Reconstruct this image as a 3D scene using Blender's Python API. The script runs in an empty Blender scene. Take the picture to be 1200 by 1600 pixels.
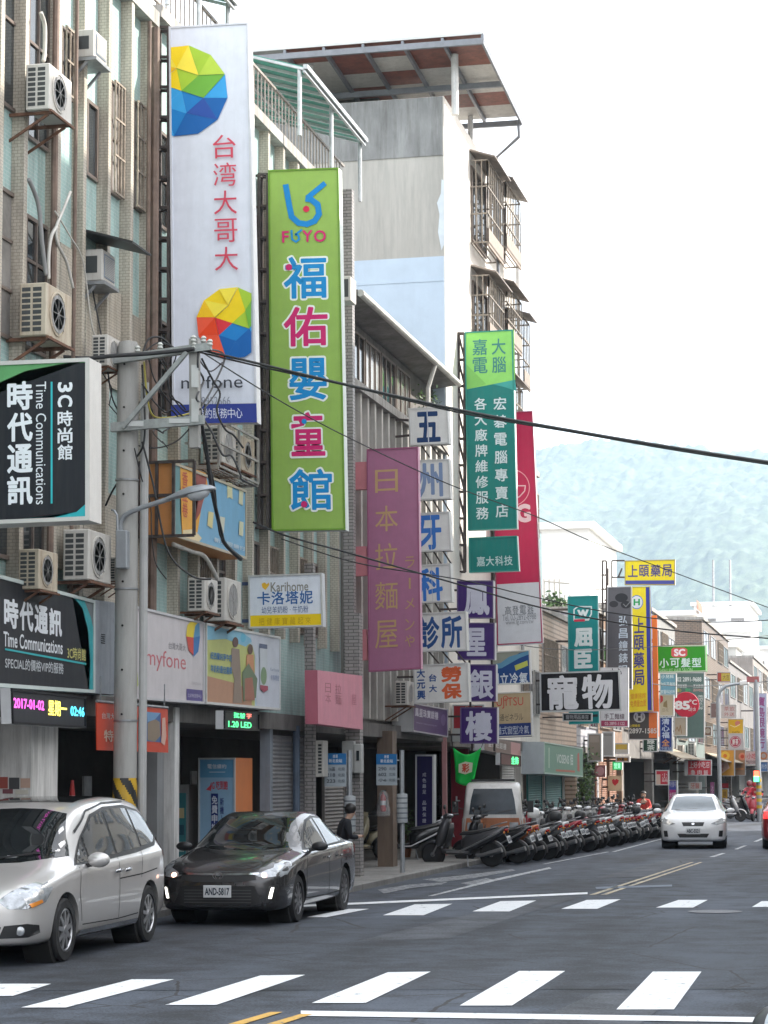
import bpy, bmesh, math, random
from mathutils import Vector, Matrix, noise
from mathutils.bvhtree import BVHTree

random.seed(7)
R = math.radians
SC = bpy.context.scene
COL = SC.collection

# ------------------------------------------------------------------ camera
FPX = 3500.0                      # focal length in photograph pixels (1200 px wide)
YAW, PITCH, ROLL = R(12.44), R(6.76), R(0.35)
EYE = Vector((0, 0, 2.1))
_f = Vector((-math.sin(YAW) * math.cos(PITCH), math.cos(YAW) * math.cos(PITCH), math.sin(PITCH)))
_r0 = Vector((math.cos(YAW), math.sin(YAW), 0))
_u0 = _r0.cross(_f)
RT = _r0 * math.cos(ROLL) - _u0 * math.sin(ROLL)
UP = _u0 * math.cos(ROLL) + _r0 * math.sin(ROLL)
FW = _f
cam_d = bpy.data.cameras.new('camera')
cam = bpy.data.objects.new('camera', cam_d)
COL.objects.link(cam)
m = Matrix.Identity(4)
for i in range(3):
    m[i][0], m[i][1], m[i][2], m[i][3] = RT[i], UP[i], -FW[i], EYE[i]
cam.matrix_world = m
cam_d.sensor_fit = 'HORIZONTAL'
cam_d.sensor_width = 36
cam_d.lens = 36 * FPX / 1200
cam_d.clip_start, cam_d.clip_end = 0.1, 6000
SC.camera = cam

# ------------------------------------------------------------------ light
SUN_EL, SUN_AZ = 38.0, 62.0       # azimuth from the street direction towards the right side
sd = Vector((math.sin(R(SUN_AZ)) * math.cos(R(SUN_EL)), math.cos(R(SUN_AZ)) * math.cos(R(SUN_EL)), math.sin(R(SUN_EL))))
wd = bpy.data.worlds.new('World')
SC.world = wd
wd.use_nodes = True
nt = wd.node_tree
bg = nt.nodes['Background']
sky = nt.nodes.new('ShaderNodeTexSky')
sky.sky_type = 'NISHITA'
sky.sun_disc = False
sky.sun_elevation = R(SUN_EL)
sky.sun_rotation = R(SUN_AZ)
sky.air_density, sky.dust_density, sky.ozone_density = 1.0, 6.0, 1.0
veil = nt.nodes.new('ShaderNodeMixRGB')       # thin bright winter cloud over the whole sky
veil.inputs[0].default_value = 0.62
veil.inputs[2].default_value = (11.2, 11.4, 11.8, 1)
nt.links.new(sky.outputs[0], veil.inputs[1])
nt.links.new(veil.outputs[0], bg.inputs[0])
bg.inputs[1].default_value = 0.092
sl = bpy.data.lights.new('sun', 'SUN')
sl.energy = 3.4
sl.angle = R(0.5)
sl.color = (1.0, 0.945, 0.86)
so = bpy.data.objects.new('sun', sl)
COL.objects.link(so)
so.rotation_euler = (-sd).to_track_quat('-Z', 'Y').to_euler()
SC.view_settings.view_transform = 'Standard'
SC.view_settings.look = 'None'
SC.view_settings.exposure = 1.6
SC.view_settings.gamma = 1
SC.render.engine = 'CYCLES'
SC.cycles.use_denoising = True
SC.cycles.max_bounces = 6
SC.cycles.diffuse_bounces = 4
SC.cycles.glossy_bounces = 3
SC.cycles.transmission_bounces = 4
SC.cycles.volume_bounces = 1
SC.cycles.caustics_reflective = False
SC.cycles.caustics_refractive = False


# ------------------------------------------------------------------ picture <-> place
def ray(px, py):
    return (FW * FPX + RT * (px - 600) + UP * (800 - py)).normalized()

def onX(px, py, X=-11.0):
    d = ray(px, py); return EYE + d * ((X - EYE.x) / d.x)

def onY(px, py, Y):
    d = ray(px, py); return EYE + d * ((Y - EYE.y) / d.y)

def onZ(px, py, Z=0.0):
    d = ray(px, py); return EYE + d * ((Z - EYE.z) / d.z)

def toPx(p):
    v = Vector(p) - EYE; D = v.dot(FW)
    return (600 + FPX * v.dot(RT) / D, 800 - FPX * v.dot(UP) / D, FPX / D)

def yF(px, X=-11.0, py=600):
    return onX(px, py, X).y


# ------------------------------------------------------------------ materials
MATS = {}

def M(name, col=(.5, .5, .5), rough=.6, metal=0., var=.12, scale=2.5, bump=0., dirt=0., dirtcol=(.06, .05, .04), coat=0., spec=.5, emit=0., stretch=1.0):
    """plain surface with a little uneven colour; dirt = rain streaks and grime patches"""
    if name in MATS: return MATS[name]
    mt = bpy.data.materials.new(name); mt.use_nodes = True
    t = mt.node_tree; p = t.nodes['Principled BSDF']
    p.inputs['Roughness'].default_value = rough
    p.inputs['Metallic'].default_value = metal
    p.inputs['Coat Weight'].default_value = coat
    p.inputs['Specular IOR Level'].default_value = spec
    tc = t.nodes.new('ShaderNodeTexCoord')
    nz = t.nodes.new('ShaderNodeTexNoise')
    nz.inputs['Scale'].default_value = scale; nz.inputs['Detail'].default_value = 6; nz.inputs['Roughness'].default_value = .65
    mp = t.nodes.new('ShaderNodeMapping'); mp.inputs['Scale'].default_value = (1, 1, stretch)
    t.links.new(tc.outputs['Object'], mp.inputs[0]); t.links.new(mp.outputs[0], nz.inputs['Vector'])
    rp = t.nodes.new('ShaderNodeValToRGB')
    a = [max(0, c * (1 - var)) for c in col]; b = [min(1, c * (1 + var)) for c in col]
    rp.color_ramp.elements[0].color = (*a, 1); rp.color_ramp.elements[1].color = (*b, 1)
    rp.color_ramp.elements[0].position = .3; rp.color_ramp.elements[1].position = .7
    t.links.new(nz.outputs['Fac'], rp.inputs[0])
    out = rp.outputs[0]
    if dirt:
        out = add_dirt(t, tc, out, dirt, dirtcol)
    t.links.new(out, p.inputs['Base Color'])
    if bump:
        bp = t.nodes.new('ShaderNodeBump'); bp.inputs['Strength'].default_value = bump; bp.inputs['Distance'].default_value = .02
        t.links.new(nz.outputs['Fac'], bp.inputs['Height']); t.links.new(bp.outputs[0], p.inputs['Normal'])
    if emit:
        t.links.new(out, p.inputs['Emission Color']); p.inputs['Emission Strength'].default_value = emit
    MATS[name] = mt
    return mt

def add_dirt(t, tc, out, dirt, dirtcol):
    mp = t.nodes.new('ShaderNodeMapping'); mp.inputs['Scale'].default_value = (5, 5, .45)
    t.links.new(tc.outputs['Object'], mp.inputs[0])
    n2 = t.nodes.new('ShaderNodeTexNoise'); n2.inputs['Scale'].default_value = 1.6; n2.inputs['Detail'].default_value = 8; n2.inputs['Roughness'].default_value = .7
    t.links.new(mp.outputs[0], n2.inputs['Vector'])
    r2 = t.nodes.new('ShaderNodeValToRGB')
    r2.color_ramp.elements[0].position = .45; r2.color_ramp.elements[0].color = (0, 0, 0, 1)
    r2.color_ramp.elements[1].position = .8; r2.color_ramp.elements[1].color = (dirt, dirt, dirt, 1)
    t.links.new(n2.outputs['Fac'], r2.inputs[0])
    mx = t.nodes.new('ShaderNodeMixRGB'); mx.inputs[2].default_value = (*dirtcol, 1)
    t.links.new(r2.outputs[0], mx.inputs[0]); t.links.new(out, mx.inputs[1])
    return mx.outputs[0]

def tile(name, c1, c2, mortar, w=.11, h=.055, gap=.006, rough=.45, dirt=.5, dirtcol=(.07, .06, .05), bump=.25, offset=.5):
    """small wall tiles laid over any upright face"""
    if name in MATS: return MATS[name]
    mt = bpy.data.materials.new(name); mt.use_nodes = True
    t = mt.node_tree; p = t.nodes['Principled BSDF']; p.inputs['Roughness'].default_value = rough
    tc = t.nodes.new('ShaderNodeTexCoord'); sp = t.nodes.new('ShaderNodeSeparateXYZ'); cb = t.nodes.new('ShaderNodeCombineXYZ')
    ad = t.nodes.new('ShaderNodeMath'); ad.operation = 'ADD'
    t.links.new(tc.outputs['Object'], sp.inputs[0])
    t.links.new(sp.outputs[0], ad.inputs[0]); t.links.new(sp.outputs[1], ad.inputs[1])
    t.links.new(ad.outputs[0], cb.inputs[0]); t.links.new(sp.outputs[2], cb.inputs[1])
    br = t.nodes.new('ShaderNodeTexBrick'); br.offset = offset
    br.inputs['Scale'].default_value = 1; br.inputs['Brick Width'].default_value = w; br.inputs['Row Height'].default_value = h
    br.inputs['Mortar Size'].default_value = gap
    br.inputs['Color1'].default_value = (*c1, 1); br.inputs['Color2'].default_value = (*c2, 1); br.inputs['Mortar'].default_value = (*mortar, 1)
    t.links.new(cb.outputs[0], br.inputs['Vector'])
    nz = t.nodes.new('ShaderNodeTexNoise'); nz.inputs['Scale'].default_value = 1.3; nz.inputs['Detail'].default_value = 5
    t.links.new(tc.outputs['Object'], nz.inputs['Vector'])
    mu = t.nodes.new('ShaderNodeMixRGB'); mu.blend_type = 'MULTIPLY'; mu.inputs[0].default_value = .3
    t.links.new(br.outputs['Color'], mu.inputs[1]); t.links.new(nz.outputs['Fac'], mu.inputs[2])
    gm = t.nodes.new('ShaderNodeMixRGB'); gm.blend_type = 'ADD'; gm.inputs[0].default_value = .12
    t.links.new(mu.outputs[0], gm.inputs[1]); t.links.new(br.outputs['Color'], gm.inputs[2])
    out = add_dirt(t, tc, gm.outputs[0], dirt, dirtcol) if dirt else gm.outputs[0]
    t.links.new(out, p.inputs['Base Color'])
    bp = t.nodes.new('ShaderNodeBump'); bp.inputs['Strength'].default_value = bump; bp.inputs['Distance'].default_value = .005; bp.invert = True
    t.links.new(br.outputs['Fac'], bp.inputs['Height']); t.links.new(bp.outputs[0], p.inputs['Normal'])
    MATS[name] = mt
    return mt

def glassy(name, col=(.02, .024, .026), rough=.04, spec=.6, var=.4):
    return M(name, col, rough, 0, var, 1.5, spec=spec)

def paint(col, rough=.45, dirt=.0, emit=0.):
    """sign and label paint, one material per colour"""
    k = 'paint_%03d_%03d_%03d' % tuple(int(c * 255) for c in col)
    if dirt: k += '_worn'
    if emit: k += '_lit'
    return M(k, col, max(rough, .45), 0, .06, 4, dirt=dirt, dirtcol=tuple(.6 * c + .4 * d for c, d in zip(col, (.16, .15, .13))), emit=emit, spec=.25)

def hexc(h):
    """screen colour -> linear base colour"""
    h = h.lstrip('#'); o = []
    for i in (0, 2, 4):
        v = int(h[i:i + 2], 16) / 255
        o.append(v / 12.92 if v <= .04045 else ((v + .055) / 1.055) ** 2.4)
    return tuple(o)


# ------------------------------------------------------------------ objects
def tagit(o, label=None, cat=None, group=None, kind=None):
    if label: o['label'] = label
    if cat: o['category'] = cat
    if group: o['group'] = group
    if kind: o['kind'] = kind
    return o

def thing(name, label, cat, loc=(0, 0, 0), group=None, rz=0.):
    o = bpy.data.objects.new(name, None); COL.objects.link(o)
    o.empty_display_size = .2
    o.location = loc; o.rotation_euler = (0, 0, rz)
    return tagit(o, label, cat, group)

def base_of(p):
    while p is not None and p.parent is not None: p = p.parent
    return Vector(p.location) if p is not None else Vector()

class MB:
    """collects shapes in world coordinates, then links them as one mesh object"""
    def __init__(s): s.bm = bmesh.new()
    def face(s, pts):
        try: return s.bm.faces.new([s.bm.verts.new(p) for p in pts])
        except ValueError: return None
    def box(s, x0, x1, y0, y1, z0, z1):
        v = [s.bm.verts.new((x, y, z)) for x in (x0, x1) for y in (y0, y1) for z in (z0, z1)]
        for f in ((0, 1, 3, 2), (4, 6, 7, 5), (0, 4, 5, 1), (2, 3, 7, 6), (0, 2, 6, 4), (1, 5, 7, 3)):
            s.bm.faces.new([v[i] for i in f])
        return s
    def hexa(s, q, d):
        """prism: polygon q pushed by vector d"""
        d = Vector(d); n = len(q)
        a = [s.bm.verts.new(p) for p in q]; b = [s.bm.verts.new(Vector(p) + d) for p in q]
        s.bm.faces.new(a); s.bm.faces.new(b[::-1])
        for i in range(n):
            s.bm.faces.new([a[i], b[i], b[(i + 1) % n], a[(i + 1) % n]])
        return s
    def tube(s, pts, r, n=8, r2=None):
        pts = [Vector(p) for p in pts]; k = len(pts); rings = []
        for i, p in enumerate(pts):
            t = (pts[min(i + 1, k - 1)] - pts[max(i - 1, 0)])
            if t.length < 1e-9: t = Vector((0, 0, 1))
            t.normalize()
            a = t.orthogonal().normalized() if i == 0 else (a - t * a.dot(t)).normalized()
            b = t.cross(a)
            rr = r if r2 is None else r + (r2 - r) * i / max(1, k - 1)
            rings.append([s.bm.verts.new(p + (a * math.cos(2 * math.pi * j / n) + b * math.sin(2 * math.pi * j / n)) * rr) for j in range(n)])
        for i in range(k - 1):
            for j in range(n):
                s.bm.faces.new([rings[i][j], rings[i][(j + 1) % n], rings[i + 1][(j + 1) % n], rings[i + 1][j]])
        s.bm.faces.new(rings[0][::-1]); s.bm.faces.new(rings[-1])
        return s
    def bar(s, a, b, w, h=None):
        """square bar from a to b"""
        a, b = Vector(a), Vector(b); h = h or w; t = (b - a).normalized()
        up = Vector((0, 0, 1)) if abs(t.z) < .9 else Vector((1, 0, 0))
        u = t.cross(up).normalized() * (w / 2); v = u.normalized().cross(t) * (h / 2)
        return s.hexa([a - u - v, a + u - v, a + u + v, a - u + v], b - a)
    def lathe(s, c, axis, prof, n=20):
        """profile [(radius, along)] turned about axis through c"""
        c = Vector(c); ax = Vector(axis).normalized(); a = ax.orthogonal().normalized(); b = ax.cross(a)
        rings = [[s.bm.verts.new(c + ax * t + (a * math.cos(2 * math.pi * j / n) + b * math.sin(2 * math.pi * j / n)) * max(r, 1e-4)) for j in range(n)] for r, t in prof]
        for i in range(len(rings) - 1):
            for j in range(n):
                s.bm.faces.new([rings[i][j], rings[i][(j + 1) % n], rings[i + 1][(j + 1) % n], rings[i + 1][j]])
        s.bm.faces.new(rings[0][::-1]); s.bm.faces.new(rings[-1])
        return s
    def disc(s, c, nrm, r, n=24, sx=1., th=None):
        nrm = Vector(nrm).normalized(); z = Vector((0, 0, 1)); u = z.cross(nrm)
        u = u.normalized() if u.length > .01 else Vector((1, 0, 0)); v = nrm.cross(u)
        q = [Vector(c) + u * math.cos(2 * math.pi * j / n) * r * sx + v * math.sin(2 * math.pi * j / n) * r for j in range(n)]
        if th: return s.hexa(q, nrm * th)
        s.face(q); return s
    def build(s, name, mat, root=None, smooth=False, bevel=0., seg=1, fix=True):
        bm = s.bm
        if fix: bmesh.ops.recalc_face_normals(bm, faces=bm.faces)
        if bevel:
            bmesh.ops.bevel(bm, geom=[e for e in bm.edges if len(e.link_faces) == 2 and e.calc_face_angle(0) > .5], offset=bevel, segments=seg, affect='EDGES', profile=.5, clamp_overlap=True)
        off = base_of(root)
        if off.length: bmesh.ops.translate(bm, verts=bm.verts, vec=-off)
        me = bpy.data.meshes.new(name); bm.to_mesh(me); bm.free()
        for mt in (mat if isinstance(mat, (list, tuple)) else [mat]): me.materials.append(mt)
        if smooth:
            for p in me.polygons: p.use_smooth = True
            if smooth != 'all': me.set_sharp_from_angle(angle=R(35))
        o = bpy.data.objects.new(name, me); COL.objects.link(o)
        if root is not None: o.parent = root
        return o

def kids(o): return [c for c in bpy.data.objects if c.parent == o]

def dup(o, parent=None):
    """a copy of a thing with copies of its parts and sub-parts"""
    c = o.copy(); COL.objects.link(c)
    if parent is not None: c.parent = parent
    for ch in list(o.children): dup(ch, c)
    return c

def grounded(o, label, cat, name=None, group=None):
    return tagit(o, label, cat, group)


# ------------------------------------------------------------------ lettering
GL = {}

def glyph(txt, bold=0.):
    """outline of a word as triangles, scaled to a unit box; bold adds a stroke along the outline. Third value = tiny layer step"""
    k = (txt, round(bold, 3))
    if k in GL: return GL[k]
    c = bpy.data.curves.new('lettering', 'FONT'); c.body = txt; c.size = 1; c.resolution_u = 3
    o = bpy.data.objects.new('lettering', c)
    me = bpy.data.meshes.new_from_object(o)
    vs = [(v.co.x, v.co.y, 0) for v in me.vertices]; fs = [tuple(p.vertices) for p in me.polygons]
    if bold:
        cnt = {}
        for f in fs:
            for i in range(len(f)):
                e = tuple(sorted((f[i], f[(i + 1) % len(f)]))); cnt[e] = cnt.get(e, 0) + 1
        rim = [e for e, n in cnt.items() if n == 1]
        n0 = len(vs); corners = set()
        for i, (a, b) in enumerate(rim):
            ax, ay, _ = vs[a]; bx, by, _ = vs[b]; L = math.hypot(bx - ax, by - ay)
            if L < 1e-5: continue
            nx, ny = -(by - ay) / L * bold, (bx - ax) / L * bold
            z = 1 + i % 4; j = len(vs)
            vs += [(ax - nx, ay - ny, z), (bx - nx, by - ny, z), (bx + nx, by + ny, z), (ax + nx, ay + ny, z)]; fs.append((j, j + 1, j + 2, j + 3))
            corners |= {a, b}
        for i, a in enumerate(sorted(corners)):
            j = len(vs); z = 5 + i % 3
            vs += [(vs[a][0] + bold * math.cos(q * math.pi / 4), vs[a][1] + bold * math.sin(q * math.pi / 4), z) for q in range(8)]; fs.append(tuple(range(j, j + 8)))
    bpy.data.objects.remove(o); bpy.data.curves.remove(c); bpy.data.meshes.remove(me)
    x0 = min(v[0] for v in vs); x1 = max(v[0] for v in vs); y0 = min(v[1] for v in vs); y1 = max(v[1] for v in vs)
    w, h = max(x1 - x0, 1e-4), max(y1 - y0, 1e-4)
    GL[k] = ([((v[0] - x0) / w, 1 - (v[1] - y0) / h, v[2] * .00008) for v in vs], fs, w / h)
    return GL[k]

# ------------------------------------------------------------------ sign boards
def cjk(ch): return ord(ch) > 0x2E80

class Panel:
    """a flat board given by its four corners, on a plane across (Y) or along (X) the street"""
    def __init__(s, q, plane):
        if len(q) == 4 and not isinstance(q[0], tuple):
            x0, y0, x1, y1 = q; q = [(x0, y0), (x1, y0), (x1, y1), (x0, y1)]
        s.px = q
        fn, val = (onX if plane[0] == 'X' else onY), plane[1]
        s.w = [fn(x, y, val) for x, y in q]
        s.n = Vector((1, 0, 0)) if plane[0] == 'X' else Vector((0, -1, 0))
        s.size = ((s.w[1] - s.w[0]).length, (s.w[3] - s.w[0]).length)
    def bil(s, q, u, v):
        a = q[0] + (q[1] - q[0]) * u; b = q[3] + (q[2] - q[3]) * u
        return a + (b - a) * v
    def at(s, u, v, off=0.): return s.bil(s.w, u, v) + s.n * off
    def uv(s, x, y):
        if abs(x) <= 1.5 and abs(y) <= 1.5: return x, y       # already board coordinates
        q = [Vector((*p, 0)) for p in s.px]; u = v = .5
        for _ in range(8):
            L = s.bil(q, 0, v); Rr = s.bil(q, 1, v); u = (x - L.x) / (Rr.x - L.x)
            T = s.bil(q, u, 0); B = s.bil(q, u, 1); v = (y - T.y) / (B.y - T.y)
        return u, v

def put_text(mb, P, txt, rect, bold, mode, off, gap=.08):
    u0, v0 = P.uv(rect[0], rect[1]); u1, v1 = P.uv(rect[2], rect[3])
    def emit(g, a0, b0, a1, b1, rot=False):
        vs, fs, _ = g
        out = []
        for x, y, z in vs:
            if rot: x, y = 1 - y, x
            out.append(mb.bm.verts.new(P.at(a0 + (a1 - a0) * x, b0 + (b1 - b0) * y, off + z)))
        for f in fs:
            try: mb.bm.faces.new([out[i] for i in f])
            except ValueError: pass
    if mode == 's': emit(glyph(txt, bold), u0, v0, u1, v1)
    elif mode == 'r': emit(glyph(txt, bold), u0, v0, u1, v1, True)
    else:
        n = len(txt)
        for i, ch in enumerate(txt):
            if ch == ' ': continue
            if mode == 'v': c = (u0, v0 + (v1 - v0) * (i + gap / 2) / n, u1, v0 + (v1 - v0) * (i + 1 - gap / 2) / n)
            else: c = (u0 + (u1 - u0) * (i + gap / 2) / n, v0, u0 + (u1 - u0) * (i + 1 - gap / 2) / n, v1)
            g = glyph(ch, bold)
            if ch in '一ー小·':                                # keep the true shape of flat characters
                vs, fs, asp = g
                if ch == 'ー' and mode == 'v': c = (c[0] + (c[2] - c[0]) * .42, c[1], c[0] + (c[2] - c[0]) * .58, c[3])
                elif ch == '小': pass
                else:
                    mid = (c[1] + c[3]) / 2; hh = (c[3] - c[1]) * .07; c = (c[0], mid - hh, c[2], mid + hh)
            emit(g, *c)

def sign(name, label, cat, q, plane, face, items=(), th=.28, side=(.62, .63, .64), frame=(.55, .56, .57), fw=.035, group=None, worn=.0, root=None, lit=0.):
    P = Panel(q, plane)
    base = (P.w[2] + P.w[3]) / 2
    rt = thing(name, label, cat, base, group) if root is None else root
    back = -P.n * th
    MB().hexa([p - P.n * .004 for p in P.w], back).build('cabinet', paint(side, .45, .35), rt)
    mb = MB(); mb.face([p for p in P.w]); mb.build('face', paint(face, .35, max(worn, .3) if not lit else 0, lit), rt)
    if frame:
        mb = MB()
        fu, fv = fw / P.size[0], fw / P.size[1]
        for (a, b, c, d) in ((0, 0, 1, fv), (0, 1 - fv, 1, 1), (0, fv, fu, 1 - fv), (1 - fu, fv, 1, 1 - fv)):
            mb.hexa([P.at(a, b, -.01), P.at(c, b, -.01), P.at(c, d, -.01), P.at(a, d, -.01)], P.n * .03)
        mb.build('frame', paint(frame, .4, .3), rt)
    for i, it in enumerate(items):
        off = .002 + .0012 * i
        mb = MB(); nm = 'lettering'; k = it[0]
        if k == 't':
            _, txt, rect, col = it[:4]; bold = it[4] if len(it) > 4 else 0.; mode = it[5] if len(it) > 5 else 's'
            put_text(mb, P, txt, rect, bold, mode, off, it[6] if len(it) > 6 else .08)
        elif k == 'rect':
            u0, v0 = P.uv(*it[1][:2]); u1, v1 = P.uv(*it[1][2:]); col = it[2]; nm = it[3] if len(it) > 3 else 'colour_band'
            mb.face([P.at(u0, v0, off), P.at(u1, v0, off), P.at(u1, v1, off), P.at(u0, v1, off)])
        elif k == 'poly':
            col = it[2]; nm = it[3] if len(it) > 3 else 'emblem'
            polys = it[1] if isinstance(it[1][0], list) else [it[1]]
            for pl in polys:
                f = mb.face([P.at(*P.uv(*p), off) for p in pl])
            bmesh.ops.triangulate(mb.bm, faces=mb.bm.faces[:])
        elif k in ('disc', 'ring'):
            cx, cy, rx, ry = it[1]; col = it[2]; nm = it[3] if len(it) > 3 else 'emblem'
            tw = it[4] if len(it) > 4 else .2
            N = 32; o = [P.at(*P.uv(cx + rx * math.cos(2 * math.pi * j / N), cy + ry * math.sin(2 * math.pi * j / N)), off) for j in range(N)]
            if k == 'disc': mb.face(o)
            else:
                n2 = [P.at(*P.uv(cx + rx * (1 - tw) * math.cos(2 * math.pi * j / N), cy + ry * (1 - tw) * math.sin(2 * math.pi * j / N)), off) for j in range(N)]
                for j in range(N): mb.face([o[j], o[(j + 1) % N], n2[(j + 1) % N], n2[j]])
        elif k == 'line':
            pts, wd_, col = it[1], it[2], it[3]; nm = it[4] if len(it) > 4 else 'emblem'
            pp = [Vector((*p, 0)) for p in pts]
            for a, b in zip(pp[:-1], pp[1:]):
                d = (b - a).normalized(); nn = Vector((-d.y, d.x, 0)) * wd_ / 2; a2, b2 = a - d * wd_ * .25, b + d * wd_ * .25
                mb.face([P.at(*P.uv(c.x, c.y), off) for c in (a2 - nn, b2 - nn, b2 + nn, a2 + nn)])
                off += .0003
        o = mb.build(nm, paint(col, .4, 0, lit * 2 if lit else 0), rt, fix=False)
    return rt, P

STEEL = M('rusty_steel', (.075, .06, .055), .7, .3, .5, 9)
STEELG = M('grey_steel', (.3, .31, .32), .5, .6, .25, 6)

def ladder(root, xa, xb, y0, y1, Y, n, diag=False, d=.22):
    """welded steel bracket between the wall and a sign: two uprights, rungs, a second row behind"""
    mb = MB()
    for dy in (0.02, d):
        a0, a1 = onY(xa, y0, Y), onY(xa, y1, Y); b0, b1 = onY(xb, y0, Y), onY(xb, y1, Y)
        o = Vector((0, dy, 0))
        mb.bar(a0 + o, a1 + o, .05); mb.bar(b0 + o, b1 + o, .05)
        for i in range(n + 1):
            t = i / n
            mb.bar(a0.lerp(a1, t) + o, b0.lerp(b1, t) + o, .045)
            if diag and i < n: mb.bar(a0.lerp(a1, t) + o, b0.lerp(b1, (i + 1) / n) + o, .03)
    for i in range(n + 1):
        p = onY(xa, y0, Y).lerp(onY(xa, y1, Y), i / n)
        mb.bar(p, p + Vector((0, d, 0)), .04)
        mb.bar(p + Vector((0, .1, 0)), Vector((-11.2, p.y + .1, p.z)), .04)
    return mb.build('bracket', STEEL, root)

WHITE, INK, NAVY = (.72, .73, .75), (.02, .02, .022), (.03, .05, .22)
def gem(cx, cy, r, lo=-1e4, hi=1e4):
    """faceted ball of coloured triangles used on the phone shop's boards"""
    cols = ['f2d21e', 'a6c83a', '6fae3f', 'f5e04a', 'e0451f', '1f7fc4', '1460a8', '3aa0dc', 'c22a4a', '2a4fa0', 'ef8a2a', '8fc9e8']
    out = {}
    rnd = random.Random(int(cx))
    rings = [(0, 1), (.5, 6), (1, 12)]
    P = [[(cx, cy)]] + [[(cx + r * a * math.cos(2 * math.pi * (j + .3) / n), cy + r * a * math.sin(2 * math.pi * (j + .3) / n)) for j in range(n)] for a, n in rings[1:]]
    tris = []
    for j in range(6): tris.append([P[0][0], P[1][j], P[1][(j + 1) % 6]])
    for j in range(6):
        tris.append([P[1][j], P[2][2 * j], P[2][2 * j + 1]]); tris.append([P[1][j], P[2][2 * j + 1], P[1][(j + 1) % 6]]); tris.append([P[1][(j + 1) % 6], P[2][2 * j + 1], P[2][(2 * j + 2) % 12]])
    def cut(t, lim, sg):
        o = []
        for i in range(len(t)):
            a, b = t[i], t[(i + 1) % len(t)]; ia, ib = sg * (a[0] - lim) >= 0, sg * (b[0] - lim) >= 0
            if ia: o.append(a)
            if ia != ib:
                k = (lim - a[0]) / (b[0] - a[0]); o.append((lim, a[1] + (b[1] - a[1]) * k))
        return o
    for t in tris:
        mx = sum(p[0] for p in t) / 3; my = sum(p[1] for p in t) / 3
        dx, dy = (mx - cx) / r, (my - cy) / r
        t = cut(cut(t, lo, 1), hi, -1)
        if len(t) < 3: continue
        if dy < -.05: c = rnd.choice(['f2d21e', 'f5e04a', 'f2c01e', 'a6c83a']) if dx < .15 else rnd.choice(['a6c83a', '6fae3f', 'b5d048'])
        else: c = rnd.choice(['e0451f', 'd8343f', 'ea5a3c']) if dx < -.15 - .3 * (lo > 0) else rnd.choice(['1f7fc4', '1460a8', '3aa0dc', '2a4fa0'])
        out.setdefault(c, []).append(t)
    return [('poly', t, hexc(k)) for k, v in out.items() for t in v]

# ---- far left: the phone shop's projecting box (black, green and teal sweeps)
Yt = yF(-62, -11, 690)
rt, P = sign('projecting_sign', 'black phone shop sign box with white vertical lettering and teal sweep, beside the utility pole', 'sign',
     [(-55, 567), (140, 559), (140, 813), (-55, 821)], ('Y', Yt), hexc('1c1d24'), [
    ('poly', [(-54, 569), (139, 561), (139, 566), (90, 570), (40, 580), (0, 598), (-30, 625), (-54, 660)], hexc('5f9a62')),
    ('poly', [(-54, 600), (-30, 592), (0, 590), (-20, 600), (-54, 640)], hexc('1c1d24')),
    ('poly', [(139, 770), (137, 785), (120, 800), (80, 810), (30, 815), (-30, 819), (139, 812)], hexc('2aa3ab')),
    ('t', '時代通訊', (12, 595, 52, 790), (.8, .82, .85), .03, 'v'),
    ('t', 'Time Communications', (57, 597, 73, 788), (.75, .77, .8), 0, 'r'),
    ('rect', (80, 597, 83, 787), hexc('36b2b6')),
    ('t', '3', (91, 598, 114, 613), (.75, .77, .8), .03, 'r'), ('t', 'C', (91, 618, 114, 636), (.75, .77, .8), .03, 'r'),
    ('t', '時尚館', (91, 642, 114, 720), (.75, .77, .8), .02, 'v')], th=.42, side=(.66, .64, .60), frame=(.55, .53, .5), fw=.05)
mb = MB()
for z in (.25, 1.7): mb.bar(P.at(.1, 0, -.2) - Vector((0, 0, z)), Vector((-11.2, Yt + .2, P.at(.1, 0).z - z)), .07)
mb.build('bracket', STEEL, rt)

# ---- tall white sign with the faceted balls
Ym = yF(241, -11, 500)
rt, P = sign('projecting_sign', 'tallest white vertical sign with two faceted rainbow balls and red lettering, top left', 'sign',
     [(264, 42), (388, 35), (402, 660), (270, 662)], ('Y', Ym), hexc('d8dce6'),
     gem(284, 144, 73, 267.5) + gem(364, 508, 56, -1e4, 394) + [
    ('t', '台湾大哥大', (334, 212, 374, 430), hexc('c9455a'), 0, 'v', .16),
    ('t', 'myfone', (285, 590, 381, 614), hexc('3c4048'), 0),
    ('t', '28952666', (310, 622, 362, 634), hexc('8f95a0'), 0),
    ('rect', (269, 634, 403, 661), hexc('34428f')),
    ('t', '特約服務中心', (310, 640, 381, 654), hexc('dfe3ee'), 0, 'h')], th=.22, side=(.8, .79, .77), frame=(.6, .61, .64), fw=.03)
ladder(rt, 243, 263, 42, 660, Ym, 13)

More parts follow.
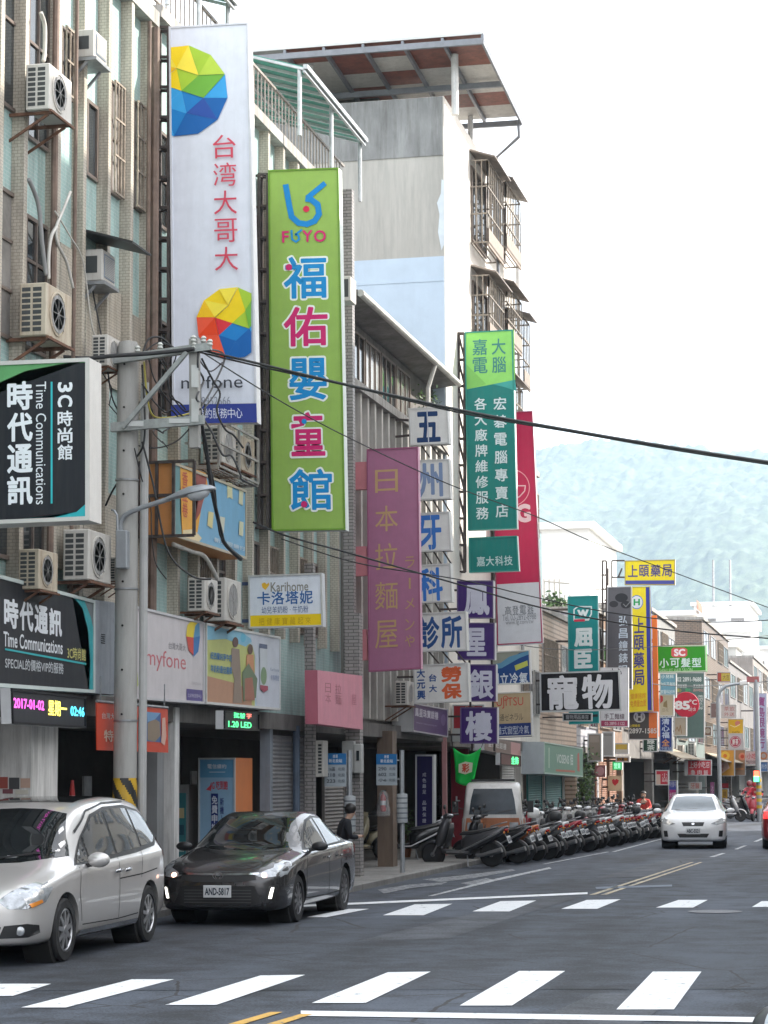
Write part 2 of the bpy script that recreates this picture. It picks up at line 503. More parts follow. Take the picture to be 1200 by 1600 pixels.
# ---- green children's shop sign
Yg = yF(405, -11, 540)
blue, pink, lw = hexc('1f8fd0'), hexc('d02c72'), (.86, .9, .84)
its = []
for ch, (x0, y0, x1, y1), c in (('福', (443, 404, 511, 468), blue), ('佑', (443, 483, 513, 543), pink), ('嬰', (452, 563, 512, 627), blue), ('童', (455, 647, 509, 714), pink), ('館', (452, 735, 520, 797), blue)):
    its += [('t', ch, (x0 - 3, y0 - 3, x1 + 3, y1 + 3), lw, .05), ('t', ch, (x0, y0, x1, y1), c, .02)]
U = [(447, 291), (452, 320), (456, 340), (467, 350), (480, 352), (492, 347), (499, 336), (497, 322), (487, 313), (480, 312)]
its += [('line', U, 9, hexc('1a86cc')), ('line', [(507, 288), (482, 309), (497, 320)], 8, hexc('1a86cc')), ('disc', (479, 328, 5, 5), hexc('d02c50')),
        ('t', 'F', (441, 363, 452, 381), pink, .02), ('line', [(456, 362), (457, 376), (463, 380), (468, 376), (467, 370), (462, 368)], 3, blue), ('line', [(472, 361), (463, 368)], 3, blue),
        ('t', 'Y', (473, 362, 489, 380), pink, .02), ('t', 'O', (491, 362, 510, 380), pink, .02),
        ('disc', (452, 420, 5, 5), pink), ('disc', (476, 789, 5, 5), pink), ('disc', (476, 661, 4, 4), blue)]
rt, P = sign('projecting_sign', 'tall lime green vertical sign with blue and pink bubbly lettering outlined in white', 'sign',
     [(419, 266), (529, 262), (540, 828), (425, 830)], ('Y', Yg), hexc('96b85a'), its, th=.26, side=(.78, .82, .76), frame=hexc('6f9636'), fw=.03)
ladder(rt, 404, 418, 272, 824, Yg, 11)

# ---- small white sign with the yellow foot band
Yk = yF(385, -11, 900)
rt, P = sign('projecting_sign', 'small white sign with blue lettering and yellow foot band, under the lime green sign', 'sign',
     [(388, 899), (503, 895), (505, 979), (389, 982)], ('Y', Yk), hexc('dde2ea'), [
    ('poly', [(409, 912), (414, 910), (417, 913), (420, 910), (421, 914), (415, 922), (410, 918)], hexc('e8b83a')),
    ('t', 'Karihome', (423, 910, 482, 923), hexc('8d8b80'), .01), ('t', '卡洛塔妮', (401, 925, 490, 943), hexc('3565a0'), .015, 'h'),
    ('t', '幼兒羊奶粉 · 牛奶粉', (409, 948, 482, 957), hexc('44608c'), 0, 's'),
    ('rect', (389, 962, 504, 979), hexc('e8c81e')), ('t', '把健康寶藏起來', (403, 966, 488, 975), hexc('c09a1a'), 0, 'h', .3)], th=.2, frame=(.5, .5, .48), fw=.03)
mb = MB()
for k in (.15, .85): mb.bar(P.at(.02, k, -.1), Vector((-11.2, Yk + .1, P.at(0, k).z)), .06)
mb.build('bracket', M('blue_steel', (.04, .06, .14), .5), rt)

# ---- pink noodle shop sign
Yp = yF(553, -11, 870)
tan = hexc('bf9d70')
its = [('t', c, (586, a, 622, b), tan, .0) for c, a, b in (('日', 735, 769), ('本', 792, 830), ('拉', 851, 890), ('麵', 911, 952), ('屋', 971, 1012))]
its += [('t', c, (633, a, 648, b), hexc('b8966c'), 0) for c, a, b in (('ラ', 871, 888), ('メ', 936, 952), ('ン', 968, 985), ('や', 993, 1011))]
its += [('rect', (639, 904, 642, 921), hexc('b8966c'), 'lettering')]
rt, P = sign('projecting_sign', 'tall mauve pink vertical sign with faded tan characters, right of the lime green sign', 'sign',
     [(573, 702), (653, 698), (658, 1045), (576, 1050)], ('Y', Yp), hexc('a86e8b'), its, th=.2, side=hexc('d59ab2'), frame=hexc('9a5a78'), fw=.03, worn=.2)
for (a, b) in ((722, 765), (854, 900), (984, 1032)):
    q = [onY(553, a, Yp), onY(572, a - 1, Yp), onY(574, b - 1, Yp), onY(554, b, Yp)]
    MB().hexa([p + Vector((0, .03, 0)) for p in q], (0, .16, 0)).build('bracket_cover', paint(hexc('c97f86'), .5, .3), rt)
for y in (740, 876, 1008): MB().bar(onY(553, y, Yp) + Vector((0, .1, 0)), (-11.3, Yp + .1, onY(553, y, Yp).z), .08).build('bracket', STEEL, rt)

# ---- dental clinic boxes, one character each
Yd = yF(618, -11, 800)
gd = 'white clinic sign boxes with blue brush characters'
dblue = hexc('2c5488')
for ch, q, rc, col, lab in (
    ('五', [(638, 638), (699, 635), (702, 693), (641, 696)], (648, 644, 690, 690), hexc('1e3c68'), 'top white clinic box with a dark blue brush character'),
    ('州', [(644, 719), (702, 717), (704, 779), (645, 782)], (650, 724, 694, 776), hexc('7f93b4'), 'white clinic box with a faded grey blue character, second from the top'),
    ('牙', [(645, 802), (702, 799), (705, 860), (646, 863)], (650, 806, 692, 858), hexc('3c74c0'), 'white clinic box with a bright blue character, third from the top'),
    ('科', [(646, 883), (704, 880), (707, 940), (647, 943)], (652, 888, 694, 938), hexc('3a78c8'), 'white clinic box with a bright blue character, fourth from the top'),
    ('診所', [(646, 958), (728, 955), (730, 1016), (647, 1019)], (652, 964, 724, 1012), hexc('2a5088'), 'wide white clinic box with two blue characters at the foot of its column')):
    rt, P = sign('sign_box', lab, 'sign', q, ('Y', Yd), hexc('dcdcd8'), [('t', ch, rc, col, .03, 'h', .06), ('rect', ((q[0][0] + q[1][0]) / 2 - .4, q[0][1] + 3, (q[0][0] + q[1][0]) / 2 + .6, q[3][1] - 4), hexc('c0c6cc'), 'seam')], th=.3, frame=(.6, .6, .58), fw=.035, side=(.7, .69, .66), group=gd, worn=.12)
    mb = MB(); a = P.at(1, .25, -.15); b = P.at(1, .75, -.15)
    mb.bar(P.at(.0, .3, -.15), (-11.2, Yd + .15, a.z), .05); mb.bar(P.at(.0, .7, -.15), (-11.2, Yd + .15, b.z), .05)
    for k in range(3): mb.bar(P.at(.25 + .25 * k, .98, -.15), P.at(.45 + .25 * k, 1.32, -.15), .035)
    mb.build('bracket', STEEL, rt)
rt, P = sign('sign_box', 'white sign box with two large orange characters beside small blue ones, under the clinic boxes', 'sign', [(646, 1039), (731, 1035), (733, 1096), (647, 1100)], ('Y', Yd), hexc('dadad6'), [
    ('t', '勞保', (689, 1041, 722, 1092), hexc('d8663c'), .05, 'v'), ('t', '台大', (670, 1051, 683, 1084), hexc('3a5a92'), .03, 'v', .3), ('t', '大元興', (651, 1044, 665, 1094), hexc('3a5a92'), .03, 'v', .15)], th=.3, frame=(.6, .6, .58), side=(.7, .69, .66), worn=.12)
mb = MB()
for k in (.3, .7): mb.bar(P.at(0, k, -.15), (-11.2, Yd + .15, P.at(0, k).z), .05)
mb.build('bracket', STEEL, rt)

# ---- purple jeweller's boxes
Yj = yF(690, -11, 1030)
for ch, q, rc, lab in (
    ('鳳', (714, 907, 771, 966), (725, 914, 765, 961), 'purple jeweller box with a white character, topmost of its column'),
    ('星', (715, 973, 773, 1031), (729, 981, 760, 1025), 'purple jeweller box, second from the top, partly behind the clinic box'),
    ('銀', (716, 1038, 775, 1096), (732, 1046, 771, 1092), 'purple jeweller box, third from the top, beside the orange characters'),
    ('樓', (719, 1105, 777, 1162), (727, 1111, 769, 1158), 'purple jeweller box lowest in its column above the green cloth')):
    rt, P = sign('sign_box', lab, 'sign', q, ('Y', Yj), hexc('43286f'), [('t', ch, rc, (.62, .62, .72), .03)], th=.26, frame=hexc('6a5a80'), fw=.03, side=(.6, .6, .62), group='purple sign boxes with white characters')
    for k in (.25, .75): MB().bar(P.at(0, k, -.1), (-11.2, Yj + .1, P.at(0, k).z), .05).build('bracket', STEEL, rt)
    for k in (.3, .9): MB().bar(P.at(k, 1, -.12), P.at(k, 1.2, -.12), .05).build('hanger', STEEL, rt)

# ---- teal computer shop sign
Yc = yF(716, -11, 670)
its = [('poly', [(726, 519), (803, 515), (805, 594), (770, 601), (729, 609)], hexc('86c866')), ('poly', [(727, 568), (760, 601), (729, 609)], hexc('79b85c')), ('poly', [(770, 601), (805, 594), (807, 612), (790, 606)], hexc('3f9a92'))]
its += [('t', '嘉電', (738, 529, 762, 585), hexc('3f7f7a'), .01, 'v', .12), ('t', '大腦', (768, 528, 791, 584), hexc('3f7f7a'), .01, 'v', .12),
        ('t', '各大廠牌維修服務', (741, 620, 764, 814), (.55, .66, .68), .015, 'v', .22), ('t', '宏碁電腦專賣店', (771, 618, 795, 812), (.55, .66, .68), .015, 'v', .28)]
rt, P = sign('projecting_sign', 'tall dark teal vertical sign with a lime green top and two columns of pale lettering', 'sign', [(726, 519), (801, 515), (808, 826), (731, 829)], ('Y', Yc), hexc('14756f'), its, th=.24, side=(.74, .82, .8), frame=hexc('2f8a80'), fw=.03)
ladder(rt, 715, 725, 520, 893, Yc, 9, True)
sign('sign_box', 'short teal sign box hanging under the tall teal sign', 'sign', [(732, 840), (808, 837), (811, 892), (733, 895)], ('Y', Yc), hexc('14756f'), [('t', '嘉大科技', (744, 870, 802, 883), (.45, .6, .6), .015, 'h', .1)], th=.22, side=(.7, .78, .76), frame=hexc('2f8a80'))

# ---- red and grey electrical shop sign
Yl = yF(766, -11, 820)
its = [('rect', (776, 914, 848, 1006), hexc('c3c7cf')), ('ring', (800, 763, 28, 29), hexc('d4909c'), 'emblem', .05), ('line', [(806, 760), (821, 760), (820, 768), (812, 777), (803, 781)], 1.8, hexc('d8b0b8')),
       ('t', 'L', (780, 790, 801, 817), hexc('d8b8c0'), .05), ('t', 'G', (806, 789, 830, 817), hexc('d8b8c0'), .05),
       ('t', '高登電器', (788, 948, 835, 959), hexc('6f747c'), .0, 'h', .15), ('t', 'Tel. 02-2892-8988', (785, 961, 838, 968), hexc('878c94'), 0), ('t', 'www.lg.com/tw', (790, 970, 834, 976), hexc('878c94'), 0)]
rt, P = sign('projecting_sign', 'tall crimson vertical sign with a pale grey lower third, behind the teal sign', 'sign', [(768, 645), (832, 642), (848, 1004), (777, 1008)], ('Y', Yl), hexc('b01f4c'), its, th=.2, side=(.7, .62, .64), frame=hexc('9a3a58'), fw=.03)
ladder(rt, 761, 768, 660, 1000, Yl, 7)
rt, P = sign('projecting_sign', 'blue and tan air conditioner sign with a wave, under the crimson sign', 'sign', [(762, 1019), (828, 1015), (830, 1068), (764, 1071)], ('Y', Yl), hexc('8f9388'), [
    ('poly', [(763, 1046), (780, 1042), (790, 1034), (800, 1030), (812, 1020), (828, 1017), (830, 1068), (764, 1071)], hexc('1d4480')), ('poly', [(763, 1040), (782, 1036), (796, 1026), (810, 1022), (828, 1016), (828, 1022), (812, 1028), (798, 1036), (784, 1044), (763, 1047)], hexc('5b8fae')),
    ('poly', [(804, 1040), (824, 1032), (825, 1040), (806, 1048)], hexc('b4bb58')), ('t', '日立冷氣', (765, 1053, 826, 1068), (.6, .66, .72), .02, 'h', .1)], th=.2, frame=(.6, .6, .58))
rt, P = sign('projecting_sign', 'tan sign with thin red letters and a navy foot band, lowest under the crimson sign', 'sign', [(764, 1083), (830, 1080), (832, 1150), (766, 1153)], ('Y', Yl), hexc('b3a080'), [
    ('t', 'FUJITSU', (769, 1091, 818, 1106), hexc('b8483c'), 0), ('ring', (790, 1091, 4, 4), hexc('b8483c'), 'emblem', .3), ('t', '富士通ゼネラル', (766, 1117, 818, 1125), hexc('5a5448'), 0, 'h'),
    ('rect', (765, 1132, 831, 1151), hexc('24366f')), ('t', '分離式窗型冷氣', (767, 1136, 827, 1146), (.5, .55, .65), 0, 'h')], th=.2, frame=(.6, .58, .55))
rt, P = sign('sign_box', 'red sign with a white foot half hidden behind the lowest purple box', 'sign', (707, 1101, 756, 1159), ('Y', Yj + 1.2), hexc('b5373f'), [('rect', (708, 1138, 755, 1158), hexc('c8c8c8')), ('t', '金飾', (725, 1102, 742, 1112), (.6, .5, .3), 0, 'h')], th=.2)

# ---- black pet shop sign
Yz = yF(836, -11, 1080)
rt, P = sign('projecting_sign', 'black sign with two big white characters, above the green shop fascia', 'sign', [(843, 1051), (968, 1047), (971, 1110), (844, 1113)], ('Y', Yz), hexc('15151b'), [('t', '寵物', (852, 1056, 962, 1107), (.7, .71, .75), .03, 'h', .1)], th=.22, frame=(.5, .52, .53), fw=.05)
mb = MB()
for k in (.2, .8): mb.bar(P.at(0, k, -.1), (-11.2, Yz + .1, P.at(0, k).z), .06)
mb.build('bracket', STEEL, rt)
rt, P = sign('sign_box', 'small dark sign strip hanging under the black pet sign', 'sign', (879, 1114, 925, 1127), ('Y', Yz + 1.5), hexc('20262c'), [('t', '寵物用品美容', (884, 1117, 920, 1124), (.5, .52, .55), 0, 'h')], th=.15)
mb = MB(); mb.bar(P.at(0, .5, -.1), (-11.2, Yz + 1.6, P.at(0, .5).z), .05); mb.build('bracket', STEEL, rt)

# ---- teal drugstore sign
Yw = yF(868, -11, 1030)
wt = (.66, .74, .75)
rt, P = sign('projecting_sign', 'bright teal vertical sign with white rounded characters, above the black pet sign', 'sign', [(887, 932), (934, 930), (936, 1130), (889, 1132)], ('Y', Yw), hexc('128486'), [
    ('poly', [(896, 970), (896, 952), (902, 947), (925, 947), (925, 960), (920, 970)], wt), ('poly', [(898, 967), (898, 953), (903, 949), (923, 949), (923, 959), (919, 967)], hexc('128486')), ('rect', (897, 968, 914, 971), hexc('c0304a'), 'emblem'), ('t', 'w', (902, 953, 920, 964), wt, .04),
    ('t', '屈', (897, 982, 926, 1010), wt, .05), ('t', '臣', (897, 1015, 926, 1044), wt, .05), ('t', '氏', (897, 1050, 926, 1080), wt, .05), ('rect', (889, 1118, 935, 1120), hexc('2a3438'))], th=.25, frame=hexc('3f9a9a'), side=(.5, .6, .62))
for k in (.1, .35, .6): MB().bar(P.at(0, k, -.1), (-11.2, Yw + .1, P.at(0, k).z), .07).build('bracket', STEEL, rt)

# ---- clock shop (grey), pharmacy (yellow)
Yh = yF(939, -11, 1000)
rt, P = sign('projecting_sign', 'grey vertical clock shop sign with pale characters and dark round emblems', 'sign', [(949, 917), (987, 916), (988, 1077), (947, 1079)], ('Y', Yh), hexc('55555b'), [
    ('disc', (971, 934, 10, 7), hexc('26272c')), ('disc', (959, 944, 7, 5), hexc('2b2c31')), ('disc', (978, 945, 8, 6), hexc('26272c')), ('line', [(974, 944), (978, 948), (985, 940)], 1.5, hexc('6a6b70')), ('t', '弘昌鐘錶眼鏡', (967, 961, 981, 1076), (.5, .58, .66), .01, 'v', .2)], th=.2, frame=(.4, .4, .42), side=(.55, .55, .55))
ladder(rt, 941, 947, 876, 1076, Yh, 9)
Yy = yF(952, -11, 1000)
yel = hexc('e8d428')
rt, P = sign('projecting_sign', 'tall yellow pharmacy sign with a blue right edge and dark blue characters', 'sign', [(984, 917), (1016, 916), (1020, 1111), (980, 1114)], ('Y', Yy), yel, [
    ('poly', [(1009, 917), (1016, 916), (1020, 1111), (1012, 1112)], hexc('343e9a')), ('disc', (995, 941, 10, 11), hexc('d8dce0')), ('ring', (995, 941, 10, 11), hexc('4a78b8'), 'emblem', .12), ('t', 'H', (990, 936, 1000, 946), hexc('2a9a58'), .04),
    ('t', '上頤藥局', (991, 964, 1007, 1072), hexc('4a4a86'), .02, 'v', .1), ('t', '健康諮詢', (985, 1084, 1009, 1091), hexc('d8842a'), 0, 'h'), ('t', '免費量血壓', (985, 1095, 1010, 1103), hexc('d8842a'), 0, 'h')], th=.2, frame=hexc('b8b060'), side=hexc('343e9a'))
for k in (.1, .5, .9): MB().bar(P.at(0, k, -.1), (-11.2, Yy + .1, P.at(0, k).z), .06).build('bracket', STEEL, rt)
rt, P = sign('projecting_sign', 'wide yellow pharmacy sign with a blue base stripe, topmost of the far sign cluster', 'sign', [(976, 876), (1055, 874), (1055, 914), (976, 914)], ('Y', Yh + .8), yel, [
    ('rect', (977, 907, 1055, 913), hexc('4a4f96')), ('t', '上頤藥局', (980, 883, 1051, 901), hexc('56507c'), .02, 'h', .12)], th=.2, frame=hexc('a89a5a'))
mb = MB()
for a, b in (((956, 876), (976, 876)), ((956, 902), (976, 902)), ((956, 876), (956, 902)), ((950, 888), (950, 915)), ((966, 902), (972, 888)), ((956, 902), (956, 960))):
    mb.bar(onY(*a, Yh + .9), onY(*b, Yh + .9), .06)
mb.build('bracket', STEEL, rt)
rt, P = sign('projecting_sign', 'dark pharmacy sign with a white ring and phone number, below the yellow one', 'sign', (982, 1112, 1028, 1156), ('Y', Yy + .3), hexc('4a4848'), [
    ('rect', (1014, 1112, 1028, 1153), hexc('d8743c')), ('disc', (999, 1120, 9, 9), hexc('b8bab8')), ('disc', (999, 1120, 6.5, 6.5), hexc('4a4848')), ('t', 'H', (994, 1115, 1004, 1125), hexc('b8bab8'), .05), ('t', '上頤藥局', (984, 1132, 1000, 1136), yel, 0, 'h'), ('t', '2897-1585', (983, 1138, 1026, 1146), (.6, .6, .58), .02)], th=.2)
mb = MB(); mb.bar(P.at(0, .5, -.1), (-11.2, Yy + .4, P.at(0, .5).z), .06); mb.build('bracket', STEEL, rt)
rt, P = sign('sign_box', 'white sign with maroon foot behind the black pet sign', 'sign', (938, 1043, 982, 1136), ('Y', Yh - 1.5), hexc('cfcfd2'), [
    ('t', '小心', (952, 1044, 972, 1056), (.1, .1, .12), .03, 'h'), ('t', '手工麵線', (944, 1115, 976, 1124), hexc('54404c'), .01, 'h'), ('rect', (939, 1126, 981, 1135), hexc('9a3f5c')), ('t', '02-2893-1122', (945, 1128, 976, 1133), (.7, .6, .62), 0)], th=.2)
mb = MB(); mb.bar(P.at(0, .7, -.1), (-11.2, Yh - 1.4, P.at(0, .7).z), .06); mb.build('bracket', STEEL, rt)
Yo = yF(1003, -11, 1050)
rt, P = sign('projecting_sign', 'narrow orange vertical sign edge behind the yellow pharmacy sign', 'sign', [(1004, 963), (1026, 961), (1030, 1151), (1005, 1153)], ('Y', Yo), hexc('d8702c'), [('t', '自助餐', (1008, 980, 1020, 1040), WHITE, 0, 'v')], th=.2, frame=None, side=hexc('b8562a'))
mb = MB()
for k in (.1, .8): mb.bar(P.at(0, k, -.1), (-11.2, Yo + .1, P.at(0, k).z), .06)
mb.build('bracket', STEEL, rt)

# ---- farther signs
def far(label, q, px, face, items, name='projecting_sign', th=.25, frame=(.5, .5, .5), group=None, dy=0, worn=0., side=(.6, .6, .6)):
    Y = yF(px, -11, q[1] if not isinstance(q[0], tuple) else q[0][1]) + dy
    rt, P = sign(name, label, 'sign', q, ('Y', Y), face, items, th=th, frame=frame, fw=.05, group=group, worn=worn, side=side)
    mb = MB()
    for k in (.25, .75): mb.bar(P.at(0, k, -.1), (-11.2, Y + .1, P.at(0, k).z), .07)
    mb.build('bracket', STEEL, rt)
    return rt, P
far('green hair salon sign with a pink and white emblem and pale characters', [(1026, 1009), (1103, 1008), (1104, 1049), (1027, 1051)], 1012, hexc('2f8f1e'), [
    ('poly', [(1052, 1012), (1070, 1012), (1074, 1015), (1074, 1024), (1070, 1027), (1052, 1027), (1049, 1024), (1049, 1015)], hexc('c85a5a')), ('t', 'SC', (1053, 1014, 1071, 1025), (.8, .75, .78), .05),
    ('t', '小可髮型', (1029, 1029, 1097, 1042), (.6, .76, .72), .02, 'h', .12), ('t', 'SHIAU KE HAIR SALON', (1030, 1045, 1082, 1049), (.4, .66, .36), 0)], frame=hexc('b8ccb0'), th=.45, side=hexc('4fa048'))
far('pale blue board crowded with white lines of lettering under the green salon sign', (1031, 1052, 1057, 1090), 1022, hexc('6f9cb4'), [('t', '小兒科', (1033, 1054, 1053, 1060), (.75, .8, .82), .02, 'h'), ('t', '內科耳鼻喉', (1032, 1066, 1055, 1072), (.75, .8, .82), .0, 'h'), ('t', '家醫科診所', (1032, 1078, 1055, 1084), (.75, .8, .82), 0, 'h')], 'sign_board')
far('tall grey green board with phone number and price lines behind the red disc', (1056, 1050, 1101, 1154), 1054, hexc('5d7570'), [
    ('rect', (1057, 1050, 1100, 1052), (.5, .55, .52)), ('t', '02 2891-9688', (1058, 1058, 1096, 1065), (.7, .74, .72), .02), ('t', '專業補習', (1059, 1069, 1073, 1075), (.7, .74, .72), .0, 'h'), ('t', '英文數學', (1083, 1069, 1099, 1075), (.7, .74, .72), .0, 'h'),
    ('t', '國小', (1058, 1076, 1065, 1081), hexc('d8d048'), 0, 'h'), ('t', '國中', (1071, 1076, 1079, 1081), hexc('48c878'), 0, 'h'), ('t', '高中物化', (1083, 1076, 1099, 1081), hexc('d8a8a0'), 0, 'h'), ('t', '安親課輔', (1057, 1082, 1067, 1086), hexc('d86a5a'), 0, 'h'),
    ('t', '美語作文心算', (1090, 1086, 1099, 1109), (.7, .74, .72), 0, 'v')], 'sign_board')
Y85 = yF(1046, -11, 1100)
rt = thing('round_sign', 'round red coffee shop sign with white numerals and a cup line', 'sign', onY(1072, 1121, Y85))
c = onY(1072, 1101, Y85); rr = (onY(1092, 1101, Y85) - c).length
MB().lathe(c + Vector((0, .02, 0)), (0, 1, 0), [(rr * .98, 0), (rr, .02), (rr, .22), (rr * .97, .24)], 40).build('cabinet', paint(hexc('b0283c'), .4), rt, smooth=True)
mb = MB(); mb.disc(c + Vector((0, .012, 0)), (0, -1, 0), rr * .97, 40); mb.build('face', paint(hexc('b4243a'), .35), rt, fix=False)
P = Panel((1052, 1081, 1092, 1121), ('Y', Y85))
mb = MB(); put_text(mb, P, '85', (1054, 1095, 1078, 1109), .05, 's', .004); put_text(mb, P, '°C', (1077, 1093, 1089, 1101), .02, 's', .004); put_text(mb, P, 'Daily cafe', (1076, 1104, 1087, 1113), 0, 's', .004)
mb.build('lettering', paint((.7, .66, .66)), rt, fix=False)
mb = MB(); mb.bar(c + Vector((-rr, .1, 0)), (-11.2, c.y + .1, c.z), .07); mb.build('bracket', STEEL, rt)
far('beige sign with a red heart left of the round red sign', (1030, 1085, 1053, 1119), 1020, hexc('b8ae98'), [('poly', [(1030, 1088), (1033, 1086), (1036, 1089), (1036, 1095), (1031, 1100), (1030, 1099)], hexc('b83a3c')), ('poly', [(1037, 1098), (1042, 1094), (1043, 1106), (1036, 1104)], hexc('8a7a5a')), ('t', '豆花', (1034, 1107, 1045, 1112), hexc('8a8070'), 0, 'h')])
far('royal blue tea shop sign with white characters and one orange one', (1030, 1120, 1051, 1174), 1018, hexc('243c84'), [('t', '清心福', (1034, 1122, 1046, 1154), (.55, .66, .78), .02, 'v', .1), ('t', '全', (1034, 1155, 1046, 1166), hexc('d89a5a'), .02), ('t', '冷飲站', (1032, 1167, 1049, 1172), (.5, .6, .7), 0, 'h')], frame=(.5, .56, .62))
far('dark green sign with white tea characters left of the blue tea sign', (1004, 1154, 1028, 1175), 1000, hexc('1c3c2e'), [('t', '綠茶', (1011, 1154, 1023, 1173), (.6, .64, .6), .02, 'v')])
far('plain beige sign with a thin gold squiggle right of the blue tea sign', (1053, 1120, 1073, 1150), 1040, hexc('a49888'), [('line', [(1055, 1142), (1058, 1136), (1061, 1143), (1063, 1133), (1065, 1146)], 1.1, hexc('8a6a4a'))])
far('yellow square sign with a pink heart shape beside the tall street lamp', (1137, 1123, 1162, 1147), 1124, hexc('d8ac24'), [('poly', [(1148, 1129), (1152, 1126), (1157, 1128), (1155, 1133), (1150, 1135)], hexc('c87a6a')), ('line', [(1141, 1133), (1148, 1136), (1156, 1132)], 1.2, hexc('e8d8a0')), ('t', 'cafe', (1144, 1142, 1156, 1145), hexc('5a4a1a'), 0)])
far('white square sign with a red ring seal under the yellow heart sign', (1138, 1147, 1162, 1171), 1124, hexc('c9c4c6'), [('disc', (1149, 1159, 9, 9), hexc('b03a52')), ('ring', (1149, 1159, 8, 8), (.7, .65, .66), 'emblem', .1), ('t', '鮮茶', (1144, 1154, 1154, 1164), (.75, .7, .7), .03, 'h')])
far('orange dessert sign with a bowl picture at the street lamp', (1123, 1171, 1148, 1213), 1112, hexc('d89a3c'), [('disc', (1133, 1181, 7, 7), hexc('e8c04a')), ('disc', (1133, 1181, 3, 3), hexc('d87a2a')), ('poly', [(1125, 1195), (1136, 1188), (1140, 1200), (1128, 1209)], hexc('e4b8a0')), ('t', '芒果冰', (1125, 1190, 1131, 1206), hexc('c84a4a'), 0, 'v')])
far('brown sign with a round orange picture right of the orange dessert sign', (1148, 1171, 1165, 1212), 1132, hexc('a8805f'), [('disc', (1160, 1182, 6, 6), hexc('d88a6a')), ('disc', (1160, 1182, 3, 3), hexc('c84a2a')), ('rect', (1148, 1200, 1162, 1203), hexc('d0905a'))])
far('pale pink sign with red characters at the far end of the street', (1163, 1173, 1184, 1195), 1142, hexc('cdb0ae'), [('t', '小吃', (1167, 1177, 1182, 1186), hexc('c0404c'), .01, 'h'), ('t', '鵝肉麵', (1165, 1188, 1182, 1193), hexc('5a5458'), 0, 'h')])
far('bright red snack shop sign with rows of white characters and a white left end', (1069, 1187, 1112, 1212), 1056, hexc('c43a44'), [('rect', (1069, 1187, 1075, 1212), (.7, .72, .74)), ('t', '上好小吃店', (1077, 1190, 1109, 1200), (.75, .66, .66), .01, 'h'), ('t', '魯肉飯', (1078, 1203, 1108, 1211), (.75, .66, .66), .01, 'h', .3)])
far('small red and white food sign above a beige awning', (1024, 1203, 1045, 1227), 1012, hexc('b83444'), [('rect', (1024, 1210, 1032, 1227), hexc('c8b0a0')), ('t', '小火鍋', (1034, 1208, 1043, 1222), (.7, .6, .6), 0, 'v')])
far('upright blue and magenta lightbox standing behind the white car', (1044, 1219, 1058, 1262), 1034, hexc('b83a80'), [('rect', (1044, 1219, 1058, 1234), hexc('4a50a8')), ('t', '特價中', (1046, 1221, 1057, 1230), (.6, .6, .75), 0, 'h'), ('t', '大特賣', (1046, 1238, 1057, 1246), (.75, .6, .7), .01, 'h'), ('ring', (1051, 1255, 6, 6), (.75, .66, .72), 'emblem', .3)], th=.5, side=(.75, .77, .8))
far('white and maroon sign behind the curved street lamp', (1126, 1101, 1151, 1122), 1110, hexc('cdc3c0'), [('t', '茶飲', (1131, 1104, 1148, 1111), hexc('b05a54'), 0, 'h'), ('t', '外送', (1131, 1113, 1148, 1119), hexc('b05a54'), 0, 'h')])
far('grey brown sign box left of the white and maroon one', (1110, 1098, 1126, 1122), 1106, hexc('8a7470'), [('disc', (1122, 1110, 4, 4), hexc('b0a8a4'))])
Yv = yF(1158, -11, 1120)
rt, P = sign('projecting_sign', 'tall pale lavender vertical sign with magenta characters at the right edge of the picture', 'sign', (1177, 1083, 1198, 1175), ('Y', Yv), hexc('b6b6d0'), [('t', '寶島眼鏡行', (1183, 1088, 1195, 1170), hexc('94417c'), .02, 'v')], th=.3)
mb = MB(); mb.bar(P.at(0, .3, -.1), (-11.2, Yv + .1, P.at(0, .3).z), .1); mb.build('bracket', STEEL, rt)
far('round beige sign with a red heart over a shop door', (950, 1212, 972, 1236), 942, hexc('b8aa90'), [('disc', (961, 1224, 11, 12), hexc('c4b497')), ('poly', [(956, 1219), (959, 1217), (961, 1219), (963, 1217), (967, 1219), (966, 1223), (961, 1228), (957, 1224)], hexc('b8303c'))], 'sign_board', frame=None, th=.1)

far('blank beige sign box on the brown boarded house', (918, 1146, 940, 1190), 912, hexc('8f8478'), [('rect', (922, 1150, 936, 1160), hexc('a09488'))], 'sign_box', th=.4)
far('blank pale grey sign box right of the beige one', (941, 1143, 959, 1182), 930, hexc('908e8c'), [('rect', (944, 1147, 956, 1150), hexc('7a7876'))], 'sign_box', th=.35)
far('small yellow sign with a white lower half under the white and maroon sign', (960, 1161, 982, 1178), 938, hexc('c4a84a'), [('rect', (960, 1171, 982, 1177), hexc('b8b4ac'))], 'sign_box')
far('dark sign with amber figures above the wooden shutters', (962, 1182, 984, 1191), 944, hexc('3a2c22'), [('t', '07 茶', (965, 1184, 981, 1190), hexc('b8883a'), 0)], 'sign_board')
far('pink sign with a dark heart left of the round beige sign', (930, 1196, 946, 1214), 922, hexc('8a5a5c'), [('disc', (938, 1205, 6, 7), hexc('b88a8c'))], 'sign_board', frame=None)
far('small red and yellow sign on the roof of the brown tiled house', (1120, 1050, 1142, 1066), 1104, hexc('b04a3a'), [('rect', (1127, 1052, 1142, 1064), hexc('c4b04a')), ('t', '大吉', (1129, 1054, 1140, 1062), hexc('7a4a2a'), 0, 'h')])
far('brown sign with a pale disc above the orange dessert sign', (1100, 1135, 1112, 1150), 1090, hexc('7a5a4a'), [('disc', (1106, 1142, 4, 4), hexc('b0a090'))])
far('white clinic sign with red lettering under the tan awning', (1076, 1222, 1096, 1234), 1064, hexc('b8b0a8'), [('t', '牙醫', (1079, 1224, 1093, 1232), hexc('a83a3a'), 0, 'h')])
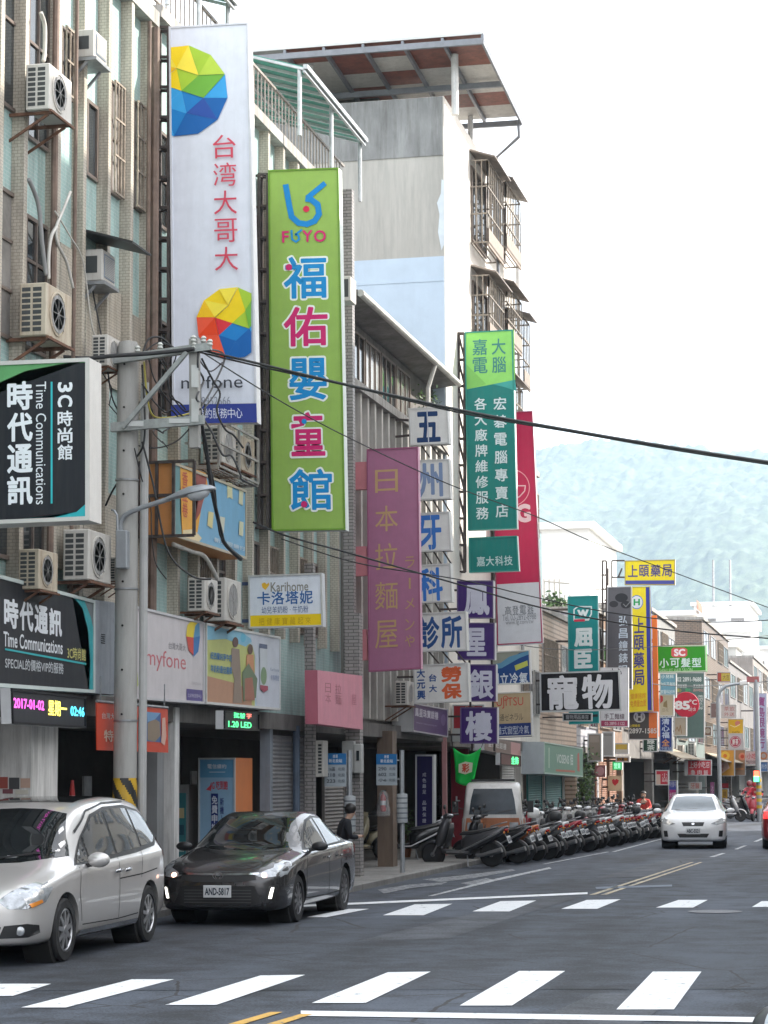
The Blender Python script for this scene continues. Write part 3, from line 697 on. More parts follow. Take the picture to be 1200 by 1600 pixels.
far('upright yellow shop panel beside the tall street lamp', (1127, 1232, 1138, 1266), 1118, hexc('c49a2a'), [('rect', (1127, 1224, 1138, 1231), hexc('a8343a')), ('t', '機車行', (1130, 1236, 1135, 1262), hexc('7a4a1a'), 0, 'v')], th=.4)
far('magenta upright banner under the red snack sign', (1110, 1222, 1116, 1258), 1100, hexc('8a4a74'), [('t', '冰品', (1111, 1226, 1115, 1250), hexc('c8b0c0'), 0, 'v')], th=.1, frame=None)
far('small blue sign at the right edge under the lavender sign', (1188, 1190, 1200, 1206), 1160, hexc('5a78a8'), [('t', '洗衣', (1189, 1194, 1199, 1201), (.6, .66, .72), 0, 'h')])
far('round pale sign with an orange ring at the right edge', (1186, 1174, 1200, 1188), 1162, hexc('b8a8a4'), [('ring', (1193, 1181, 6, 6), hexc('c87a4a'), 'emblem', .4)])

# ------------------------------------------------------------------ ground, road, markings
FX = -11.0
def road_mat(name, c, v, sc=.6):
    if name in MATS: return MATS[name]
    mt = bpy.data.materials.new(name); mt.use_nodes = True
    t = mt.node_tree; p = t.nodes['Principled BSDF']; p.inputs['Roughness'].default_value = .78
    tc = t.nodes.new('ShaderNodeTexCoord')
    big = t.nodes.new('ShaderNodeTexNoise'); big.inputs['Scale'].default_value = sc; big.inputs['Detail'].default_value = 5
    mp = t.nodes.new('ShaderNodeMapping'); mp.inputs['Scale'].default_value = (1, .16, 1)      # tyre lanes run along the street
    t.links.new(tc.outputs['Object'], mp.inputs[0]); t.links.new(mp.outputs[0], big.inputs['Vector'])
    fine = t.nodes.new('ShaderNodeTexNoise'); fine.inputs['Scale'].default_value = 34; fine.inputs['Detail'].default_value = 3
    t.links.new(tc.outputs['Object'], fine.inputs['Vector'])
    mid = t.nodes.new('ShaderNodeTexNoise'); mid.inputs['Scale'].default_value = 1.4; mid.inputs['Detail'].default_value = 7; mid.inputs['Roughness'].default_value = .7
    t.links.new(tc.outputs['Object'], mid.inputs['Vector'])
    a = t.nodes.new('ShaderNodeMath'); a.operation = 'ADD'; t.links.new(big.outputs['Fac'], a.inputs[0]); t.links.new(mid.outputs['Fac'], a.inputs[1])
    b = t.nodes.new('ShaderNodeMath'); b.operation = 'MULTIPLY_ADD'; b.inputs[1].default_value = .75; t.links.new(fine.outputs['Fac'], b.inputs[0]); t.links.new(a.outputs[0], b.inputs[2])
    rp = t.nodes.new('ShaderNodeValToRGB'); rp.color_ramp.elements[0].position = .95; rp.color_ramp.elements[1].position = 1.55
    b.use_clamp = False
    sc_ = t.nodes.new('ShaderNodeMath'); sc_.operation = 'MULTIPLY'; sc_.inputs[1].default_value = .56; t.links.new(b.outputs[0], sc_.inputs[0])
    rp.color_ramp.elements[0].position = .66; rp.color_ramp.elements[1].position = .87
    rp.color_ramp.elements[0].color = (*[x * (1 - v) for x in c], 1); rp.color_ramp.elements[1].color = (*[x * (1 + v) for x in c], 1)
    t.links.new(sc_.outputs[0], rp.inputs[0])
    vo = t.nodes.new('ShaderNodeTexVoronoi'); vo.feature = 'DISTANCE_TO_EDGE'; vo.inputs['Scale'].default_value = .42
    wn = t.nodes.new('ShaderNodeMixRGB'); wn.inputs[0].default_value = .12; t.links.new(tc.outputs['Object'], wn.inputs[1]); t.links.new(mid.outputs['Color'], wn.inputs[2]); t.links.new(wn.outputs[0], vo.inputs['Vector'])
    cr = t.nodes.new('ShaderNodeMath'); cr.operation = 'LESS_THAN'; cr.inputs[1].default_value = .006; t.links.new(vo.outputs['Distance'], cr.inputs[0])
    gate = t.nodes.new('ShaderNodeMath'); gate.operation = 'GREATER_THAN'; gate.inputs[1].default_value = .5; t.links.new(big.outputs['Fac'], gate.inputs[0])
    cg = t.nodes.new('ShaderNodeMath'); cg.operation = 'MULTIPLY'; t.links.new(cr.outputs[0], cg.inputs[0]); t.links.new(gate.outputs[0], cg.inputs[1])
    cm = t.nodes.new('ShaderNodeMixRGB'); cm.inputs[2].default_value = (.02, .02, .022, 1); t.links.new(cg.outputs[0], cm.inputs[0]); t.links.new(rp.outputs[0], cm.inputs[1])
    st = t.nodes.new('ShaderNodeTexNoise'); st.inputs['Scale'].default_value = .9; st.inputs['Detail'].default_value = 4; t.links.new(mp.outputs[0], st.inputs['Vector'])
    sr = t.nodes.new('ShaderNodeValToRGB'); sr.color_ramp.elements[0].position = .6; sr.color_ramp.elements[1].position = .78; sr.color_ramp.elements[1].color = (.55, .55, .55, 1); t.links.new(st.outputs['Fac'], sr.inputs[0])
    om = t.nodes.new('ShaderNodeMixRGB'); om.inputs[2].default_value = (.03, .03, .033, 1); t.links.new(sr.outputs[0], om.inputs[0]); t.links.new(cm.outputs[0], om.inputs[1])
    t.links.new(om.outputs[0], p.inputs['Base Color'])
    bp = t.nodes.new('ShaderNodeBump'); bp.inputs['Strength'].default_value = .6; bp.inputs['Distance'].default_value = .01
    t.links.new(fine.outputs['Fac'], bp.inputs['Height']); t.links.new(bp.outputs[0], p.inputs['Normal'])
    MATS[name] = mt
    return mt

def struct(name, mb, mat, **k): return tagit(mb.build(name, mat, **k), kind='structure')

mb = MB(); mb.face([(-1400, -60, -.02), (650, -60, -.02), (650, 4000, -.02), (-1400, 4000, -.02)])
struct('ground', mb, M('bare_ground', (.12, .115, .10), .9, 0, .3, .2))
ASPH = road_mat('asphalt', (.043, .051, .067), .75)
mb = MB(); mb.face([(-11.4, -30, 0), (2.5, -30, 0), (2.5, 420, 0), (-11.4, 420, 0)])
struct('road', mb, ASPH)
mb = MB(); mb.face([onZ(x, y, .004) for x, y in ((-60, 1548), (1260, 1545), (1260, 1438), (700, 1432), (420, 1437), (-60, 1455))])
struct('road_patch', mb, road_mat('new_asphalt', (.034, .040, .052), .7))

for q in (((820, 1600), (1000, 1600), (1062, 1552), (930, 1552)), ((560, 1470), (700, 1466), (905, 1401), (850, 1401)), ((930, 1372), (1010, 1370), (1096, 1340), (1050, 1341))):
    mb = MB(); mb.face([onZ(x, y, .0055) for x, y in q]); struct('road_patch', mb, road_mat('patched_asphalt', (.060, .065, .076), .6))

def worn_paint(name, c, wear):
    if name in MATS: return MATS[name]
    mt = bpy.data.materials.new(name); mt.use_nodes = True
    t = mt.node_tree; p = t.nodes['Principled BSDF']; p.inputs['Roughness'].default_value = .6
    tc = t.nodes.new('ShaderNodeTexCoord'); n = t.nodes.new('ShaderNodeTexNoise'); n.inputs['Scale'].default_value = 7; n.inputs['Detail'].default_value = 8; n.inputs['Roughness'].default_value = .75
    t.links.new(tc.outputs['Object'], n.inputs['Vector'])
    rp = t.nodes.new('ShaderNodeValToRGB'); rp.color_ramp.elements[0].position = wear - .04; rp.color_ramp.elements[1].position = wear + .04
    rp.color_ramp.elements[0].color = (.10, .105, .115, 1); rp.color_ramp.elements[1].color = (*c, 1)
    t.links.new(n.outputs['Fac'], rp.inputs[0]); t.links.new(rp.outputs[0], p.inputs['Base Color'])
    MATS[name] = mt
    return mt
WPAINT = worn_paint('road_paint_white', (.80, .81, .82), .385)
WOLD = worn_paint('road_paint_old', (.5, .51, .52), .47)
YPAINT = worn_paint('road_paint_yellow', (.62, .36, .07), .42)
YOLD = worn_paint('road_paint_yellow_old', (.5, .40, .24), .46)

def marks(name, quads, mat, z=.008):
    mb = MB()
    for q in quads: mb.face([onZ(x, y, z) for x, y in q])
    return struct(name, mb, mat)
marks('crosswalk', [[(-20, 1537), (80, 1537), (20, 1556), (-70, 1556)], [(206, 1530), (272, 1530), (103, 1574), (33, 1574)], [(407, 1524), (477, 1523), (338, 1570), (258, 1570)],
                    [(606, 1519), (673, 1518), (571, 1567), (487, 1567)], [(811, 1517), (883, 1517), (800, 1571), (718, 1571)], [(1020, 1518), (1096, 1518), (1053, 1577), (963, 1577)], [(1232, 1519), (1310, 1519), (1300, 1582), (1212, 1582)]], WPAINT)
marks('crosswalk', [[(545, 1420), (577, 1420), (510, 1433), (478, 1433)], [(648, 1413), (707, 1412), (662, 1430), (598, 1430)], [(782, 1408), (838, 1407), (796, 1424), (738, 1424)],
                    [(917, 1406), (970, 1405), (933, 1420), (877, 1420)], [(1060, 1406), (1106, 1406), (1083, 1418), (1025, 1418)], [(1190, 1408), (1240, 1408), (1235, 1417), (1175, 1417)]], WPAINT)
marks('stop_line', [[(470, 1579), (470, 1587), (1240, 1598), (1240, 1590)]], WPAINT)
marks('stop_line', [[(470, 1414), (470, 1417), (918, 1397), (918, 1394)]], WPAINT)
def stripline(a, b, w0, w1): return [(a[0] - w0 / 2, a[1]), (a[0] + w0 / 2, a[1]), (b[0] + w1 / 2, b[1]), (b[0] - w1 / 2, b[1])]
marks('centre_line', [stripline((368, 1600), (432, 1581), 24, 20), stripline((428, 1600), (480, 1584), 24, 20)], YPAINT)
marks('centre_line', [stripline((925, 1398), (1082, 1347), 9, 5), stripline((943, 1398), (1096, 1347), 9, 5)], YOLD)
marks('lane_line', [[(668, 1400), (676, 1400), (780, 1375), (862, 1357), (858, 1355), (774, 1373)]], WOLD)
marks('lane_line', [stripline((1112, 1339), (1131, 1333), 8, 7), stripline((1150, 1327), (1165, 1321), 6, 6), stripline((1180, 1315), (1192, 1310), 6, 5)], WOLD)
marks('edge_line', [stripline((850, 1350), (950, 1331), 6, 5), stripline((958, 1331), (1040, 1309), 6, 4)], WOLD)
marks('road_lettering', [[(590, 1390), (640, 1382), (700, 1378), (690, 1382), (640, 1388), (600, 1396)], [(660, 1374), (720, 1368), (800, 1358), (806, 1360), (740, 1372), (690, 1378)], [(720, 1380), (760, 1372), (770, 1374), (735, 1383)]], worn_paint('road_paint_ghost', (.34, .35, .36), .52))
marks('road_patch', [[(930, 1386), (1050, 1382), (1050, 1385), (932, 1389)]], M('blue_grey_patch', (.17, .2, .24), .8))
mb = MB(); mb.disc(onZ(1117, 1424, .009), (0, 0, 1), .42, 28); struct('manhole_cover', mb, M('cast_iron', (.12, .12, .13), .6, .3, .3, 8))
# pavement under the arcade, with its kerb
mb = MB(); mb.box(-20, -9.65, 38.5, 200, -.2, .12); struct('pavement', mb, M('paving', (.24, .23, .215), .8, 0, .25, 1.2, dirt=.5), bevel=.02)
mb = MB(); mb.box(-20, -10.85, 15, 38.49, -.2, .12); struct('pavement', mb, MATS['paving'], bevel=.02)
mb = MB(); mb.box(1.6, 9, -30, 82, -.2, .12); struct('pavement', mb, MATS['paving'], bevel=.02)

# ------------------------------------------------------------------ wooded hill beyond the street
def hill_mat():
    mt = bpy.data.materials.new('wooded_slope'); mt.use_nodes = True
    t = mt.node_tree; p = t.nodes['Principled BSDF']; p.inputs['Roughness'].default_value = .9
    tc = t.nodes.new('ShaderNodeTexCoord')
    n = t.nodes.new('ShaderNodeTexNoise'); n.inputs['Scale'].default_value = .045; n.inputs['Detail'].default_value = 8; n.inputs['Roughness'].default_value = .7
    t.links.new(tc.outputs['Object'], n.inputs['Vector'])
    rp = t.nodes.new('ShaderNodeValToRGB'); e = rp.color_ramp.elements
    e[0].position = .3; e[0].color = (.012, .022, .014, 1); e[1].position = .72; e[1].color = (.115, .15, .075, 1)
    t.links.new(n.outputs['Fac'], rp.inputs[0]); t.links.new(rp.outputs[0], p.inputs['Base Color'])
    return mt
mb = MB(); NX, NY = 300, 170; rows = []
for j in range(NY + 1):
    row = []
    for i in range(NX + 1):
        x = -1000 + 1150 * i / NX; y = 2100 + 1700 * j / NY; t = j / NY
        ridge = 525 + 26 * math.sin(x * .0037 + .6) + 22 * math.sin(x * .011)
        p = Vector((x, y, 0)); h = ridge * min(1, t * 1.25) ** .85
        gul = noise.noise(Vector((x * .0042, y * .0016, 2)))
        h += 150 * gul * min(1, t * 3) * max(0, 1 - 1.15 * t) + 10 * abs(noise.noise(p * .025)) + 11 * abs(noise.noise(p * .055 + Vector((7, 3, 1)))) + 7 * abs(noise.noise(p * .11))
        row.append(mb.bm.verts.new((x + 3 * noise.noise(p * .2), y, h - 8)))
    rows.append(row)
for j in range(NY):
    for i in range(NX): mb.bm.faces.new([rows[j][i], rows[j][i + 1], rows[j + 1][i + 1], rows[j + 1][i]])
struct('hill', mb, hill_mat(), smooth='all')

# ------------------------------------------------------------------ buildings
BEIGE = tile('beige_tile', (.52, .465, .38), (.47, .42, .345), (.31, .285, .24), .09, .045, .005, dirt=1.0, dirtcol=(.13, .11, .09))
AQUA = tile('aqua_tile', (.36, .53, .50), (.31, .47, .45), (.48, .57, .55), .11, .055, .006, dirt=.75, dirtcol=(.10, .12, .11))
GREYT = tile('grey_tile', (.36, .335, .32), (.30, .28, .27), (.12, .115, .11), .22, .07, .008, dirt=.4)
BROWNFR = M('bronze_window_frame', (.17, .135, .115), .45, .3, .2, 5)
ALU = M('aluminium', (.42, .41, .40), .4, .6, .15, 6)
GLASS = glassy('window_glass', (.025, .03, .033))
GLASSP = glassy('curtained_glass', (.20, .19, .18), .12)
CONC = M('stained_concrete', (.36, .345, .32), .85, 0, .2, 1.2, bump=.3, dirt=.8)
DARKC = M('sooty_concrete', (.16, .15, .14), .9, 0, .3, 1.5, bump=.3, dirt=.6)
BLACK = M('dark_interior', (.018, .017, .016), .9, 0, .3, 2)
CREAM = M('cream_paint', (.62, .60, .55), .7, 0, .08, 2, dirt=.3)

def window(root, y0, y1, z0, z1, X, cols=2, rows=1, frame=BROWNFR, glass=GLASS, grille=None, fr=.055, nm='window'):
    """framed window on a wall along the street; the pane is set behind the frame"""
    mb = MB()
    mb.box(X - .02, X + .05, y0, y1, z0, z0 + fr); mb.box(X - .02, X + .05, y0, y1, z1 - fr, z1)
    mb.box(X - .018, X + .048, y0, y0 + fr, z0 + fr, z1 - fr); mb.box(X - .018, X + .048, y1 - fr, y1, z0 + fr, z1 - fr)
    for c in range(1, cols):
        y = y0 + (y1 - y0) * c / cols; mb.box(X - .016, X + .042, y - fr * .4, y + fr * .4, z0 + fr, z1 - fr)
    for r in range(1, rows):
        z = z0 + (z1 - z0) * r / rows; mb.box(X - .014, X + .038, y0 + fr, y1 - fr, z - fr * .4, z + fr * .4)
    w = mb.build(nm, frame, root)
    mb = MB(); mb.face([(X + .012, y0 + fr * .5, z0 + fr * .5), (X + .012, y1 - fr * .5, z0 + fr * .5), (X + .012, y1 - fr * .5, z1 - fr * .5), (X + .012, y0 + fr * .5, z1 - fr * .5)])
    mb.build('pane', glass, w)
    if grille:
        mb = MB(); n = max(3, int((y1 - y0) / .13))
        for i in range(n + 1):
            y = y0 + .02 + (y1 - y0 - .04) * i / n; mb.bar((X + .1, y, z0), (X + .1, y, z1), .022)
        k = max(2, int((z1 - z0) / .45))
        for i in range(k + 1):
            z = z0 + .02 + (z1 - z0 - .04) * i / k; mb.bar((X + .1, y0, z), (X + .1, y1, z), .03)
        mb.build('grille', grille, w)
    return w

RUSTG = M('rusty_bars', (.30, .25, .20), .6, .3, .45, 8)
def fins(root, corners, z0, z1, X0, X1, th=.12):
    for y in corners:
        MB().box(X0, X1, y, y + th, z0, z1).build('pilaster', BEIGE, root)

# --- building with the phone shop, far left
b1 = thing('apartment_building', 'pale green tiled building with beige pilasters and many air conditioners, at the left edge', 'building', (FX - 3, 30, 0))
y1a, y1b = 19.0, yF(237)
MB().box(-24, FX - .1, y1a, y1b, 3.3, 14.0).build('wall', AQUA, b1)
XW = FX - .1
for px in (-6, 33, 86, 127, 166, 202):
    y = yF(px, FX + .08)
    MB().box(XW - .02, FX + .08, y, y + .13, 4.6, 14.0).build('pilaster', BEIGE, b1)
y = yF(233, FX + .08); MB().box(XW - .02, FX + .05, y, y1b - .01, 4.6, 14.0).build('pilaster', BEIGE, b1)
def cy(px): return yF(px, XW, 500)
for (a, b, z0, z1, co, ro, gr, gl) in ((-45, 17, 10.95, 13.4, 2, 2, None, GLASS), (-45, 20, 7.85, 9.85, 2, 3, None, GLASSP), (34, 70, 10.75, 13.5, 2, 2, None, GLASS), (34, 70, 7.85, 9.7, 2, 3, None, GLASS),
                                       (88, 107, 11.75, 12.75, 1, 1, RUSTG, GLASS), (129, 147, 10.85, 12.0, 1, 1, None, GLASS), (167, 183, 10.85, 12.6, 1, 2, RUSTG, GLASSP), (203, 219, 10.9, 12.6, 1, 2, RUSTG, GLASSP), (-45, 18, 4.95, 6.4, 2, 1, None, GLASS), (34, 70, 4.95, 6.4, 2, 1, None, GLASS)):
    window(b1, cy(a), cy(b), z0, z1, XW, co, ro, grille=gr, glass=gl)
for (a, b, z0, z1) in ((88, 110, 5.0, 9.6), (129, 147, 7.9, 9.35), (167, 184, 7.9, 9.4), (203, 220, 7.9, 9.2), (129, 220, 4.7, 6.3)):
    MB().box(XW, XW + .05, cy(a), cy(b), z0, z1).build('spandrel', BEIGE, b1)
mb = MB()
for (px, r) in ((80, .05), (113, .03), (239, .07), (229, .035)):
    yy = yF(px, FX + .12); mb.tube([(FX + .13, yy, 4), (FX + .13, yy, 13.9)], r, 8)
mb.build('drain_pipe', M('rusty_pipe', (.16, .11, .085), .7, .1, .4, 3), b1)
MB().box(-24, FX + .1, y1a, y1b - .02, 14.0, 14.25).build('roof_edge', CONC, b1)
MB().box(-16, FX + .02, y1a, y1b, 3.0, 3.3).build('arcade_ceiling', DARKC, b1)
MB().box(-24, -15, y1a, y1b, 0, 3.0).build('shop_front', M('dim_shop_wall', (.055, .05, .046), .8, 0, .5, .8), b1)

# --- second building of the same row
b2 = thing('apartment_building', 'beige finned building with a green awning roof terrace, behind the tall white and lime signs', 'building', (FX - 3, 40, 0))
y2a, y2b = y1b + .02, yF(538)
MB().box(-24, XW, y2a, y2b, 3.3, 14.2).build('wall', AQUA, b2)
yy = yF(279, FX + .08); k = 0
while yy < y2b - .6:
    MB().box(XW - .02, FX + .08, yy, yy + .13, 4.7, 14.2 if k else 14.2).build('pilaster', BEIGE, b2)
    if k < 9 and yy + 1.0 < y2b:
        for z0, z1 in ((10.9, 12.5), (7.9, 9.5), (4.9, 6.4)):
            if (k + int(z0)) % 3 != 1: window(b2, yy + .2, yy + 1.0, z0, z1, XW, 1, 2, grille=RUSTG if k % 2 else None, glass=GLASS if k % 3 else GLASSP)
    yy += 1.09; k += 1
window(b2, y2a + .2, y2a + .95, 10.9, 12.5, XW, 1, 2); window(b2, y2a + .2, y2a + .95, 7.9, 9.4, XW, 1, 2)
MB().box(FX + .08, FX + .30, y2b - .5, y2b - .28, 3.0, 14.6).build('tiled_pier', GREYT, b2)
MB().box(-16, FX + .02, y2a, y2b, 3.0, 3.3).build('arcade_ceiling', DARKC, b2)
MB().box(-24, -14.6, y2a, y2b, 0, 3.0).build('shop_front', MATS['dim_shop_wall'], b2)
MB().box(-24, FX + .12, y2a, y2b, 14.2, 14.4).build('roof_edge', CONC, b2)
mb = MB()
for i in range(int((y2b - y2a) / .25)):
    y = y2a + .1 + i * .25; mb.bar((FX, y, 14.4), (FX, y, 15.25), .022)
mb.bar((FX, y2a, 15.25), (FX, y2b, 15.25), .05); mb.bar((FX, y2a, 14.5), (FX, y2b, 14.5), .04)
mb.build('railing', M('railing_paint', (.27, .24, .21), .5, .2, .3, 6), b2)
MB().box(-24, -14, y2a, y2b - 3, 14.4, 17).build('roof_room', M('aqua_paint', (.42, .55, .53), .7, 0, .15, 2, dirt=.3), b2)
GREENSHEET = M('green_plastic_sheet', (.10, .42, .33), .25, 0, .25, 3)
def awning_sheet(root, y0, y1, xf, zf, xb, zb, n=9):
    mb = MB(); N = int((y1 - y0) / .09)
    for i in range(N):
        a, b = y0 + (y1 - y0) * i / N, y0 + (y1 - y0) * (i + 1) / N; da, db = (.02 * (i % 2), .02 * ((i + 1) % 2))
        mb.face([(xf, a, zf + da), (xf, b, zf + db), (xb, b, zb + db), (xb, a, zb + da)])
    s = mb.build('awning_sheet', GREENSHEET, root, fix=False)
    sol = s.modifiers.new('thickness', 'SOLIDIFY'); sol.thickness = .01
    mb = MB()
    for i in range(n + 1):
        y = y0 + (y1 - y0) * i / n; mb.bar((xf, y, zf - .05), (xb, y, zb - .05), .05)
    for t in (0, .33, .66, 1):
        p = Vector((xf, y0, zf - .09)).lerp(Vector((xb, y0, zb - .09)), t); mb.bar(p, p + Vector((0, y1 - y0, 0)), .05)
    mb.bar((xf + .03, y0, zf), (xf + .03, y1, zf), .09)
    for y in (y0 + .05, (y0 + y1) / 2, y1 - .05): mb.tube([(xf - .1, y, 14.4), (xf - .1, y, zf)], .045, 8)
    mb.build('awning_frame', M('galvanised', (.5, .52, .52), .45, .5, .2, 5), root)
awning_sheet(b2, yF(436), y2b - .1, FX + .5, 15.75, -15.5, 17.3)
awning_sheet(b2, y2a, y2a + 3.5, FX + .3, 15.6, -14.5, 16.8)

# --- low eaved building
b3 = thing('shop_house', 'grey finned shop house with a long dark eave and brown windows, behind the pink sign', 'building', (FX - 3, 50, 0))
y3a, y3b = y2b + .02, yF(697)
FIN3 = M('grey_fin_render', (.47, .45, .41), .8, 0, .15, 2, dirt=.5)
MB().box(-24, FX - .35, y3a, y3b, 3.3, 12.3).build('wall', DARKC, b3)
yy = y3a + .15
while yy < y3b - .2:
    MB().box(FX - .35, FX - .02, yy, yy + .16, 3.4, 10.55).build('pilaster', FIN3, b3); yy += .72
MB().box(FX - .34, FX + .05, y3a, y3b, 10.56, 10.75).build('ledge', CONC, b3)
for i in range(4):
    a = y3a + 1.6 + i * 1.7; window(b3, a, a + 1.6, 10.8, 12.1, FX - .33, 3, 1, glass=GLASSP if i % 2 else GLASS)
MB().hexa([(-11.6, y3a, 12.3), (-10.7, y3a, 12.4), (-10.7, y3a, 12.52), (-24, y3a, 14.2)], (0, y3b - y3a - .03, 0)).build('roof', M('old_roof_sheet', (.22, .21, .2), .8, 0, .3, 2, dirt=.5), b3)
mb = MB(); mb.tube([(-10.64, y3a, 12.44), (-10.64, y3b - .05, 12.44)], .08, 10); mb.tube([(-10.66, y3b - 3.2, 12.4), (-10.85, y3b - 3.2, 11.8), (-10.85, y3b - 3.2, 4)], .06, 8)
mb.build('gutter', M('pale_gutter', (.55, .54, .5), .6, 0, .2, 3, dirt=.3), b3)
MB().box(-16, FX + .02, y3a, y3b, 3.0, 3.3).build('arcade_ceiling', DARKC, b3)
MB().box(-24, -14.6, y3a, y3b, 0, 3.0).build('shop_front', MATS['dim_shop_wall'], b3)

# --- tall white building with the roof canopy
b4 = thing('apartment_building', 'tall white building with bare concrete side wall, red and white roof canopy, caged windows', 'building', (FX - 5, 60, 0))
y4a, y4b = yF(697) + .03, yF(806)
def zy(py, px=697, X=FX): return onX(px, py, X).z
zt4 = zy(156)
SIDE = M('side_wall_render', (.46, .445, .405), .85, 0, .12, 1.0, bump=.2, dirt=.45, dirtcol=(.2, .2, .19), stretch=.3)
BLUEP = M('pale_blue_paint', (.50, .60, .70), .7, 0, .06, 1.5, dirt=.15, dirtcol=(.4, .48, .55))
WHITEW = M('white_wall_paint', (.80, .76, .70), .7, 0, .04, 1.2, dirt=.22, dirtcol=(.55, .48, .38))
GREYB = M('grey_band_render', (.27, .275, .27), .85, 0, .3, 1.5, bump=.2, dirt=.6, stretch=.4)
MB().box(-30, FX, y4a, y4b, 3.2, zt4).build('wall', WHITEW, b4)
zb, zg = zy(402), zy(247)
MB().box(-29.9, FX - .03, y4a - .02, y4a, zb, zg).build('side_wall', SIDE, b4)
MB().box(-29.9, FX - .03, y4a - .05, y4a, zg, zt4 - .02).build('side_wall_band', GREYB, b4)
MB().box(-29.9, FX - .03, y4a - .03, y4a, 5, zb).build('side_wall_paint', BLUEP, b4)
z2 = zy(437); MB().box(-29.9, FX - .03, y4a - .045, y4a - .031, z2 - .06, z2).build('string_course', BLUEP, b4)
mb = MB(); rnd = random.Random(3)
c = onY(688, 335, y4a - .03); mb.face([Vector((c.x + dx * .011, c.y - .006, c.z + dz * .016)) for dx, dz in ((4, 60), (10, 58), (9, 10), (10, -50), (2, -62), (-6, -30), (-2, 0), (-8, 20), (2, 36))])
mb.build('paint_patch', M('fresh_patch', (.62, .68, .72), .7), b4)
def cage(y0, y1, z0, z1, X0=FX, X1=FX + .5, hood=True):
    """barred balcony cage hung on the front wall"""
    mb = MB(); r = .025
    for z in (z0, z0 + .35 * (z1 - z0), z0 + .68 * (z1 - z0), z1):
        mb.bar((X1, y0, z), (X1, y1, z), .04); mb.bar((X0, y0, z), (X1, y0, z), .04); mb.bar((X0, y1, z), (X1, y1, z), .04)
    n = int((y1 - y0) / .3)
    for i in range(n + 1): y = y0 + (y1 - y0) * i / n; mb.bar((X1, y, z0), (X1, y, z1), .03)
    for i in range(4): x = X0 + (X1 - X0) * i / 3; mb.bar((x, y0, z0), (x, y0, z1), .03); mb.bar((x, y0, z0), (x, y1, z0), .03)
    cg = mb.build('window_cage', M('cage_grey', (.24, .21, .175), .6, .2, .3, 6), b4)
    MB().box(X1 - .03, X1 + .02, y0 + .03, y1, z0 - .1, z0 + .42).build('cage_skirt', M('brown_panel', (.27, .22, .18), .6, .1, .2, 4), cg)
    if hood:
        MB().hexa([(X0, y0 - .1, z1 + .28), (X1 + .25, y0 - .1, z1 + .05), (X1 + .25, y0 - .1, z1 + .09), (X0, y0 - .1, z1 + .33)], (0, y1 - y0 + .2, 0)).build('cage_hood', M('hood_sheet', (.22, .19, .17), .6, .1, .3, 3), cg)
    window(b4, y0 + .1, y1 - .1, z0 + .1, z1 - .1, FX, 3, 1, glass=GLASS)
ya = yF(738)
cage(ya, ya + 2.6, zy(398, 750), zy(275, 750)); cage(ya + 3.2, ya + 6.0, zy(404, 778), zy(306, 778))
cage(ya, ya + 2.6, zy(540, 750), zy(448, 750)); cage(ya + 3.2, ya + 6.0, zy(540, 778), zy(462, 778)); cage(ya + 6.3, y4b - .3, zy(600, 795), zy(500, 795))
cage(ya, ya + 2.6, zy(690, 750), zy(590, 750)); cage(ya + 3.2, ya + 6.0, zy(690, 778), zy(600, 778))
mb = MB(); mb.tube([(FX + .12, y4b - .1, 5), (FX + .12, y4b - .1, zt4 - .4)], .06, 8); mb.tube([(FX + .1, ya + 2.9, 5), (FX + .1, ya + 2.9, zt4 - 4)], .05, 8)
mb.build('drain_pipe', M('grey_pipe', (.4, .4, .4), .5), b4)
# canopy: sheets between rafters, seen from below
xc0, xc1, yc0, yc1 = -26, FX + 1.25, y4a - 1.0, y4a + 5.6
zc0 = onY(700, 64, yc0).z; zc1 = zc0 - .3
mb = MB(); mb.hexa([(xc0, yc0, zc0 + .12), (xc1, yc0, zc0 + .12), (xc1, yc0, zc0 + .2), (xc0, yc0, zc0 + .2)], (0, yc1 - yc0, zc1 - zc0)); cn = mb.build('roof_canopy', M('canopy_top', (.6, .6, .58), .5, .1, .1), b4)
rnd = random.Random(11); nx, ny = 15, 6
for i in range(nx):
    for j in range(ny):
        a, b = xc0 + (xc1 - xc0) * i / nx, xc0 + (xc1 - xc0) * (i + 1) / nx; u, v = j / ny, (j + 1) / ny
        f = lambda t: (yc0 + (yc1 - yc0) * t, zc0 + (zc1 - zc0) * t + .11)
        q = [(a, *f(u)), (b, *f(u)), (b, *f(v)), (a, *f(v))]
        pm = MB(); pm.face(q); red = rnd.random() < (.45 if i > nx - 5 else .33); pm.build('ceiling_sheet', M('canopy_red_sheet', (.23, .075, .05), .6, 0, .35, 3, dirt=.6) if red else M('canopy_white_sheet', (.55, .54, .51), .6, 0, .1, 3, dirt=.3), cn, fix=False)
mb = MB()
for i in range(nx + 1):
    x = xc0 + (xc1 - xc0) * i / nx; mb.bar((x, yc0, zc0 + .03), (x, yc1, zc1 + .03), .07, .14)
for t in (0, .5, 1): mb.bar((xc0, yc0 + (yc1 - yc0) * t, zc0 + (zc1 - zc0) * t - .08), (xc1, yc0 + (yc1 - yc0) * t, zc0 + (zc1 - zc0) * t - .08), .1, .16)
for x in (xc1,): mb.bar((x, yc0, zc0), (x, yc1, zc1), .06, .3)
mb.tube([(xc1 - .08, yc1 - .1, zc1 - .05), (xc1 - .08, yc1, zc1 - .5), (FX + .4, yc1 + .6, zc1 - .9), (FX + .4, yc1 + .6, zc1 - 7)], .05, 8)
mb.build('rafter', M('canopy_steel', (.22, .23, .25), .5, .3, .2), cn)
mb = MB()
for px in (484, 711):
    p = onY(px, 150, y4a + .15); mb.tube([(p.x, p.y, zt4 - .5), (p.x, p.y, zc0)], .1, 10)
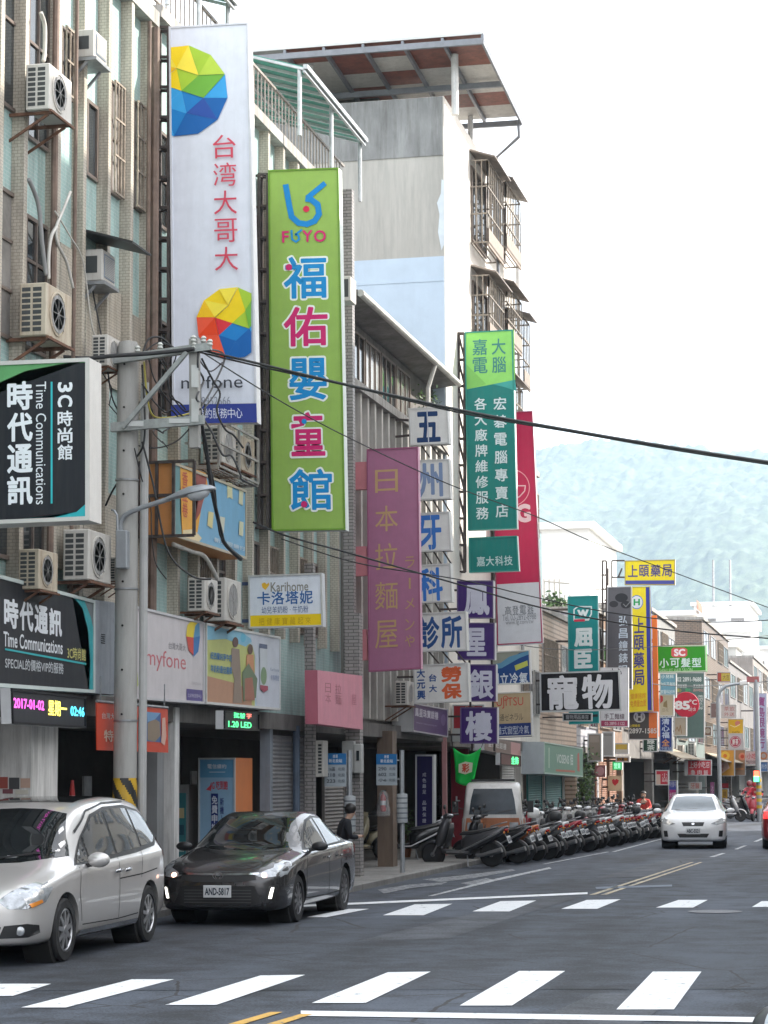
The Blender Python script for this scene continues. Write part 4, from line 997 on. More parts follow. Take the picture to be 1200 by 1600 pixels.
for (x, y) in ((FX - .2, y4a + 2.8), (FX - .2, y4a + 5.2), (FX - 4, y4a + 5.2)): mb.tube([(x, y, zt4 - .2), (x, y, zc1 + .1)], .08, 8)
mb.build('canopy_post', M('post_paint', (.62, .62, .6), .5, .1, .2, 3, dirt=.4), cn)
MB().box(-20, -13.5, y4a + 3.2, y4b, zt4 - .1, zt4 + 1.2).build('roof_room', DARKC, b4)
MB().box(-16, FX + .02, y4a, y4b, 2.9, 3.2).build('arcade_ceiling', DARKC, b4)
MB().box(-24, -14, y4a, y4b, 0, 2.9).build('shop_front', MATS['dim_shop_wall'], b4)

# --- farther houses along the same side
def house(label, px0, px1, zt, wmat, cols, rows, zbase=3.2, shop=BLACK, X=FX, back=-22, awn=None, name='shop_house', wfr=ALU, ground=True):
    a, b = yF(px0, X) + .02, yF(px1, X)
    t = thing(name, label, 'building', (X - 4, (a + b) / 2, 0))
    MB().box(back, X, a, b, zbase, zt).build('wall', wmat, t)
    MB().box(back - .1, X + .12, a + .01, b - .01, zt, zt + .18).build('roof_edge', CONC, t)
    for i in range(cols):
        for j in range(rows):
            w = (b - a) / cols; y0 = a + w * i + w * .14; h = (zt - zbase) / rows; z0 = zbase + h * j + h * .3
            window(t, y0, y0 + w * .72, z0, z0 + h * .5, X, 2, 1, frame=wfr, glass=GLASS if (i + j) % 3 else GLASSP, grille=RUSTG if (i * 2 + j) % 3 == 0 else None)
    if ground:
        MB().box(back, X - 2.6, a, b, 0, zbase - .3).build('shop_front', shop, t)
        MB().box(X - 3, X + .02, a, b, zbase - .3, zbase - .002).build('arcade_ceiling', DARKC, t)
        for y in (a + .02, b - .42): MB().box(X - .4, X - .01, y, y + .4, 0, zbase - .3).build('column', wmat, t)
    if awn:
        MB().hexa([(X, a + .3, zbase + .3), (X + 1.3, a + .3, zbase - .25), (X + 1.3, a + .3, zbase - .2), (X, a + .3, zbase + .36)], (0, b - a - .6, 0)).build('awning', awn, t)
    return t, a, b
BLIND = tile('louvred_cladding', (.62, .47, .36), (.58, .44, .34), (.3, .21, .15), 3.0, .16, .03, dirt=.2)
WTILE = tile('white_grid_tile', (.5, .5, .52), (.46, .46, .49), (.2, .2, .24), .3, .3, .03, dirt=.4, offset=0)
house('cream shop house behind the crimson sign', 806, 836, 12, CREAM, 3, 3)
house('tan louvred building beside the bright teal sign', 836, 892, 7.6, BLIND, 2, 1)
house('small white gridded tile house behind the black pet sign', 892, 925, 8.2, WTILE, 2, 2)
house('brown boarded house under the grey clock shop sign', 925, 962, 8.6, M('brown_boards', (.2, .13, .09), .7, 0, .3, 2, dirt=.5), 2, 2, shop=M('wood_shutter', (.16, .075, .04), .7, 0, .3, 2))
house('dark stained house behind the yellow pharmacy sign', 962, 1008, 9.4, DARKC, 3, 2)
house('grey rendered house under the green salon sign', 1008, 1046, 10.2, M('grey_render', (.25, .25, .24), .8, 0, .15, .8, dirt=.6), 3, 2, awn=M('beige_awning', (.34, .28, .20), .7))
house('grey green house behind the round red sign', 1046, 1088, 9.0, M('green_grey_render', (.19, .23, .215), .8, 0, .15, .8, dirt=.5), 3, 2)
house('brown tiled house with dark window strips behind the street lamp', 1088, 1128, 12.0, tile('brown_tile', (.24, .17, .12), (.2, .15, .11), (.1, .08, .07), .3, .12, .02, dirt=.5), 4, 3, awn=MATS['beige_awning'])
house('grey far house at the right end of the street', 1128, 1165, 10.5, M('far_grey', (.22, .21, .21), .8, 0, .15, .5, dirt=.6), 4, 2)
house('pale far house at the right picture edge', 1165, 1196, 12.5, M('far_pale', (.28, .25, .23), .8, 0, .15, .5, dirt=.5), 5, 3)

def block(label, px0, px1, pyt, Y, mat, depth=12, extra=None):
    """house standing back from the street, seen over the roofs"""
    p0, p1 = onY(px0, pyt, Y), onY(px1, pyt, Y)
    t = thing('apartment_building', label, 'building', ((p0.x + p1.x) / 2, Y + depth / 2, 0))
    MB().box(p0.x, p1.x, Y, Y + depth, 0, p0.z).build('wall', mat, t)
    MB().box(p0.x - .3, p1.x + .3, Y - .3, Y + depth + .3, p0.z, p0.z + .35).build('roof_edge', M('white_roof_edge', (.8, .8, .78), .7, 0, .05), t)
    n = max(2, int((p1.x - p0.x) / 3.2))
    for i in range(0 if Y == 112 else n):
        for k in range(int(p0.z / 3.3) - 1):
            x = p0.x + (p1.x - p0.x) * (i + .3) / n; z = p0.z - 2.4 - 3.3 * k
            f = MB().box(x, x + 1.3, Y - .04, Y - .002, z, z + 1.2).build('window', ALU, t)
            MB().box(x + .06, x + 1.24, Y - .05, Y - .041, z + .06, z + 1.14).build('pane', GLASSP, f)
    return t, p0, p1
FARW = M('far_white_wall', (.80, .80, .79), .7, 0, .04, .4, dirt=.12, dirtcol=(.6, .58, .54))
t, p0, p1 = block('bright white building with a flat roof left of the sign cluster, against the hill', 846, 920, 828, 112, FARW)
t, p0, p1 = block('white building with roof terraces under the hill, right of the green salon sign', 1084, 1172, 947, 215, FARW, 14)
mb = MB()
for x in (.35, .65): mb.tube([p0.lerp(p1, x), p0.lerp(p1, x) + Vector((0, 1, 4.5))], .12, 6)
mb.build('aerial', STEELG, t)
for k in (0, 1, 2):
    z = p0.z - 1.6 - 3.0 * k; MB().box(p0.x, p1.x + 1, 213.6, 214.99, z - 1.0, z).build('balcony', FARW, t)
t, p0, p1 = block('white house with a brown awning roof beside the yellow pharmacy sign', 1022, 1082, 963, 150, FARW, 9)
MB().hexa([p0 + Vector((3, -2, .3)), p1 + Vector((.5, -2, .3)), p1 + Vector((.5, -2, .55)), p0 + Vector((3, -2, .9))], (0, 4, 0)).build('roof_canopy', M('rust_sheet', (.3, .16, .11), .7, 0, .3), t)
block('low white far house under the hill at the right edge', 1165, 1225, 1015, 235, FARW, 10)
block('pale grey far house between the white building and the lamp', 1100, 1150, 1012, 205, M('far_grey_wall', (.5, .5, .48), .7, 0, .06, .5), 8)

# --- other side of the street, outside the picture to the right: it shades the street and shows in car windows
CREAM2 = M('bright_cream_paint', (.78, .75, .68), .7, 0, .05, 2)
for lab, ya_, yb_, h, mt in (('low cream shop row across the street, nearest', -30, 18, 8, CREAM2), ('low pale shop house across the street, second from the camera', 18.1, 32, 9.5, CREAM2), ('tall white apartment block across the street', 32.1, 60, 23, FARW), ('white apartment block across the street before the side lane', 60.1, 91, 20.5, CREAM2), ('pale house row across the street beyond the side lane', 112, 260, 15, CREAM2)):
    t = thing('apartment_building', lab, 'building', (8, (ya_ + yb_) / 2, 0))
    MB().box(2.6, 16, ya_, yb_, 3.4, h).build('wall', mt, t)
    MB().box(5.2, 16, ya_, yb_, 0, 3.4).build('shop_front', M('shop_glass_front', (.1, .1, .1), .3, 0, .5, .6), t)
    y = ya_ + .3
    while y < yb_ - .6:
        MB().box(2.62, 3.05, y, y + .45, 0, 3.39).build('column', mt, t); y += 4.6
    for k in range(int((h - 4) / 3.1)):
        y = ya_ + 1.2
        while y < yb_ - 2.4:
            z = 4.5 + 3.1 * k
            f = MB().box(2.53, 2.598, y, y + 1.9, z, z + 1.5).build('window', ALU, t)
            MB().box(2.5, 2.529, y + .08, y + 1.82, z + .08, z + 1.42).build('pane', GLASS, f)
            y += 3.4

# ------------------------------------------------------------------ shop fascias lying along the wall
def wallsign(name, label, q, X, face, items, **k):
    return sign(name, label, 'sign', q, ('X', X), face, items, **k)
w_ = (.72, .75, .78)
wallsign('shop_fascia', 'black phone shop fascia with white lettering and a teal curve, under the projecting black box', [(-60, 882), (147, 938), (147, 1083), (-60, 1070)], -10.72, hexc('22242a'), [
    ('poly', [(108, 929), (146, 939), (146, 1082), (138, 1081), (140, 1030), (136, 985), (126, 950)], hexc('2f9aa0')), ('poly', [(128, 935), (146, 939), (146, 985), (141, 965)], hexc('6f7678')),
    ('poly', [(-60, 1062), (-20, 1072), (60, 1077), (138, 1080), (138, 1083), (-60, 1070)], hexc('4f9a98')),
    ('t', '時代通訊', (-2, 931, 91, 995), w_, .035, 'h'), ('t', 'Time Communications', (-2, 985, 91, 1022), w_, .015), ('t', '3C時尚館', (99, 1009, 131, 1033), hexc('c8c478'), .01),
    ('poly', [(0, 1012), (132, 1036), (132, 1039), (0, 1015)], hexc('36a8ac')), ('t', 'SPECIAL的價格VIP的服務', (0, 1025, 92, 1053), (.5, .53, .55), .01)], th=.4, frame=(.5, .56, .54), fw=.05, side=(.4, .44, .48))
wallsign('shop_fascia', 'white phone shop fascia with thin red lettering and rainbow ball, right of utility pole', [(205, 945), (318, 972), (318, 1100), (205, 1092)], -10.72, hexc('c9c3c4'), [
    ('t', 'myfone', (226, 1012, 288, 1054), hexc('c26a70'), .0), ('t', '台灣大哥大', (260, 1002, 288, 1018), hexc('7a787c'), .0, 'h'), ('rect', (289, 1076, 316, 1099), hexc('554a84')), ('t', '北投特約服務中心', (291, 1083, 314, 1091), (.5, .48, .6), 0, 'h'),
    ('t', '28952666', (297, 1065, 313, 1071), (.45, .43, .45), 0),
    ('poly', [(299, 968), (310, 970), (311, 994), (300, 996), (288, 994), (290, 976)], hexc('e2c83a')), ('poly', [(310, 970), (311, 994), (300, 996), (303, 978)], hexc('5a9ac0')), ('poly', [(288, 994), (300, 996), (300, 1024), (292, 1016)], hexc('c84a40')), ('poly', [(300, 996), (311, 994), (308, 1018), (300, 1026)], hexc('2c72b0')),
    ('poly', [(206, 1025), (212, 1040), (214, 1070), (206, 1090)], hexc('a8b84a'))], th=.38, frame=(.55, .54, .55), fw=.04, worn=.12)
wallsign('shop_fascia', 'advert fascia with children in a green meadow, right of the white phone fascia', [(321, 973), (437, 995), (437, 1110), (321, 1100)], -10.72, hexc('bcd2dc'), [
    ('poly', [(322, 990), (360, 990), (395, 1010), (395, 1104), (322, 1099)], hexc('b8bd72')), ('poly', [(322, 1056), (360, 1066), (390, 1078), (390, 1104), (322, 1099)], hexc('b0856a')), ('poly', [(322, 975), (370, 984), (392, 1000), (380, 1010), (350, 998), (322, 1000)], hexc('7fb6cc')),
    ('poly', [(386, 986), (436, 996), (436, 1109), (398, 1105), (394, 1060), (396, 1030)], hexc('c6cbd4')),
    ('disc', (376, 996, 4, 7), hexc('58aec8')), ('disc', (364, 1003, 4.5, 8), hexc('5a4038')), ('poly', [(358, 1012), (370, 1014), (372, 1050), (374, 1098), (360, 1098), (362, 1060), (357, 1040)], hexc('8a7a6c')), ('disc', (387, 1014, 4, 8), hexc('5a4234')),
    ('poly', [(381, 1022), (392, 1023), (394, 1060), (380, 1062)], hexc('c48a62')), ('poly', [(374, 1050), (384, 1036), (398, 1060), (396, 1090), (376, 1096)], hexc('64785a')), ('poly', [(378, 1060), (390, 1058), (394, 1094), (378, 1094)], hexc('a06a58')),
    ('t', '紐西蘭純淨牛奶', (327, 1018, 358, 1034), hexc('3f78a8'), .02), ('t', '羊奶粉最佳選擇', (327, 1038, 358, 1054), hexc('3f78a8'), .02),
    ('poly', [(401, 1005), (414, 1007), (415, 1078), (408, 1082), (402, 1076)], hexc('c2c8cc')), ('poly', [(401, 1005), (414, 1007), (414, 1014), (401, 1012)], hexc('4a5a78')), ('disc', (408, 1056, 5, 14), hexc('7a9470')), ('poly', [(402, 1070), (415, 1072), (415, 1078), (408, 1082), (402, 1076)], hexc('a04a5a')),
    ('t', 'Karihome', (419, 1043, 434, 1050), hexc('7a8aa0'), 0), ('t', '卡洛塔妮', (419, 1054, 434, 1064), hexc('6078a0'), 0, 'h')], th=.38, frame=(.6, .6, .58), fw=.04)
wallsign('shop_fascia', 'faded pink blank board with worn characters, under the pink sign', [(496, 1047), (566, 1056), (567, 1140), (497, 1131)], -10.24, hexc('d68a9a'), [('t', '日本', (507, 1066, 516, 1100), hexc('a8606e'), 0, 'v'), ('t', '拉麵', (522, 1068, 532, 1102), hexc('a8606e'), 0, 'v'), ('t', '屋', (548, 1085, 556, 1102), hexc('b8667a'), 0)], th=.24, frame=None, side=hexc('b86a7a'), worn=.5)
wallsign('shop_fascia', 'purple jeweller fascia with pale characters, left of the lowest purple box', [(645, 1098), (699, 1108), (699, 1152), (645, 1143)], -10.7, hexc('543a66'), [('t', '鳳星珠寶銀樓', (648, 1106, 684, 1125), (.55, .52, .58), .02, 'h'), ('t', 'SINCE 1962 JEWELRY', (650, 1128, 682, 1136), (.35, .3, .42), 0), ('disc', (692, 1125, 4, 9), hexc('6f5a80'))], th=.5, frame=(.45, .42, .45), fw=.03, side=(.5, .5, .5))
wallsign('shop_fascia', 'brown fascia with white characters and a pink end, right of the lowest purple box', [(757, 1150), (813, 1162), (813, 1184), (757, 1172)], -10.7, hexc('7a665e'), [('t', '金香紙銀樓', (762, 1156, 790, 1172), (.6, .58, .56), .02, 'h'), ('poly', [(797, 1159), (813, 1162), (813, 1184), (797, 1180)], hexc('b88a88'))], th=.4, frame=None)
rt, P = wallsign('shop_fascia', 'pale green shop fascia with white lettering over teal shutters', [(850, 1159), (910, 1169), (910, 1214), (850, 1209)], -10.3, hexc('6f9a86'), [('t', 'VOSENS 佰', (868, 1175, 894, 1196), (.62, .7, .66), .02), ('poly', [(867, 1202), (897, 1204), (897, 1207), (867, 1205)], hexc('b8604a')), ('rect', (856, 1168, 858, 1200), hexc('a8c0b0')), ('poly', [(901, 1178), (904, 1176), (905, 1206), (901, 1204)], hexc('b05a50'))], th=.9, frame=(.5, .62, .56), fw=.04, side=(.42, .47, .5))

# torn box sign
Xb = -10.5
rt, P = wallsign('torn_sign_box', 'old torn box sign with a sun bleached blue and yellow poster, behind the street lamp', [(271, 722), (384, 766), (384, 874), (271, 838)], Xb, hexc('6fa3c2'), [
    ('poly', [(271, 722), (318, 738), (322, 760), (312, 790), (306, 830), (300, 848), (271, 838)], hexc('d89a2c'), 'torn_poster'), ('poly', [(300, 734), (320, 742), (316, 775), (310, 800), (302, 815), (308, 770)], hexc('8a3a30'), 'torn_poster'),
    ('poly', [(271, 722), (280, 725), (280, 800), (283, 842), (271, 838)], hexc('5f8a8c'), 'torn_poster'), ('poly', [(284, 828), (300, 826), (312, 840), (306, 848), (284, 843)], hexc('d6c39a'), 'torn_poster'),
    ('t', '香豆卷', (283, 734, 291, 810), hexc('b8502c'), .02, 'v'), ('poly', [(352, 752), (360, 755), (361, 780), (356, 776), (352, 778)], hexc('c6c49a'), 'torn_poster'), ('poly', [(372, 764), (379, 768), (378, 790), (371, 786)], hexc('c4c2a0'), 'torn_poster'),
    ('poly', [(322, 798), (330, 800), (328, 825), (320, 820)], hexc('cfc48c'), 'torn_poster'), ('poly', [(340, 806), (348, 808), (346, 832), (339, 830)], hexc('c6c6b4'), 'torn_poster'), ('poly', [(372, 814), (379, 816), (378, 838), (371, 835)], hexc('c6c6a8'), 'torn_poster'), ('t', '新光眼鏡行', (330, 838, 382, 862), hexc('b8c8d0'), .02, 'h')],
    th=.55, frame=hexc('b0a690'), fw=.04, side=hexc('c88a52'))
mb = MB()
a = P.w[0] + Vector((.02, -.05, 0))
for k in (0, .45, 1):
    z = P.w[0].z + (P.w[3].z - P.w[0].z) * k; mb.bar((-11.1, a.y, z), (Xb + .35, a.y, z), .045)
for x in (-11.05, -10.75, Xb + .02, Xb + .35): mb.bar((x, a.y, P.w[0].z), (x, a.y, P.w[3].z), .045)
mb.build('steel_frame', STEEL, rt)

# electronic boards
LEDB = paint(hexc('2a2c30'))
rt, P = wallsign('display_board', 'long electronic date display glowing magenta, yellow and cyan under the black fascia', [(17, 1075), (133, 1089), (133, 1138), (19, 1131)], -10.55, hexc('34363b'), [], th=.14, frame=hexc('15161a'), fw=.03)
for txt, rc, c in (('2017-01-02', (20, 1090, 66, 1110), (1.0, .12, .75)), ('星期一', (72, 1093, 102, 1120), (1.0, .85, .15)), ('02:46', (108, 1103, 131, 1120), (.1, .75, 1.0))):
    mb = MB(); put_text(mb, P, txt, rc, .02, 's', .006); mb.build('lettering', paint(c, .5, 0, .75), rt, fix=False)
rt, P = wallsign('display_board', 'small electronic board with green running letters under the meadow advert', [(350, 1110), (404, 1115), (404, 1142), (350, 1139)], -10.5, hexc('26282a'), [], th=.14, frame=hexc('1a1b1d'), fw=.02)
for txt, rc, c in (('批發', (364, 1111, 382, 1123), (.1, .9, .3)), ('1.20 LED', (356, 1126, 392, 1138), (.1, .9, .3)), ('字', (384, 1114, 392, 1123), (.9, .2, .15))):
    mb = MB(); put_text(mb, P, txt, rc, .02, 's', .006); mb.build('lettering', paint(c, .5, 0, .7), rt, fix=False)
rt, P = wallsign('display_board', 'red and green electronic board under the brown fascia', [(782, 1176), (813, 1181), (813, 1198), (782, 1195)], -10.6, hexc('6a3a36'), [], th=.14, frame=hexc('3a2a28'), fw=.02)
mb = MB(); put_text(mb, P, '金飾', (798, 1181, 810, 1195), .02, 'h', .006); mb.build('lettering', paint((.1, .9, .3), .5, 0, .7), rt, fix=False)
rt, P = sign('display_board', 'small glowing green board above the wooden shutters', 'sign', (957, 1190, 972, 1203), ('Y', yF(948)), hexc('2f9a5c'), [('t', '營業', (959, 1192, 970, 1201), (.3, .9, .5), 0, 'h')], th=.2, frame=None, lit=.3)

# cloth banner on the arcade edge
rt, P = wallsign('cloth_banner', 'orange red cloth banner with a street picture hanging behind the utility pole', [(151, 1097), (262, 1107), (263, 1176), (152, 1172)], -10.6, hexc('c8482f'), [
    ('t', '台灣大哥大', (158, 1113, 190, 1125), (.6, .52, .5), .01, 'h'), ('poly', [(226, 1112), (250, 1114), (250, 1160), (226, 1158)], hexc('43618f'), 'picture'), ('poly', [(228, 1130), (238, 1122), (248, 1128), (249, 1150), (240, 1159), (228, 1156)], hexc('8a7a68'), 'picture'), ('poly', [(227, 1112), (249, 1114), (240, 1124), (228, 1128)], hexc('6c93b8'), 'picture'),
    ('poly', [(252, 1122), (257, 1121), (259, 1150), (256, 1165), (250, 1160), (252, 1140)], hexc('d0a898'), 'picture'), ('poly', [(213, 1118), (222, 1119), (222, 1160), (213, 1159)], hexc('c9b0b0'), 'picture'), ('t', '特惠', (160, 1140, 190, 1160), (.65, .5, .4), .02, 'h')], th=.012, frame=None, side=hexc('c8482f'))
mb = MB(); mb.tube([P.at(0, -.02), P.at(1, -.02)], .02, 6)
for u in (.05, .95): mb.bar(P.at(u, -.02), P.at(u, -.02) + Vector((0, 0, .35)), .015)
mb.build('hanging_rail', STEELG, rt)

# metal cabinet between the fascias
p = [onX(x, y, -10.72) for x, y in ((149, 937), (179, 941), (179, 1086), (149, 1084))]
t = thing('metal_cabinet', 'tall grey metal cabinet on the wall between the black and white fascias', 'cabinet', p[3])
MB().hexa(p, (-.36, 0, 0)).build('casing', M('cabinet_grey', (.26, .29, .33), .5, .1, .15, 3, dirt=.4), t, bevel=.01)
mb = MB()
for i in range(5): z = p[3].z + .72 + .03 * i; mb.box(-10.722, -10.712, p[0].y + .25, p[0].y + .4, z, z + .012)
mb.build('vent', BLACK, t)

# ------------------------------------------------------------------ arcade: columns, shutters, goods
def pier(root, px0, px1, pyt, X, mat, name='column', zb=0., d=None):
    """upright whose street corner stands at px1 on plane X"""
    y = yF(px1, X, 1150); a = onY(px0, 1150, y); b = onY(px1, 1150, y); zt = onY(px1, pyt, y).z
    return MB().box(a.x, b.x, y, y + (d or (b.x - a.x)), zb, zt).build(name, mat, root)
SHUT = M('grey_shutter', (.25, .245, .25), .55, .2, .15, 2, dirt=.4)
def shutter(root, px0, px1, X, mat, zt=2.9, zb=.12, name='shutter'):
    a, b = yF(px0, X, 1200), yF(px1, X, 1200); mb = MB(); n = int((zt - zb) / .075)
    for i in range(n):
        z = zb + (zt - zb) * i / n; h = (zt - zb) / n
        mb.face([(X, a, z), (X, b, z), (X + .018, b, z + h * .5), (X + .018, a, z + h * .5)]); mb.face([(X + .018, a, z + h * .5), (X + .018, b, z + h * .5), (X, b, z + h), (X, a, z + h)])
    mb.box(X - .03, X + .03, a - .06, a, zb, zt); mb.box(X - .03, X + .03, b, b + .06, zb, zt)
    return mb.build(name, mat, root, fix=False)
WHITEP = M('white_pillar_paint', (.72, .71, .69), .6, 0, .1, 2, dirt=.7)
GREYP = M('grey_pillar_paint', (.24, .245, .25), .6, 0, .1, 2, dirt=.4)
pier(b1, -60, 49, 1120, -10.9, WHITEP, 'shop_wall'); pier(b1, 55, 78, 1120, -11.0, WHITEP)
pier(b1, 214, 246, 1105, -11.0, GREYP); pier(b2, 250, 273, 1105, -10.95, WHITEP)
pier(b2, 406, 422, 1120, -11.05, M('blue_grey_paint', (.23, .26, .3), .6, 0, .15, 2, dirt=.4)); pier(b2, 476, 490, 880, -10.75, GREYT); pier(b2, 540, 562, 958, -10.35, GREYT, d=.3)
WOODP = M('wood_panel', (.16, .115, .085), .6, 0, .35, 3, stretch=.2)
pier(b3, 589, 613, 1142, -10.75, WOODP, d=.45)
pier(b3, 690, 697, 1150, -10.9, M('pink_pillar', (.45, .22, .22), .6, 0, .1)); 
shutter(b2, 424, 474, -11.1, SHUT); shutter(b2, 506, 536, -11.2, M('brown_grey_shutter', (.22, .20, .185), .6, .1, .15, 2, dirt=.4), zt=2.6)
MB().tube([(-11, yF(462, -11), .1), (-11, yF(462, -11), 3.1)], .07, 8).build('drain_pipe', M('blue_pipe', (.08, .11, .16), .5, 0, .2), b2)
TEALS = M('teal_shutter', (.03, .20, .20), .5, .1, .15, 2, dirt=.2)
gs = [c for c in bpy.data.objects if c.get('label', '').startswith('tan louvred')][0]
shutter(gs, 824, 845, -11.0, TEALS); shutter(gs, 852, 876, -11.0, TEALS); pier(gs, 845, 850, 1205, -10.9, WHITEP); pier(gs, 877, 880, 1205, -10.9, WHITEP)
bw = [c for c in bpy.data.objects if c.get('label', '').startswith('brown boarded')][0]
WSH = M('wood_shutter_slats', (.20, .09, .05), .6, 0, .2, 2, dirt=.3)
shutter(bw, 930, 947, -11.05, WSH); shutter(bw, 951, 962, -11.05, WSH)
shutter(b4, 783, 803, -11.1, M('white_shutter', (.5, .5, .48), .5, .1, .1, 2, dirt=.3))
pier(b4, 704, 731, 1150, -11.6, M('red_panel', (.30, .03, .045), .5, 0, .15), 'red_panel', d=.15)
mb = MB(); P = Panel((708, 1235, 722, 1255), ('Y', yF(731, -11.6, 1150) - .004)); put_text(mb, P, 'L', (712, 1244, 719, 1252), .05, 's', .0); mb.build('lettering', paint(WHITE), b4, fix=False)
# shop interiors seen through the arcade: shelves and lamps
def lightbox(label, q, Y, depth, face, items, side, name='lightbox_stand'):
    P0 = Panel(q, ('Y', Y)); rt, P = sign(name, label, 'sign', q, ('Y', Y), face, items, th=depth, frame=(.5, .52, .54), fw=.03, side=side); return rt, P
Yb = yF(368, -11.3, 1240)
q = [(310, 1184), (368, 1184), (368, 1340), (310, 1340)]
rt, P = lightbox('pale blue lightbox advert with navy strip and orange side standing in the arcade', q, Yb, 1.1, hexc('8fb3cf'), [
    ('rect', (311, 1184, 367, 1215), hexc('5f97bd')), ('t', '電信續約', (324, 1194, 354, 1201), (.7, .75, .8), .01, 'h'), ('rect', (327, 1206, 352, 1207), hexc('c8dae6')), ('t', '4G 吃到飽', (328, 1220, 356, 1234), hexc('c4424c'), .02), ('poly', [(322, 1234), (330, 1226), (330, 1236)], hexc('c4424c')),
    ('rect', (330, 1240, 341, 1336), hexc('2a3a78')), ('t', '免費申辦續約', (331, 1243, 340, 1330), (.65, .7, .8), .02, 'v'), ('t', '新機上市', (344, 1246, 350, 1300), hexc('3a4a80'), .02, 'v')], hexc('d8814a'))
b0 = P.w[2]; MB().box(P.w[3].x, P.w[2].x, Yb, Yb + 1.1, .12, b0.z).build('plinth', GREYP, rt)
Yc2 = yF(293, -12.2, 1260)
p0 = onY(270, 1226, Yc2); p1 = onY(294, 1300, Yc2)
t = thing('display_case', 'glass phone display case with teal posters in the arcade left of the lightbox', 'case', ((p0.x + p1.x) / 2, Yc2, .12))
MB().box(p0.x, p1.x, Yc2, Yc2 + .7, .12, p0.z).build('casing', GREYP, t)
MB().box(p0.x + .04, p1.x - .04, Yc2 - .02, Yc2 - .001, .7, p0.z - .15).build('poster', paint(hexc('3f7f86')), t)
for k in range(3): MB().box(p0.x + .07, p1.x - .07, Yc2 - .03, Yc2 - .021, .8 + .3 * k, .98 + .3 * k).build('poster', paint(hexc(('9fb8b4', '2f5a6a', 'c4b890')[k])), t)
Ys = yF(49, -10.9, 1230) - .03
for k, (x0, y0, x1, y1, c) in enumerate(((-8, 1214, 12, 1232, 'a0524a'), (14, 1215, 30, 1233, '4a4a4c'), (32, 1216, 47, 1231, 'b89a8a'), (4, 1233, 20, 1240, '7a4a52'), (24, 1234, 44, 1241, 'c0bcb0'))):
    q = [onY(x, y, Ys) for x, y in ((x0, y0), (x1, y0), (x1, y1), (x0, y1))]
    t = tagit(MB().hexa(q, (0, .006, 0)).build('poster', paint(hexc(c))), ('reddish poster at the left end of the white shop wall', 'dark grey poster in the middle of the white shop wall', 'tan poster at the right end of the white shop wall', 'small maroon flyer low on the white shop wall', 'small pale flyer low on the white shop wall')[k], 'poster', 'posters on the white shop wall')
Yst = yF(273, -10.95, 1250) - .012
for k, (y0, c) in enumerate(((1186, 'b8626a'), (1212, '8f8a90'), (1244, 'c4b4b0'), (1270, 'a06a68'))):
    q = [onY(x, y, Yst) for x, y in ((253, y0), (270, y0), (270, y0 + 16), (253, y0 + 16))]
    tagit(MB().hexa(q, (0, .006, 0)).build('sticker', paint(hexc(c))), ('pink sticker topmost on the white pillar', 'grey sticker second from the top on the white pillar', 'pale sticker third from the top on the white pillar', 'dull red sticker lowest on the white pillar')[k], 'sticker', 'stickers on the white pillar')
# slim red warning post seen over the van roof
c = onX(113, 1219, -11.4); t = thing('warning_post', 'slim red warning post standing in front of the dark shop door', 'post', (c.x, c.y, .12))
MB().lathe((c.x, c.y, .12), (0, 0, 1), [(.14, 0), (.14, .05), (.045, .07), (.04, c.z - .3), (.02, c.z - .12)], 14).build('post', M('cone_red', (.6, .05, .05), .5, 0, .1), t, smooth=True)
MB().lathe((c.x, c.y, c.z - .3), (0, 0, 1), [(.0445, 0), (.043, .08)], 14).build('stripe', paint(WHITE), t, smooth=True)
# dim goods inside the shops: each a shelf rack thing
def rack(label, px, X, w, h, cols, back=.35):
    y = yF(px, X, 1200); t = thing('shelf_rack', label, 'shelf', (X, y, .12)); mb = MB()
    for k in range(4): mb.box(X - w, X, y, y + back, .15 + k * h / 4, .19 + k * h / 4)
    for x in (X - w, X - .04): mb.box(x, x + .04, y, y + back, .19, h + .15)
    mb.build('frame', STEELG, t); rnd = random.Random(px)
    for k in range(3):
        x = X - w + .06
        while x < X - .25:
            ww = rnd.uniform(.1, .24); MB().box(x, x + ww, y + .03, y + back - .05, .195 + k * h / 4, .195 + k * h / 4 + rnd.uniform(.15, h / 4 - .08)).build('boxed_goods', paint(hexc(rnd.choice(cols))), t); x += ww + .02
    return t
rack('shelf of boxed goods in the dark shop left of the pole', 132, -12.6, 1.6, 2.0, ['6a5a4a', '8a3a3a', '3a4a6a', 'a09a8a'])
rack('shelf of boxed goods behind the lightbox in the arcade', 300, -13.2, 1.4, 2.1, ['4a5a5a', '8a7a6a', '3a3a4a', '9a9a9a'])

